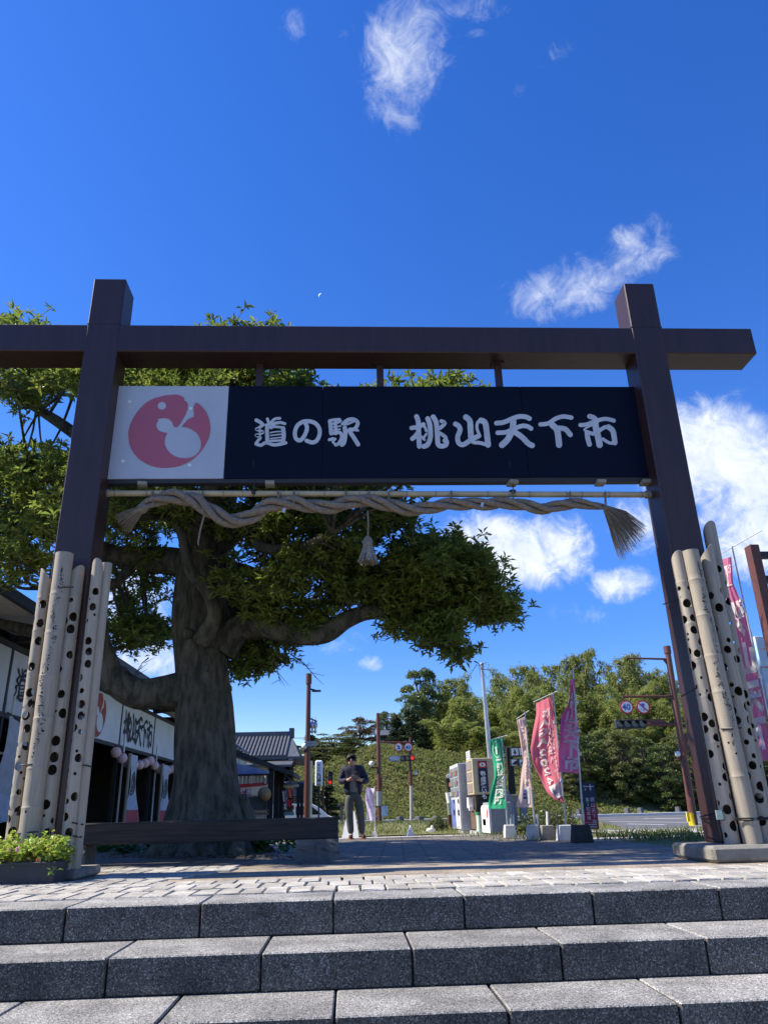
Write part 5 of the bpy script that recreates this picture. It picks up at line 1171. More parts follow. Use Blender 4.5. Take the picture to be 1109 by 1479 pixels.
# vertical signal by the light-box sign
Y4 = 45.0
p = P(477, 1125, Y4); t4 = thing('traffic_signal', (p.x - .5, Y4, ground_z(Y4)), 'upright dark traffic signal showing red beside the white light-box sign', 'traffic signal')
signal_head(t4, P(477, 1123.5, Y4), 3, .24, False, 2); b = MB(); b.tube([P(467, 1122.5, Y4), P(475, 1122, Y4)], .03, 6); b.tube([P(471.5, 1108, Y4), P(471.5, 1136, Y4)], .03, 6); b.tube([Vector((P(467, 1122, Y4).x, Y4, ground_z(Y4))), P(467, 1108, Y4)], .06, 8); obj('mount', b, M['rust_pole'], t4)
# big column on the right with the 40 sign
Y5 = 33.0
t5, tp = column_pole('traffic_signal', (964, 1001), 944, 1186, Y5, .15, 'tall red brown signal column with a 40 speed sign near the right gate post', 'traffic signal')
b = MB(); b.cyl(tp, tp + Vector((0, 0, .33)), .16, 12); obj('cap', b, M['rust_pole'], t5)
b = MB(); b.tube([P(964.5, 955, Y5), P(960, 952, Y5), P(904, 950.5, Y5)], [.06, .05, .04], 7); b.tube([P(958, 953, Y5), P(965, 962, Y5)], .04, 6); obj('lamp_arm', b, M['rust_pole'], t5)
b = MB(); b.tube([P(971, 1005.5, Y5), P(898, 1006.5, Y5)], .055, 7); b.tube([P(970, 1010, Y5), P(991, 1130, Y5)], .05, 6); obj('sign_arm', b, M['rust_pole'], t5)
for i, px in enumerate((904.8, 928.5)):
    d0 = disc_sign(t5, P(px, 1021.2, Y5 - .15), .30)
    if i == 0: b = MB(); text_on(b, '40', plane_fn(P(px, 1025.5, Y5 - .18), (1, 0, 0), (0, 0, 1), .37), .02); obj('numeral', b, M['sign_blue'], t5)
    else:
        b = MB(); p = P(px, 1021.2, Y5 - .175); b.box(p, (.46, .006, .05), rot=Matrix.Rotation(.75, 3, 'Y')); obj('bar', b, M['sign_red'], t5); b = MB(); b.tube([p + Vector((.0, -.006, -.18)), p + Vector((.02, -.006, 0)), p + Vector((-.02, -.006, .16))], .016, 5); b.box(p + Vector((.0, -.008, .1)), (.13, .006, .1)); b.tube([p + Vector((-.11, -.006, -.13)), p + Vector((-.05, -.006, .0))], .014, 5); obj('symbol', b, M['sign_blue'], t5)
b = MB(); b.tube([P(930, 1046.5, Y5), P(977, 1046, Y5)], .075, 8); b.box(P(942, 1042.5, Y5), (1.1, .03, .22)); obj('signal_arm', b, M['rust_pole'], t5)
signal_head(t5, P(909.5, 1046, Y5 - .1), 4, .33, True)
globe(t5, P(978.5, 1089, Y5), .12, P(985, 1098, Y5)); b = MB(); b.tube([P(974, 1098, Y5), P(989, 1096, Y5)], .05, 6); obj('lamp_bracket', b, M['rust_pole'], t5)
b = MB(); b.box(P(989, 1078, Y5 - .1), (.18, .2, .4)); b.box(P(993, 1066, Y5 + .2), (.5, .25, .3)); obj('control_box', b, M['rust_pole'], t5, kind='stuff')
b = MB(); b.cyl(Vector((P(1000, 1186, Y5).x, Y5, ground_z(Y5))), P(996.5, 1174, Y5), .17, 12); b.box(P(993, 1180, Y5 - .3), (.1, .1, .35)); obj('yellow_guard', b, M['yellow'], t5, kind='stuff')
b = MB(); b.tube([P(300, 1055, 52), P(340, 1060, 52), P(400, 1066, 52), P(440, 1066, 52)], .018, 4); obj('power_cable', b, M['wire'], base=P(340, 1060, 52), label='thin dark power cable running over the tiled house', cat='cable')

# ------------------------------------------------------------------ parked van, stone lantern table, boards, banner
VY = 40.0; vz = ground_z(VY)
van = thing('parked_van', (P(466, 1170, VY).x, VY, vz), 'small white van parked beyond the bench, its nose to the right', 'van')
x1 = P(479.5, 1170, VY).x; L_ = 3.2; x0 = x1 - L_; H_ = P(466, 1159.5, VY).z - vz
prof = [(0, .35), (0, .95 * H_), (.1, H_), (L_ * .66, H_), (L_ * .80, H_ * .82), (L_ * .93, H_ * .56), (L_, H_ * .50), (L_, .3), (L_ * .92, .22), (.1, .22)]
b = MB(); b.prism([(x0 + x, VY, vz + z) for x, z in prof], (0, 1.45, 0)); obj('body', b, M['white_paint'], van)
for pts in ([(L_ * .12, H_ * .60), (L_ * .12, H_ * .9), (L_ * .40, H_ * .9), (L_ * .40, H_ * .60)], [(L_ * .44, H_ * .60), (L_ * .44, H_ * .9), (L_ * .58, H_ * .9), (L_ * .58, H_ * .60)], [(L_ * .62, H_ * .60), (L_ * .62, H_ * .9), (L_ * .68, H_ * .9), (L_ * .84, H_ * .60)]):
    b = MB(); b.prism([(x0 + x, VY - .008, vz + z) for x, z in pts], (0, .006, 0)); obj('window', b, M['glass_dark'], van)
for x in (L_ * .2, L_ * .8):
    b = MB(); b.cyl((x0 + x, VY - .02, vz + .28), (x0 + x, VY + .18, vz + .28), .28, 18); w = obj('wheel', b, M['black'], van); b = MB(); b.cyl((x0 + x, VY - .03, vz + .28), (x0 + x, VY - .01, vz + .28), .17, 14); obj('rim', b, M['steel'], w)
b = MB(); b.box((x1 - .03, VY + .3, vz + H_ * .44), (.06, .3, .14)); obj('headlight', b, M['glass_dark'], van)
b = MB(); b.span((x0 + L_ * .6, VY - .012, vz + .3), (x0 + L_ * .605, VY - .002, vz + H_ * .6)); b.span((x0 + L_ * .62, VY - .03, vz + H_ * .5), (x0 + L_ * .66, VY - .005, vz + H_ * .53)); obj('door_handle', b, M['grey_paint'], van)
t = thing('stone_table', (P(493, 1180, 36).x, 36, ground_z(36)), 'small stone pillar with a flat slab top between the van and the man', 'pillar')
b = MB(); b.span(P(486.5, 1165, 36), P(502, 1161.5, 36) + Vector((0, .6, 0))); obj('slab', b, M['rough_stone'], t); b = MB(); b.span(Vector((P(491, 1170, 36).x, 36.15, ground_z(36))), P(495.5, 1165, 36) + Vector((0, .45, 0))); obj('pillar', b, M['concrete'], t); b = MB(); b.span(Vector((P(498, 1170, 36).x, 36.15, ground_z(36))), P(501, 1165, 36) + Vector((0, .45, 0))); obj('pillar', b, M['concrete_dark'], t)
YB = 19.8; zb = ground_z(YB)
t = thing('sandwich_board', (P(506, 1195, YB).x, YB, zb), 'white A-frame board standing on the grass behind the man', 'sign board')
a, c, d_ = P(493.5, 1194, YB), P(518, 1194, YB), P(507, 1172, YB + .05)
for s in (1, -1):
    b = MB(); q = [Vector((a.x, YB + .25 * s, zb)), Vector((c.x, YB + .25 * s, zb)), Vector((d_.x + .09, YB, d_.z)), Vector((d_.x - .09, YB, d_.z))]; b.prism(q, (0, .02 * s, 0)); obj('board', b, M['white_paint'], t)
b = MB(); b.span(Vector((a.x + .02, YB - .2, zb - .03)), Vector((c.x - .02, YB + .2, zb + .06))); obj('base', b, M['concrete'], t)
t = thing('nobori_banner', (P(538, 1201, YB).x, YB, zb), 'pale lilac patterned banner on a short pole just right of the man', 'banner')
b = MB(); a, c = P(529, 1187, YB), P(539.6, 1139, YB)
b.grid(lambda u, v: Vector((a.x + (c.x - a.x) * u + .02 * math.sin(7 * v), YB + .05 * math.sin(6 * u + 5 * v) - .04, a.z + .06 * (1 - u) + (c.z - a.z) * v * (.97 + .03 * u))), 8, 14); obj('cloth', b, mat('lilac_print', (.62, .56, .70), .8, (.45, .34, .62), 7, sharp=(.5, .62), trans=.2), t)
b = MB(); b.cyl(Vector((c.x + .01, YB, zb)), Vector((c.x + .02, YB, c.z + .05)), .012, 6); obj('pole', b, M['white_paint'], t); b = MB(); b.box((c.x + .0, YB, zb + .06), (.14, .16, .12), taper=.7); obj('base', b, M['white_conc'], t)
a = P(593, 1201, YB); b = MB(); b.box((a.x, YB, zb + .055), (.18, .18, .11), taper=.6); b.lathe((a.x, YB, zb), [(.05, .1), (.03, .2), (.02, .24)], 10); b.tube([Vector((a.x - .15, YB - .03, zb)), Vector((a.x, YB, zb + .2))], .012, 5); obj('pole_weight', b, mat('pale_blue_cover', (.5, .56, .66), .7), base=(a.x, YB, zb), label='small white weighted pole base under a pale blue sheet on the grass', cat='weight')
b = MB(); b.ball(P(622, 1199, 19.5), .07, 8, 6, sz=(1.6, 1, .8)); b.ball(P(624, 1194.5, 19.5), .04, 8, 6); obj('garden_ornament', b, M['white_conc'], base=P(622, 1201, 19.5), label='small pale garden ornament on the grass left of the vending machines', cat='ornament')
t = thing('notice_board', (P(556, 1180, 41).x, 41.3, ground_z(41)), 'small pale blue notice board at the foot of the second lamp post', 'notice')
b = MB(); b.span(P(551, 1179, 41.3), P(559.5, 1164, 41.3) + Vector((0, .05, 0))); obj('panel', b, mat('pale_blue_notice', (.3, .4, .58), .6, (.5, .56, .66), 6, sharp=(.48, .55)), t); b = MB(); b.cyl((P(552, 1179, 41.4).x, 41.4, ground_z(41)), P(552, 1166, 41.4), .03, 6); obj('leg', b, M['steel'], t)

# bollards: dark granite posts with sloping sides
b = MB(); b.box((0, 0, .30), (.42, .42, .62), rot=.7, taper=.78, bevel=.02)
bm0 = mesh_from('bollard', b, mat('bollard_granite', (.12, .12, .125), .8, (.08, .08, .085), 14, vary=.1))
BL = [(577, 1182.5, 41.3), (605.5, 1184, 40.2), (630.5, 1184.5, 39.8), (543, 1181.5, 42.2)]
for i, (px, py, Y) in enumerate(BL):
    p = P(px, py, Y); meshobj('bollard', bm0, None, (p.x, Y, ground_z(Y) + .0), label=('granite bollard third right of the lamp post, on the island kerb', 'granite bollard farthest right on the island kerb', 'granite bollard just left of the vending machines on the island kerb', 'granite bollard partly hidden behind the lilac banner')[i] if i else 'granite bollard just right of the second lamp post on the island kerb', cat='bollard', group='granite bollards along the road')
for i, px in enumerate((836, 860, 906, 925, 980, 790, 1068)):
    p = P(px, 1177, 62.6); meshobj('bollard', bm0, None, (p.x, 62.6, ground_z(62)), label='dark granite bollard on the far side of the road under the hill', cat='bollard', group='granite bollards on the far roadside')
    bpy.context.view_layer.objects.active = None
# ------------------------------------------------------------------ vending machines in a row (fronts face left)
def yz(px, py, Y): return P(px, py, Y)
M['vend_white'] = mat('vending_white', (.62, .63, .66), .4); M['vend_side'] = mat('vending_side_grey', (.34, .38, .48), .45); M['vend_glass'] = mat('display_window', (.20, .25, .29), .15, (.34, .40, .42), 14, sharp=(.48, .53), spec=.7)
M['cream'] = mat('cream_panel', (.55, .47, .30), .5); M['wood_print'] = mat('brown_slats', (.16, .10, .06), .6, (.10, .065, .04), 3, stretch=(1, 1, 12))
def machine(name, X, y0, y1, z0, z1, dep, label, body, side):
    t = thing(name, (X + dep / 2, (y0 + y1) / 2, z0), label, 'vending machine'); b = MB(); b.span((X + .03, y0, z0), (X + dep, y1, z1), bevel=.015); obj('body', b, side, t)
    b = MB(); b.span((X, y0 + .004, z0 + .03), (X + .035, y1 - .004, z1 - .004)); f = obj('front_panel', b, body, t); return t, f
VYa = 20.0; c = yz(666, 1199.5, VYa); top = yz(666, 1102, VYa); XA = c.x; za0, za1 = c.z, top.z; wA = .82
bl = mat('blue_poster', (.05, .09, .34), .5, (.2, .25, .45), 6)
for k, (y0, lab) in enumerate(((VYa, 'white drinks vending machine beside the cream potato machine'), (VYa + wA + .02, 'farther drinks vending machine with a blue lower front'))):
    t, f = machine('vending_machine', XA, y0, y0 + wA, za0, za1 - .0 * k, .72, lab, M['vend_white'], M['vend_side'])
    H = za1 - za0
    for r in range(3):
        for cc in range(2):
            b = MB(); ya = y0 + .06 + cc * (wA - .1) / 2; b.span((XA - .012, ya, za0 + H * (.50 + .155 * r)), (XA + .005, ya + (wA - .16) / 2, za0 + H * (.50 + .155 * r) + H * .135)); obj('display_window', b, M['vend_glass'], t)
            b = MB()
            for q in range(3): b.cyl((XA - .03, ya + .06 + q * .1, za0 + H * (.515 + .155 * r)), (XA - .03, ya + .06 + q * .1, za0 + H * (.515 + .155 * r) + .1), .026, 8)
            obj('drinks', b, mat('cans_%d%d%d' % (k, r, cc) if 0 else 'drink_cans', random.choice([(.35, .16, .14), (.2, .28, .22), (.45, .42, .34), (.22, .26, .38)]), .4), t, kind='stuff')
    b = MB(); b.span((XA - .01, y0 + .45 * wA, za0 + .07), (XA + .002, y0 + wA - .05, za0 + H * .46)) if k == 0 else b.span((XA - .01, y0 + .04, za0 + .05), (XA + .002, y0 + wA - .04, za0 + H * .46)); obj('poster', b, bl if k else M['vend_white'], t)
    b = MB(); b.span((XA - .025, y0 + .14, za0 + H * .22), (XA, y0 + .30, za0 + H * .30)); b.span((XA - .02, y0 + .1, za0 + H * .40), (XA, y0 + .2, za0 + H * .46)); obj('coin_slot', b, M['charcoal'], t)
VYb = 18.9; c = yz(684, 1147.5, VYb); XB = c.x; zt = yz(684, 1095, VYb).z; zm = c.z; zb0 = yz(686, 1199.5, VYb).z; wB = .98; depB = yz(717, 1120, VYb).x - XB
pt = thing('vending_machine', (XB + depB / 2, VYb + wB / 2, zb0), 'cream and brown roasted sweet potato vending machine with a navy side sign', 'vending machine')
b = MB(); b.span((XB, VYb, zm), (XB + depB, VYb + wB, zt), bevel=.012); obj('upper_case', b, M['cream'], pt)
b = MB(); b.span((XB + .05, VYb + .04, zb0), (XB + depB, VYb + wB - .04, zm - .003)); obj('lower_case', b, mat('dark_brown_case', (.035, .025, .022), .6), pt)
for i in range(9): b = MB(); zz = zb0 + .06 + i * (zm - zb0 - .08) / 9; b.span((XB + .10, VYb + .028, zz), (XB + depB - .01, VYb + .039, zz + .035)); obj('slat', b, M['charcoal'], pt)
b = MB(); b.span((XB + .03, VYb + .1, zb0 + .02), (XB + .049, VYb + wB - .1, zb0 + (zm - zb0) * .58)); obj('front_slats', b, M['wood_print'], pt)
for r in range(3): b = MB(); h = (zt - zm); b.span((XB - .015, VYb + .1, zm + h * (.06 + .315 * r)), (XB + .003, VYb + wB - .08, zm + h * (.06 + .315 * r) + h * .25)); obj('display_window', b, mat('warm_window', (.28, .22, .2), .2, (.42, .36, .33), 10, spec=.6), pt)
b = MB(); b.span((XB - .07, VYb + .42, zb0 + (zm - zb0) * .62), (XB + .04, VYb + .72, zm - .06)); obj('payment_box', b, M['white_paint'], pt)
b = MB(); b.span((XB - .08, VYb + .3, zb0 + .55 * (zm - zb0)), (XB + .02, VYb + .42, zb0 + .66 * (zm - zb0))); obj('sticker', b, M['white_paint'], pt)
a, c2 = yz(692, 1144, VYb), yz(702.5, 1099, VYb); b = MB(); b.span(Vector((a.x, VYb - .018, a.z)), Vector((c2.x, VYb - .002, c2.z))); sg = obj('sign_panel', b, mat('navy_panel_paint', (.012, .022, .06), .5), pt)
b = MB(); column_on(b, '熟成焼いも', plane_fn(Vector(((a.x + c2.x) / 2, VYb - .022, c2.z - .21)), (1, 0, 0), (0, 0, 1), .128), pitch=1.0, bold=.03); obj('lettering', b, M['white_paint'], sg)
b = MB(); b.span(Vector((a.x + .004, VYb - .023, c2.z - .155)), Vector((c2.x - .004, VYb - .019, c2.z - .012))); o = obj('emblem_panel', b, M['sign_red'], sg)
b = MB(); cc_ = Vector(((a.x + c2.x) / 2, VYb - .025, c2.z - .085)); b.add([cc_ + Vector((.075 * math.cos(q * .3927), 0, .05 * math.sin(q * .3927))) for q in range(16)], [list(range(16))[::-1]]); b.add([cc_ + Vector((.02 * math.cos(q * .7854), -.003, .03 * math.sin(q * .7854))) for q in range(8)], [list(range(8))[::-1]], 1); obj('emblem', b, [M['white_paint'], M['sign_red']], o)
a, c2 = yz(675, 1098, VYb + .9), yz(682, 1087.5, VYb + .3); b = MB(); b.span(Vector((XB - .0, VYb + .25, zt + .002)), Vector((XB + .02, VYb + .85, zt + .2))); tp_s = obj('top_sign', b, M['white_paint'], pt)
b = MB(); [b.span((XB - .004, VYb + .32, zt + .04 + .05 * i), (XB - .001, VYb + .78, zt + .065 + .05 * i)) for i in range(3)]; obj('print', b, M['grey_paint'], tp_s, kind='stuff')
# concrete blocks under the machines
b0 = MB(); b0.box((0, 0, .04), (.28, .36, .085), bevel=.01); bmsh = mesh_from('machine_block', b0, mat('block_concrete', (.36, .36, .35), .9, (.25, .25, .25), 8, vary=.25))
for i in range(7): y = 18.95 + i * .41; p = (XA + .16 + .02 * (i % 2) + (.17 if y < 19.9 else 0), y, 0); meshobj('concrete_block', bmsh, None, (p[0], y, min(za0, zb0) - .083), label='small concrete footing block under the vending machines', cat='block', group='footing blocks under the vending machines')
# narrow column left of the machines
t = thing('marker_post', (XA - .02, 22.2, ground_z(22.2)), 'slim black and white striped post at the far end of the vending machines', 'post')
p = yz(650, 1203, 22.3); tpp = yz(649.5, 1119, 22.3)
for i, (f0, f1, m_) in enumerate(((0, .12, 'white_conc'), (.12, .32, 'rust_pole'), (.32, .52, 'steel'), (.52, .70, 'white_paint'), (.70, .94, 'black'), (.94, 1, 'white_paint'))):
    b = MB(); b.cyl(Vector((p.x, 22.3, 0)).lerp(Vector((tpp.x, 22.3, 0)), f0) + Vector((0, 0, ground_z(22.3) + (tpp.z - ground_z(22.3)) * f0)), Vector((p.x, 22.3, ground_z(22.3) + (tpp.z - ground_z(22.3)) * f1)), .085 if i in (0, 3) else .06, 10); obj('band', b, M[m_], t)
# recycling box, green bin
VYc = 17.6; c = yz(710, 1206, VYc); XC = c.x; zt2 = yz(710, 1163, VYc).z; dC = yz(739, 1180, VYc).x - XC
rb = thing('recycling_box', (XC + dC / 2, VYc + .5, ground_z(VYc)), 'big grey box with a white labelled front behind the green flag', 'cabinet')
b = MB(); b.span((XC + .02, VYc, ground_z(VYc) + .02), (XC + dC, VYc + 1.05, zt2 + .06), bevel=.012); obj('body', b, mat('box_grey', (.30, .32, .34), .5), rb)
b = MB(); b.prism([(XC - .03, VYc + .0, ground_z(VYc) + .02), (XC - .03, VYc + 1.05, ground_z(VYc) + .02), (XC - .03, VYc + 1.05, zt2 - .06), (XC - .03, VYc + .9, zt2), (XC - .03, VYc + .15, zt2), (XC - .03, VYc, zt2 - .06)], (.05, 0, 0)); fr = obj('front_panel', b, M['white_paint'], rb)
b = MB(); b.span((XC - .036, VYc + .15, zt2 - .26), (XC - .031, VYc + .28, zt2 - .08)); obj('red_label', b, M['sign_red'], fr)
b = MB(); b.span((XC - .036, VYc + .45, zt2 - .42), (XC - .031, VYc + .85, zt2 - .18)); b.span((XC - .036, VYc + .2, ground_z(VYc) + .1), (XC - .031, VYc + .85, ground_z(VYc) + .3)); obj('print', b, mat('pale_blue_print', (.42, .46, .6), .6, (.65, .65, .68), 30, sharp=(.45, .55)), fr)
b = MB(); b.span((XC - .1, VYc + 1.12, ground_z(18.6)), (XC + .4, VYc + 1.5, zt2 - .2), bevel=.01); gb = obj('green_bin', b, mat('pale_green_bin', (.42, .56, .5), .5), base=(XC + .15, VYc + 1.3, ground_z(18.6)), label='slim pale green bin between the potato machine and the grey box', cat='bin')
b = MB(); b.span((XC - .11, VYc + 1.11, zt2 - .198), (XC + .41, VYc + 1.51, zt2 - .14)); obj('lid', b, mat('green_lid', (.04, .2, .11), .5), gb)

# information totem and rails behind the flags
YT = 19.5; zt_ = ground_z(YT)
tot = thing('information_totem', (yz(733, 1190, YT).x, YT, zt_), 'tall black sign tower with white pictogram plates between the green and peach flags', 'sign tower')
a, c2 = yz(729, 1147, YT), yz(739.5, 1079, YT); b = MB(); b.span(Vector((a.x + .12, YT, a.z)), Vector((c2.x, YT + .12, c2.z)), bevel=.01); obj('tower', b, M['black'], tot)
b = MB(); b.span(Vector((yz(732, 1190, YT).x, YT + .02, zt_)), Vector((yz(739, 1143, YT).x, YT + .3, yz(739, 1142, YT).z))); obj('plinth', b, M['grey_paint'], tot)
for i, (y0, y1) in enumerate(((1079, 1093.5), (1095.5, 1107))):
    a, c2 = yz(737, y1, YT - .05), yz(759, y0, YT - .05); b = MB(); b.span(Vector((a.x, YT - .05, a.z)), Vector((c2.x, YT - .02, c2.z))); pl = obj('direction_plate', b, mat('slate_plate', (.05, .06, .075), .5), tot)
    for j in range(2):
        x0 = a.x + .035 + j * .2; s = (c2.z - a.z) * .78; b = MB(); b.span((x0, YT - .058, a.z + (c2.z - a.z) * .11), (x0 + s * .92, YT - .052, a.z + (c2.z - a.z) * .11 + s)); pc = obj('pictogram_panel', b, M['white_paint'], pl)
        b = MB(); cx_, cz_ = x0 + s * .46, a.z + (c2.z - a.z) * .5
        if i == 0: b.prism([(cx_ - .05, YT - .062, cz_), (cx_ + .05, YT - .062, cz_), (cx_, YT - .062, cz_ - .06)], (0, .003, 0)); b.span((cx_ - .018, YT - .062, cz_), (cx_ + .018, YT - .059, cz_ + .06)); b.span((cx_ - .075, YT - .062, cz_ - .095), (cx_ + .075, YT - .059, cz_ - .075))
        else: b.prism([(cx_ - .07, YT - .062, cz_ - .05), (cx_ + .07, YT - .062, cz_ - .05), (cx_ + .07, YT - .062, cz_ + .045), (cx_ + .02, YT - .062, cz_ + .03)], (0, .003, 0))
        obj('pictogram', b, M['charcoal'], pc)
rr = thing('metal_frame', (yz(750, 1200, YT).x, YT + .5, zt_), 'grey steel frame with a pale top rail behind the peach flag', 'frame')
b = MB(); b.span(yz(738, 1157, YT + .4), yz(767, 1148.5, YT + .4) + Vector((0, .35, 0))); obj('top_rail', b, M['grey_paint'], rr)
b = MB(); b.span(yz(737, 1149.6, YT + .3), yz(775, 1147.2, YT + .3) + Vector((0, .5, 0))); obj('top_plate', b, M['white_conc'], rr)
for px in (742, 752, 757): b = MB(); p = yz(px, 1157, YT + .45); b.span((p.x - .045, YT + .4, zt_), (p.x + .045, YT + .52, p.z)); obj('leg', b, mat('blue_grey_steel', (.25, .28, .33), .5), rr)
b = MB(); b.span(yz(739, 1190, YT + .5), yz(751, 1186, YT + .5) + Vector((0, .2, 0))); obj('low_rail', b, M['charcoal'], rr)
# flagpole
fpY = 24.0; a = yz(714, 1200, fpY); tpz = yz(695.5, 961, fpY); fb = Vector((yz(711.5, 1130, fpY).x, fpY, ground_z(fpY)))
t = thing('flagpole', fb, 'tall leaning silver flagpole rising behind the vending machines', 'flagpole'); b = MB(); b.tube([fb, fb.lerp(tpz, .5), tpz], [.085, .075, .055], 12); obj('pole', b, M['steel'], t); b = MB(); b.ball(tpz + Vector((0, 0, .03)), .07, 10, 6); b.cyl(tpz + Vector((0, 0, -.1)), tpz, .065, 8); obj('finial', b, M['grey_paint'], t)

# ------------------------------------------------------------------ banner flags on weighted bases
def edge(pts):
    ys = [p[1] for p in pts]; L = [0]
    for i in range(len(pts) - 1): L.append(L[-1] + math.hypot(pts[i + 1][0] - pts[i][0], pts[i + 1][1] - pts[i][1]))
    def f(v):
        s = v * L[-1]; i = 0
        while i < len(L) - 2 and L[i + 1] < s: i += 1
        t = (s - L[i]) / max(L[i + 1] - L[i], 1e-6); return (pts[i][0] + (pts[i + 1][0] - pts[i][0]) * t, pts[i][1] + (pts[i + 1][1] - pts[i][1]) * t)
    return f
def flag(name, Y, left, right, rod, pole, base, label, cloth, rip=.06, seed=1, base_mat=None, base_label=None, base_box=None, pole_mat='steel', grip=(.25, .55, .8), slant=1.0):
    fl, fr = edge(left), edge(right); q = random.Random(seed); ph = q.uniform(0, 6)
    pb, ptp = P(*pole[1], Y), P(*pole[0], Y); t = thing(name, pb, label, 'banner flag', 'banner flags on poles')
    def fn(u, v, off=0.0):
        a, c = fl(v), fr(v); x = a[0] + (c[0] - a[0]) * u; y = a[1] + (c[1] - a[1]) * u
        d = rip * (1 - u) * 1.4 * math.sin(4.2 * v * 2 + 3 * u + ph) + rip * .55 * math.sin(11 * v - 5 * u + ph * 2) + rip * .35 * math.sin(19 * u + 4 * v + ph) * (1 - u * .6)
        return P(x, y, Y + d - off * 2.4 + slant * (1 - u) * abs(c[0] - a[0]) / FOC * Y)
    b = MB(); b.grid(lambda u, v: fn(u, v), 22, 60); cl = obj('cloth', b, cloth, t)
    b = MB(); b.tube([pb, pb.lerp(ptp, .5), ptp], [.017, .014, .011], 8); obj('pole', b, M[pole_mat], t)
    b = MB(); b.cyl(P(*rod[0], Y), P(*rod[1], Y), .008, 6); obj('cross_rod', b, M['white_paint'], t)
    for v in grip:
        a = fr(v); b = MB(); b.box(P(a[0] + .5, a[1], Y), (.05, .035, .035)); obj('tab', b, M['white_paint'], t)
    return t, cl, fn
def stack(fn, s, u0, v0, du, dv, mirror=True, off=.012, bold=.03):
    b = MB()
    for i, ch in enumerate(s):
        if ch == ' ': continue
        text_on(b, ch, lambda x, y, i=i: fn(u0 + x * du, v0 + (i + 1 - y) * dv, off), bold, mirror=mirror)
    return b
def strips(fn, u0, u1, v0, v1, n, off=.010, seed=0):
    b = MB(); q = random.Random(seed)
    for i in range(n):
        v = v0 + (v1 - v0) * i / n; h = (v1 - v0) / n * .62; a = u0 + q.uniform(0, .1) * (u1 - u0); c = u1 - q.uniform(0, .2) * (u1 - u0)
        b.grid(lambda x, y: fn(a + (c - a) * x, v + h * y, off), 3, 2)
    return b
wt_ = M['white_cloth']
red = mat('red_flag_cloth', (.78, .20, .26), .8, (.72, .17, .23), 2, trans=.5); mag = mat('magenta_flag_cloth', (.76, .20, .40), .8, (.68, .14, .33), 2, trans=.5)
peach = mat('peach_flag_cloth', (.78, .50, .43), .8, (.78, .60, .54), 3, trans=.5); green = mat('green_flag_cloth', (.03, .40, .20), .8, (.03, .35, .18), 2, trans=.4); pink = mat('pink_flag_cloth', (.72, .22, .38), .8, (.64, .18, .32), 2, trans=.5)
print_w = mat('printed_white', (.80, .80, .80), .8, trans=.4)
GY = G(737, 1211).y; PY = G(771, 1213).y; RYf = G(818, 1215).y; MYf = G(843, 1217).y
t, cl, fn = flag('banner_flag', GY + .1, [(706.5, 1069), (708, 1085), (712, 1102), (713.5, 1122), (709.5, 1138), (706, 1152), (704.5, 1168)], [(725, 1066), (726, 1085), (727.5, 1110), (729, 1140), (730.5, 1168)], [(705, 1069), (733, 1062)], [(724.3, 1064), (732.5, 1194)], None, 'green banner flag with white vertical lettering beside the grey box', green, .05, 2)
obj('lettering', stack(fn, '観光案内所', .60, .33, .58, .118, mirror=False, bold=.05), print_w, cl)
b = MB(); b.grid(lambda u, v: fn(.48 + (.30 - .035 * v) * math.cos(6.283 * u), .15 + (.12 - .014 * v) * math.sin(6.283 * u), .012), 28, 1); text_on(b, 'i', lambda x, y: fn(.47 + x * .75, .21 - y * .15, .014), .05); obj('emblem', b, print_w, cl)
obj('small_print', strips(fn, .3, .85, .285, .325, 1, seed=4), print_w, cl, kind='stuff')
t, cl, fn = flag('banner_flag', PY + .1, [(746, 1040), (749, 1060), (752, 1078), (755, 1098), (752, 1120), (750, 1140), (747.5, 1155), (745, 1166)], [(757, 1035), (760, 1062), (763, 1095), (766.5, 1130), (769.5, 1166)], [(745.5, 1038.5), (763.5, 1026.5)], [(757.5, 1028), (772, 1194)], None, 'narrow pale peach banner flag, second from the left in the flag row', peach, .05, 5)
obj('lettering', stack(fn, 'SAGA2024', .52, .07, .62, .083), print_w, cl); b = MB(); b.grid(lambda u, v: fn(.18 + .62 * u, .77 + .19 * v, .011), 4, 5); w = obj('white_field', b, print_w, cl); obj('small_print', strips(fn, .35, .65, .80, .92, 3, .014, 8), M['sign_blue'], w, kind='stuff')
t, cl, fn = flag('banner_flag', RYf + .1, [(773.5, 1016), (774, 1032), (769, 1057), (765.5, 1082), (769, 1103), (778, 1121), (789, 1144), (800, 1154), (811, 1158.5)], [(796.5, 1005), (799, 1030), (803, 1062), (806, 1090), (809, 1118), (811.5, 1140), (814, 1158)], [(770, 1014), (805, 998)], [(798, 1000), (817, 1194)], None, 'big red banner flag with mirrored white lettering, tallest cloth of the flag row', red, .07, 8)
b = MB()
for ch, (u, v) in zip('SAGA2024', ((.52, .07), (.50, .155), (.48, .24), (.45, .325), (.42, .43), (.40, .515), (.39, .60), (.40, .69))): text_on(b, ch, lambda x, y, u=u, v=v: fn(u + x * .52, v + (1 - y) * .092, .014), .045, mirror=True)
obj('lettering', b, print_w, cl); obj('small_print', stack(fn, '新しい大会へ。', .72, .08, .16, .088), mat('pale_pink_print', (.66, .42, .45), .8), cl); obj('small_lettering', stack(fn, 'すべての人に、スポーツのチカラを', .86, .12, .085, .042), print_w, cl)
b = MB(); b.grid(lambda u, v: fn(.22 + .66 * u, .80 + .14 * v, .011), 6, 6); w = obj('white_field', b, print_w, cl); obj('figure_print', strips(fn, .3, .55, .82, .9, 3, .014, 3), M['grey_paint'], w, kind='stuff')
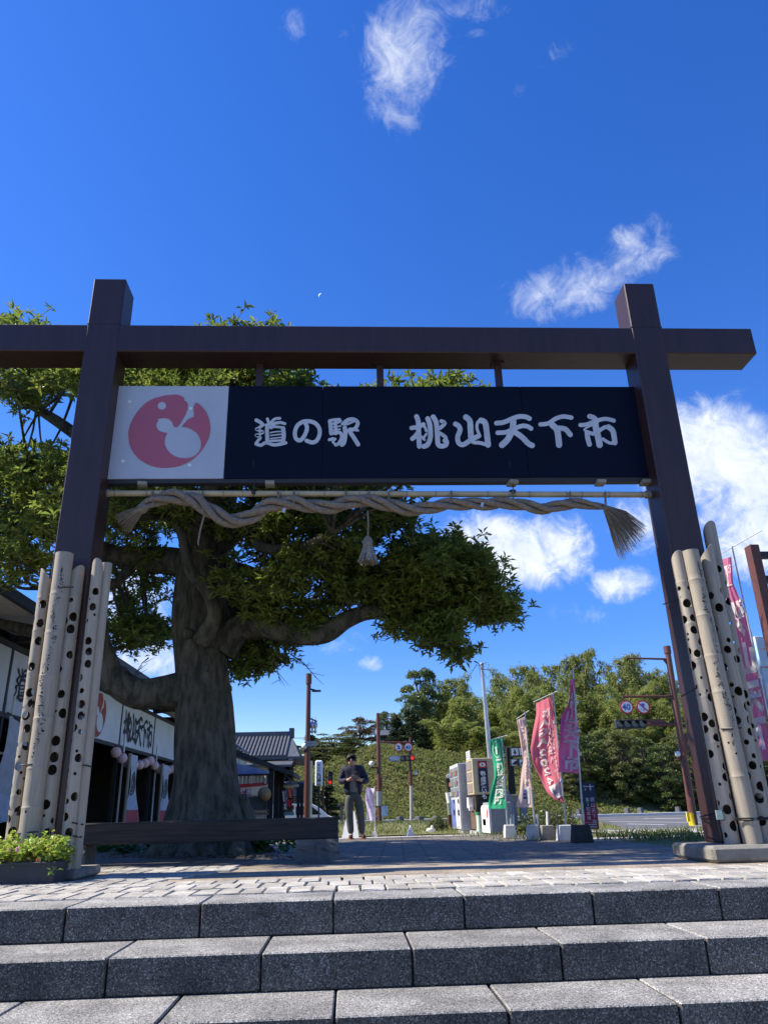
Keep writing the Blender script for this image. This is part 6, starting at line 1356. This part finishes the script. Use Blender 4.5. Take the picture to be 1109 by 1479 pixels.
t, cl, fn = flag('banner_flag', MYf + .1, [(822, 983), (822.5, 1002), (820, 1018), (811, 1032), (808.5, 1048), (807.5, 1070), (806, 1091), (807, 1106), (806, 1115)], [(829, 980), (830.5, 996), (832.5, 1020), (834.5, 1050), (836, 1080), (837, 1100), (835.5, 1117)], [(821, 978), (829, 962)], [(826.7, 966), (842, 1196)], None, 'twisted magenta banner flag with big white lettering, rightmost of the flag row', mag, .09, 13)
obj('lettering', stack(fn, '桃山天下市', .62, .12, .78, .168, mirror=False, bold=.05), print_w, cl)
# weighted bases
def weight(px0, px1, y0, y1, Y, label, m):
    a, c = P(px0, y1, Y), P(px1, y1, Y); w = c.x - a.x; zt = P((px0 + px1) / 2, y0, Y).z; z0 = ground_z(Y); b = MB(); b.box(((a.x + c.x) / 2, Y + w * .4, (z0 + zt) / 2 - .004), (w, w * .85, zt - z0), taper=.80, bevel=.012)
    return obj('flag_base', b, m, base=((a.x + c.x) / 2, Y + w * .4, z0), label=label, cat='flag base', group='weighted flag bases')
weight(729, 747, 1191, 1211, GY, 'white concrete flag base under the green flag', M['white_conc']); weight(762.5, 781, 1191, 1213, PY, 'white concrete flag base under the peach flag', M['white_conc'])
weight(782, 804, 1191.5, 1213, PY - .1, 'weathered brown grey flag base holding only a short white stub', M['concrete']); weight(807.5, 830, 1191, 1215.5, RYf, 'white concrete flag base under the red flag', M['white_conc']); weight(829.5, 858, 1191, 1217, MYf, 'black concrete flag base under the magenta flag', M['concrete_dark'])
a = P(790.5, 1193, PY + .05); b = MB(); b.cyl(a, P(790, 1172, PY + .05), .022, 8); obj('stub_pole', b, M['white_paint'], base=a, label='short white stub pole standing in the weathered flag base', cat='pole')
for px, Y in ((737.5, GY + .2), (741, GY + .3), (776, PY + .2)): a = P(px, 1193, Y); b = MB(); b.cyl(a, P(px - .5, 1176, Y), .02, 8); obj('socket_pipe', b, M['steel'], base=a, label={737.5: 'short steel pipe in the green flag base, left one', 741: 'short steel pipe in the green flag base, right one', 776: 'short steel pipe beside the peach flag pole'}[px], cat='pipe')
# parking sign
KY = MYf + .35; q = [P(840, 1131, KY), P(857.5, 1131, KY), P(865, 1197.5, KY), P(845.5, 1197.5, KY)]
ps = thing('parking_sign', (q[2] + q[3]) / 2, 'upright navy and red parking sign with white vertical lettering behind the black flag base', 'sign')
pf = lambda u, v, o=0.0: q[0].lerp(q[1], u).lerp(q[3].lerp(q[2], u), v) - Vector((0, o, 0))
b = MB(); b.prism([pf(0, 0), pf(1, 0), pf(1, .40), pf(0, .62)], (0, .03, 0)); n_ = obj('navy_panel', b, mat('parking_navy', (.015, .03, .085), .5), ps)
b = MB(); b.prism([pf(0, .622), pf(1, .402), pf(1, 1), pf(0, 1)], (0, .03, 0)); r_ = obj('red_panel', b, mat('parking_red', (.36, .015, .05), .5), ps)
tf = lambda u0, v0, du, dv: (lambda x, y: pf(u0 + x * du, v0 - y * dv, .012))
b = MB()
for i, ch in enumerate('桃山天下市'): text_on(b, ch, tf(.70, .30 + .12 * (i + 1) - .02, .34, .105), .02)
for i, ch in enumerate('第２駐車場'): text_on(b, ch, tf(.30, .30 + .10 * (i + 1) - .0, .30, .092), .02)
text_on(b, 'P', tf(.22, .17, .3, .07), .03); b.prism([pf(.1, .065, .012), pf(.9, .065, .012), pf(.9, .085, .012), pf(.1, .085, .012)], (0, -.003, 0)); b.prism([pf(.55, .03, .012), pf(.67, .03, .012), pf(.67, .16, .012), pf(.55, .16, .012)], (0, -.004, 0)); b.prism([pf(.04, .075, .012), pf(.16, .05, .012), pf(.16, .1, .012)], (0, -.005, 0))
for v in (.89, .94): b.prism([pf(.2, v, .012), pf(.82, v, .012), pf(.82, v + .025, .012), pf(.2, v + .025, .012)], (0, -.003, 0))
b.prism([pf(.05, .855, .012), pf(.95, .855, .012), pf(.95, .86, .012), pf(.05, .86, .012)], (0, -.003, 0)); obj('lettering', b, print_w, ps)

# ------------------------------------------------------------------ right edge: pink flag, map board, brown post
PYf = 10.6
t, cl, fn = flag('banner_flag', PYf, [(1036, 810), (1042, 844), (1050, 875), (1056, 906), (1063, 941), (1070.6, 973), (1076, 1014), (1087, 1061), (1094, 1090), (1098, 1100)], [(1055.5, 804), (1058, 842), (1070, 869), (1085, 914), (1091, 944), (1098, 988), (1106, 1040), (1112, 1075), (1120, 1096)], [(1033, 804), (1100, 766)], [(1056.5, 789), (1122, 1100)], None, 'long pink and white banner flag behind the right bamboo lanterns', pink, .07, 21, grip=(.22, .6))
b = MB(); b.grid(lambda u, v: fn(.03 + .85 * u, .035 + .10 * v, .010), 6, 6); w = obj('white_field', b, print_w, cl)
b = MB(); [text_on(b, ch, lambda x, y, i=i: fn(.62 - .36 * i + y * .3, .085 + x * .10, .016), .03) for i, ch in enumerate('道の')]; obj('field_lettering', b, pink, w)
b = MB()
for ch, v in zip('桃山天下', (.20, .40, .58, .76)): text_on(b, ch, lambda x, y, v=v: fn(.45 + x * .95, v + (1 - y) * .16, .014), .07, mirror=True)
obj('lettering', b, print_w, cl)
b = MB(); a = G(1128, 1240); b.box((P(1122, 1100, PYf).x, PYf + .05, .12), (.34, .34, .24), taper=.8, bevel=.015); b.cyl((P(1122, 1100, PYf).x, PYf + .02, .2), P(1121, 1096, PYf), .02, 8); obj('flag_base', b, M['white_conc'], base=(P(1122, 1100, PYf).x, PYf, 0), label='concrete base of the pink flag at the right edge', cat='flag base', group='weighted flag bases')
NY = 9.6; a, c = P(1088.5, 786, NY), P(1096.5, 850, NY); d = (a - c); btm = a - d * (a.z / d.z)
t = thing('brown_post', btm, 'square red brown post with dark brackets at the right edge behind the pink flag', 'post')
b = MB(); w2 = .085; b.box((a.x, NY + .08, a.z / 2), (.135, .16, a.z), bevel=.008); obj('post', b, M['rust_pole'], t)
for dz in (.10, .45): b = MB(); b.span((a.x + .08, NY + .02, a.z - dz - .08), (a.x + .75, NY + .14, a.z - dz)); obj('bracket', b, M['charcoal'], t)
MYb = 10.9; a, c = P(1089, 919, MYb), P(1122, 1160, MYb)
mbd = thing('map_board', (a.x + 1.3, MYb, 0), 'large pale blue illustrated map board at the right edge', 'map board')
b = MB(); b.span((a.x, MYb, .35), (a.x + 2.6, MYb + .06, a.z), bevel=.005); pn = obj('panel', b, mat('map_print', (.40, .60, .74), .4, (.62, .70, .72), 2.5, sharp=(.5, .56)), mbd)
q_ = random.Random(4)
for i, cc in enumerate(((.62, .6, .15), (.62, .30, .24), (.6, .5, .34), (.66, .42, .36))):
    b = MB()
    for k in range(26): x, z = a.x + q_.uniform(.05, 2.5), q_.uniform(.5, a.z - .1); b.box((x, MYb - .004 - .0006 * i - .0001 * k, z), (q_.uniform(.04, .16), .003, q_.uniform(.02, .06)))
    obj('map_print', b, mat('map_ink', cc, .5), pn, kind='stuff')
for x in (.1, 2.5): b = MB(); b.span((a.x + x - .04, MYb + .07, 0), (a.x + x + .04, MYb + .15, a.z)); obj('leg', b, M['rust_pole'], mbd)
# ------------------------------------------------------------------ plants of the verge and the hillside
GB = leafmat('grass_blade', (.13, .17, .035), (.22, .21, .08), .35, 2)
def blades(name, pts, L, W, m, lean=.5):
    n = len(pts); d = rng.normal(size=(n, 3)) * lean * .6; d[:, 2] = 1; return leaf_mesh(name, np.asarray(pts, float), d, unit(n), L * (.5 + rng.random(n)), W, m, .1)
pts = []
for i in range(2600):
    x, y = random.uniform(4.45, 9.5), random.uniform(10.4, 16.0); pts.append((x, y, .0))
for i in range(500):
    p = G(random.uniform(862, 1010), random.uniform(1209, 1216)); pts.append(p[:])
meshobj('weeds', blades('weeds', pts, .12, .014, GB, .7), None, label=None, kind='stuff')
pts = [(random.uniform(-6, 7), y, island_z(0, y)) for y in (20.5 + 12 * random.random() ** 1.5 for _ in range(9000))]
meshobj('island_grass', blades('island_grass', pts, .10, .02, GB, .8), None, kind='stuff')
pts = [(XA - .3 + random.gauss(0, .5), random.uniform(16.6, 21.5), ground_z(19)) for _ in range(150)] + [(3.0 + random.gauss(.2, .4), random.uniform(13.2, 17), 0) for _ in range(260)]
meshobj('joint_weeds', blades('joint_weeds', pts, .09, .013, GB, .9), None, kind='stuff')

LM = {'bamboo': leafmat('bamboo_leaf', (.25, .29, .07), (.31, .33, .09), .55, .25, .4), 'bamboo_dark': leafmat('bamboo_leaf_dark', (.20, .235, .062), (.25, .27, .078), .55, .25, .4), 'broad': leafmat('broadleaf', (.095, .135, .036), (.14, .17, .042), .25, .5, .4), 'dark': leafmat('conifer_needles', (.028, .05, .018), (.045, .068, .02), .15, .5, .4),
      'brown': leafmat('autumn_leaf', (.16, .10, .05), (.11, .09, .045), .3, .5, .4), 'olive': leafmat('olive_leaf', (.13, .15, .04), (.18, .18, .055), .3, .5, .4), 'shrub': leafmat('shrub_leaf', (.09, .12, .03), (.13, .13, .04), .3, 2, .4)}
def proto_bamboo(seed, m):
    r = random.Random(seed); t = thing('bamboo_plant', (0, -500, 0), '', ''); t['local'] = 1; tips = []; dirs = []; cu = MB()
    for k in range(9):
        bx, by = r.gauss(0, 1.1), r.gauss(0, .8); H = r.uniform(7.5, 12); az = r.uniform(0, 6.28); bend = r.uniform(1.4, 3.4); pts = []
        for i in range(9):
            u = i / 8; pts.append(Vector((bx + math.cos(az) * bend * u ** 2.6, by + math.sin(az) * bend * u ** 2.6, H * (u - .09 * u ** 5))))
        cu.tube(pts, [.06, .06, .055, .05, .045, .04, .03, .02, .008], 5, caps=False)
        for i in range(115):
            u = r.uniform(.12, 1) ** .8; f = u * 8; j = min(int(f), 7); p = pts[j].lerp(pts[j + 1], f - j); ln = (1.25 - .75 * u) * r.uniform(.4, 1.25); a = r.uniform(0, 6.28)
            e = Vector((math.cos(a) * ln, math.sin(a) * ln, r.uniform(-.15, .5) * ln))
            for q in range(8):
                w = r.uniform(.3, 1.05); tips.append((p + e * w + Vector((r.gauss(0, .12), r.gauss(0, .12), -.25 * w * w + r.gauss(0, .1))))[:]); dirs.append((e.x + r.gauss(0, .35), e.y + r.gauss(0, .35), -.45 + r.gauss(0, .4)))
    n = len(tips); me = leaf_mesh('foliage', np.array(tips), np.array(dirs), unit(n) * .6 + np.array((0, 0, 1.)), .42 * (.6 + .8 * rng.random(n)), .12, m, .1); meshobj('foliage', me, t, kind='stuff'); obj('culms', cu, M['bamboo_pole'], t, kind='stuff'); return t
def proto_tree(seed, m, shape='round', n=72, leaf=.32):
    r = random.Random(seed); t = thing('hillside_tree', (0, -500, 0), '', ''); t['local'] = 1; tr = MB(); tr.tube([(0, 0, -.5), (.1, 0, 2.5), (0, .1, 5), (.1, 0, 8)], [.28, .22, .15, .05], 7); P_ = []
    for k in range(n):
        if shape == 'cone': z = r.uniform(.8, 9.7); R = 2.5 * (1 - z / 10.6) + .25
        else: z = r.uniform(.7, 9.3); R = 3.4 * math.sqrt(max(.05, 1 - ((z - 4.8) / 4.8) ** 2))
        a = r.uniform(0, 6.28); q = R * math.sqrt(r.uniform(.3, 1)); c = np.array((q * math.cos(a), q * math.sin(a), z)); rad = r.uniform(.7, 1.15) * (.75 if shape == 'cone' else 1.0)
        tr.tube([(0, 0, z * .6), tuple(c * np.array((.6, .6, .9))), tuple(c)], [.07, .05, .02], 4, caps=False)
        v = unit(150); v[:, 2] = np.abs(v[:, 2]) * .9 - .25; P_.append(c + v * rad * (.7 + .35 * rng.random((150, 1))) * np.array((1, 1, .62)))
    P_ = np.concatenate(P_); N = len(P_); d = unit(N); d[:, 2] *= .5; nn = unit(N) * .7; nn[:, 2] += .8
    meshobj('crown', leaf_mesh('crown', P_, d, nn, leaf * (.6 + .8 * rng.random(N)), leaf * .55, m, .12), t, kind='stuff'); obj('trunk', tr, M['bark'], t); return t
protos = {'bamboo': [proto_bamboo(s, LM['bamboo']) for s in (1, 2)] + [proto_bamboo(s, LM['bamboo_dark']) for s in (3, 4)], 'broad': [proto_tree(5, LM['broad']), proto_tree(6, LM['broad'])], 'olive': [proto_tree(7, LM['olive'])], 'dark': [proto_tree(8, LM['dark'], 'cone')], 'brown': [proto_tree(9, LM['brown'], n=56)]}
used_ = set()
def plant(kind, px, ytop, wpx, Y, label, group=None, ybase=None, pick=None, name=None):
    p = P(px, 1100, Y); z0 = hill_z(p.x, Y) - .3 if Y > 62 else ground_z(Y); zt = P(px, ytop, Y).z; H = max(zt - z0, 1.0)
    ref = {'bamboo': (11.3, 6.2)}.get(kind, (10.0, 8.0 if kind != 'dark' else 5.6)); w = wpx / FOC * Y * 1.02
    s = protos[kind][pick if pick is not None else random.randrange(len(protos[kind]))]
    sc = (w / ref[1], w / ref[1], H / ref[0])
    if s.name not in used_: used_.add(s.name); o = s; o.location = (p.x, Y, z0); o.scale = sc; o.rotation_euler = (0, 0, random.uniform(0, 6.28))
    else: o = dup(s, (p.x, Y, z0), random.uniform(0, 6.28), sc)
    if name: o.name = name
    return tag(o, label, 'bamboo' if kind == 'bamboo' else 'tree', group)
GBm = 'bamboo in the middle of the grove'; LBm = 'feathery bamboo halfway up the grove covering the hill on the right'
topline = [(618, 1010), (640, 985), (665, 968), (700, 962), (740, 955), (780, 950), (820, 942), (860, 940), (885, 940), (905, 938), (935, 950), (970, 950), (1010, 962), (1060, 970), (1120, 960), (1200, 955)]
def tl(x): return float(np.interp(x, [p[0] for p in topline], [p[1] for p in topline]))
for i, x in enumerate(range(632, 1240, 26)):                       # back row on the skyline
    plant('bamboo', x + random.uniform(-6, 6), tl(x) + random.uniform(-8, 14), random.uniform(58, 78), random.uniform(98, 108), 'feathery bamboo on the skyline of the grove covering the hill on the right', 'bamboo along the skyline of the grove', pick=2 + i % 2)
for i, x in enumerate(range(640, 1240, 30)):                       # middle row
    plant('bamboo', x + random.uniform(-8, 8), tl(x) + random.uniform(22, 58), random.uniform(56, 76), random.uniform(86, 94), LBm, GBm, pick=(0, 1, 2)[i % 3])
for i, x in enumerate(range(648, 1240, 34)):                       # front row
    plant('bamboo', x + random.uniform(-8, 8), (1030 if x < 720 else 1040) + random.uniform(-16, 22), random.uniform(50, 66), random.uniform(77, 82), 'leafy bamboo at the front edge of the grove, above the bank and roadside trees', 'bamboo at the front edge of the grove', pick=(0, 0, 1)[i % 3] if x < 740 else (2, 1, 3)[i % 3])
GT = 'trees at the foot of the hill beyond the road'; LT = 'dense green tree at the foot of the hill beyond the road on the right'
for i, (x, yt, w) in enumerate(((822, 1076, 50), (846, 1058, 58), (874, 1066, 54), (900, 1050, 60), (928, 1062, 56), (955, 1072, 56), (985, 1056, 60), (1015, 1060, 60), (1050, 1050, 70), (1100, 1050, 80), (1160, 1040, 90), (835, 1102, 46), (865, 1112, 44), (905, 1108, 50), (945, 1110, 50), (985, 1104, 54), (805, 1112, 40))):
    plant('broad' if i % 3 else 'olive', x, yt, w, 70 + (i * 37 % 5) * .9, LT, GT)
# single trees that can be told apart
plant('broad', 612, 962, 74, 96, 'big round evergreen on the skyline left of the bamboo grove', name='hillside_tree', pick=0)
plant('broad', 590, 1000, 50, 92, 'round tree just below the big skyline evergreen, half hidden by the hanging branch', pick=1)
plant('dark', 574, 1034, 36, 84, 'dark conifer behind the two round road signs'); plant('dark', 596, 1022, 44, 83, 'broad dark conifer at the left end of the bamboo'); plant('dark', 610, 1044, 36, 82, 'dark conifer nearest the bamboo, right of the signal post')
plant('broad', 560, 1026, 46, 100, 'small far tree peeping over the hilltop house', pick=1)
plant('brown', 520, 1030, 62, 92, 'reddish brown autumn tree left of the dark lamp post')
plant('broad', 497, 1078, 44, 77, 'low dark tree on the slope just left of the man', pick=1); plant('olive', 446, 1084, 46, 76, 'light green low tree between the lamp post and the light-box sign'); plant('broad', 470, 1070, 40, 86, 'dark tree rising behind the wide light green tree', pick=0)
plant('olive', 480, 1058, 82, 80, 'wide light green tree on the slope left of the man'); plant('broad', 507, 1064, 46, 84, 'dark green tree under the autumn tree', pick=0); plant('dark', 450, 1060, 40, 82, 'dark tree behind the lamp post globe'); plant('broad', 432, 1076, 46, 78, 'green tree beside the gable of the tiled house', pick=0)
plant('olive', 345, 1055, 34, 90, 'tree top showing over the tiled house ridge'); plant('broad', 462, 1088, 40, 76, 'low green tree behind the light-box sign', pick=1); plant('broad', 400, 1075, 60, 88, 'tree hidden mostly behind the tiled house', pick=0)
plant('dark', 473, 1132, 42, 58, 'dark bushy tree behind the white van', pick=0); plant('dark', 455, 1128, 30, 57, 'dark bushy tree left of the light-box sign post', pick=0)
for k, v in protos.items():
    for o in v:
        if o.name not in used_ and o.location.y < -400:
            for ch in list(o.children): bpy.data.objects.remove(ch)
            bpy.data.objects.remove(o)
# bank cover
n = 75000; X_ = rng.uniform(-30, 24, n); Y_ = 63.6 + 16.5 * rng.random(n); lump = .22 * np.sin(X_ * 1.9 + np.sin(Y_ * 1.3) * 2) * np.sin(Y_ * 2.1) + .16 * np.sin(X_ * 4.3 + 1) * np.sin(Y_ * 4.7)
Z_ = np.array([hill_z(a, b_) for a, b_ in zip(X_, Y_)]) + .1 + np.maximum(lump, -.05) + rng.random(n) * .22
d = unit(n); d[:, 2] = np.abs(d[:, 2]) * .8; d[:, 1] -= .2; nn = unit(n) * .8; nn[:, 2] += .6; nn[:, 1] -= .5
meshobj('bank_cover', leaf_mesh('bank_cover', np.stack([X_, Y_, Z_], 1), d, nn, .24 * (.6 + .8 * rng.random(n)), .15, leafmat('bank_cover_leaf', (.19, .215, .055), (.22, .22, .07), .45, .35, .22, .75), .1), None, kind='stuff')
# shrubs near the flags
def shrub(px, py, Y, w, h, label, n=900, m='shrub', leaf=.07):
    p = Vector((P(px, py, Y).x, Y, ground_z(Y))); t = thing('shrub', p, label, 'shrub'); r = unit(n); r[:, 2] = np.abs(r[:, 2]); k = (.55 + .5 * rng.random((n, 1))); pp = r * k * np.array((w / 2, w / 2.4, h)); pp += .06 * w * np.sin(pp[:, [1, 2, 0]] * 9)
    dd = unit(n); nn = unit(n); nn[:, 2] += .6; meshobj('foliage', leaf_mesh('foliage', pp, dd, nn, leaf * (.6 + .8 * rng.random(n)), leaf * .5, LM[m], .1), t, kind='stuff')
    b = MB()
    for i in range(7): a = i * .9; b.tube([p, p + Vector((math.cos(a) * w * .3, math.sin(a) * w * .25, h * .75))], [.015, .006], 4, caps=False)
    obj('stems', b, M['bark'], t, kind='stuff'); return t
shrub(632, 1203, 21.5, .62, .44, 'low loose shrub left of the vending machines'); shrub(642, 1203, 22.6, .5, .3, 'small shrub tucked behind the striped marker post')
shrub(786, 1200, 17.5, 1.15, .52, 'rounded shrub behind the flag bases'); shrub(812, 1200, 18.6, 1.0, .50, 'shrub between the red flag pole and the road'); shrub(754, 1208, 16.8, .45, .2, 'small low shrub between the green and peach flag bases', 400)
# white arched railing on the bank top
RYl = 79.0; RT = [(500, 1104), (508, 1098), (517, 1091), (527, 1085.5), (537, 1082.3), (547, 1081), (557, 1081), (565, 1083), (572, 1086), (578, 1090), (586, 1092), (596, 1093), (612, 1093.5), (624, 1094)]
rail = thing('railing', P(560, 1090, RYl), 'white arched pipe railing along the top of the grass bank', 'railing')
for dy in (0, 2.6, 5.2): b = MB(); b.tube(smooth_path([P(x, y + dy, RYl) for x, y in RT], 3), .07, 6); obj('rail', b, M['white_paint'], rail)
for i in range(1, len(RT) - 1): x, y = RT[i]; b = MB(); b.tube([P(x, y, RYl), P(x, y + 9, RYl)], .07, 6); obj('post', b, M['white_paint'], rail)
# small hipped-roof house on the hill
HYl = 86.0; a, c = P(541, 1062, HYl), P(571, 1062, HYl); tz = P(556, 1052, HYl).z; zf = hill_z(3, HYl) - .3
hh = thing('hill_house', ((a.x + c.x) / 2, HYl + 2, zf), 'small grey hipped-roof pavilion on the hilltop beside the dark lamp post', 'house')
b = MB(); A = [Vector((a.x, HYl, a.z)), Vector((c.x, HYl, a.z)), Vector((c.x, HYl + 4, a.z)), Vector((a.x, HYl + 4, a.z))]; B = [Vector((a.x + .9, HYl + 1.6, tz)), Vector((c.x - .9, HYl + 1.6, tz)), Vector((c.x - .9, HYl + 2.4, tz)), Vector((a.x + .9, HYl + 2.4, tz))]
b.add(A + B, [[3, 2, 1, 0], [4, 5, 6, 7], [0, 1, 5, 4], [1, 2, 6, 5], [2, 3, 7, 6], [3, 0, 4, 7]]); obj('roof', b, M['tile'], hh)
b = MB(); b.span((a.x + .5, HYl + .5, a.z - .45), (c.x - .5, HYl + 3.5, a.z - .02)); obj('fascia', b, M['charcoal'], hh)
for x in (a.x + .55, (a.x + c.x) / 2 - .3, c.x - .75): b = MB(); b.span((x, HYl + .55, zf), (x + .2, HYl + .75, a.z - .46)); obj('post', b, M['house_wall'], hh)
b = MB(); b.span((a.x + .6, HYl + 2.6, zf), (c.x - .6, HYl + 2.8, a.z - .46)); obj('wall', b, M['house_wall'], hh)
# the moon: the lit sliver of a far sphere
mc = ray(463.5, 427).normalized(); mpos = mc * 2400; R_ = 7.5; e1 = (-CR * .8 + CU * .6).normalized(); e1 = (e1 - mc * e1.dot(mc)).normalized(); e2 = mc.cross(e1)
b = MB(); b.grid(lambda u, v: mpos + ((e1 * math.cos(math.radians(58 * v)) - mc * math.sin(math.radians(58 * v))) * math.cos(math.pi * (u - .5)) + e2 * math.sin(math.pi * (u - .5))) * R_, 24, 6)
obj('moon', b, mat('moonlit_surface', (.5, .5, .5), 1.0, emit=(.8, .87, 1.0, .22)), base=mpos, label='tiny pale crescent moon in the blue sky above the crossbeam', cat='moon')
for o in list(bpy.data.objects):
    if 'local' in o: del o['local']
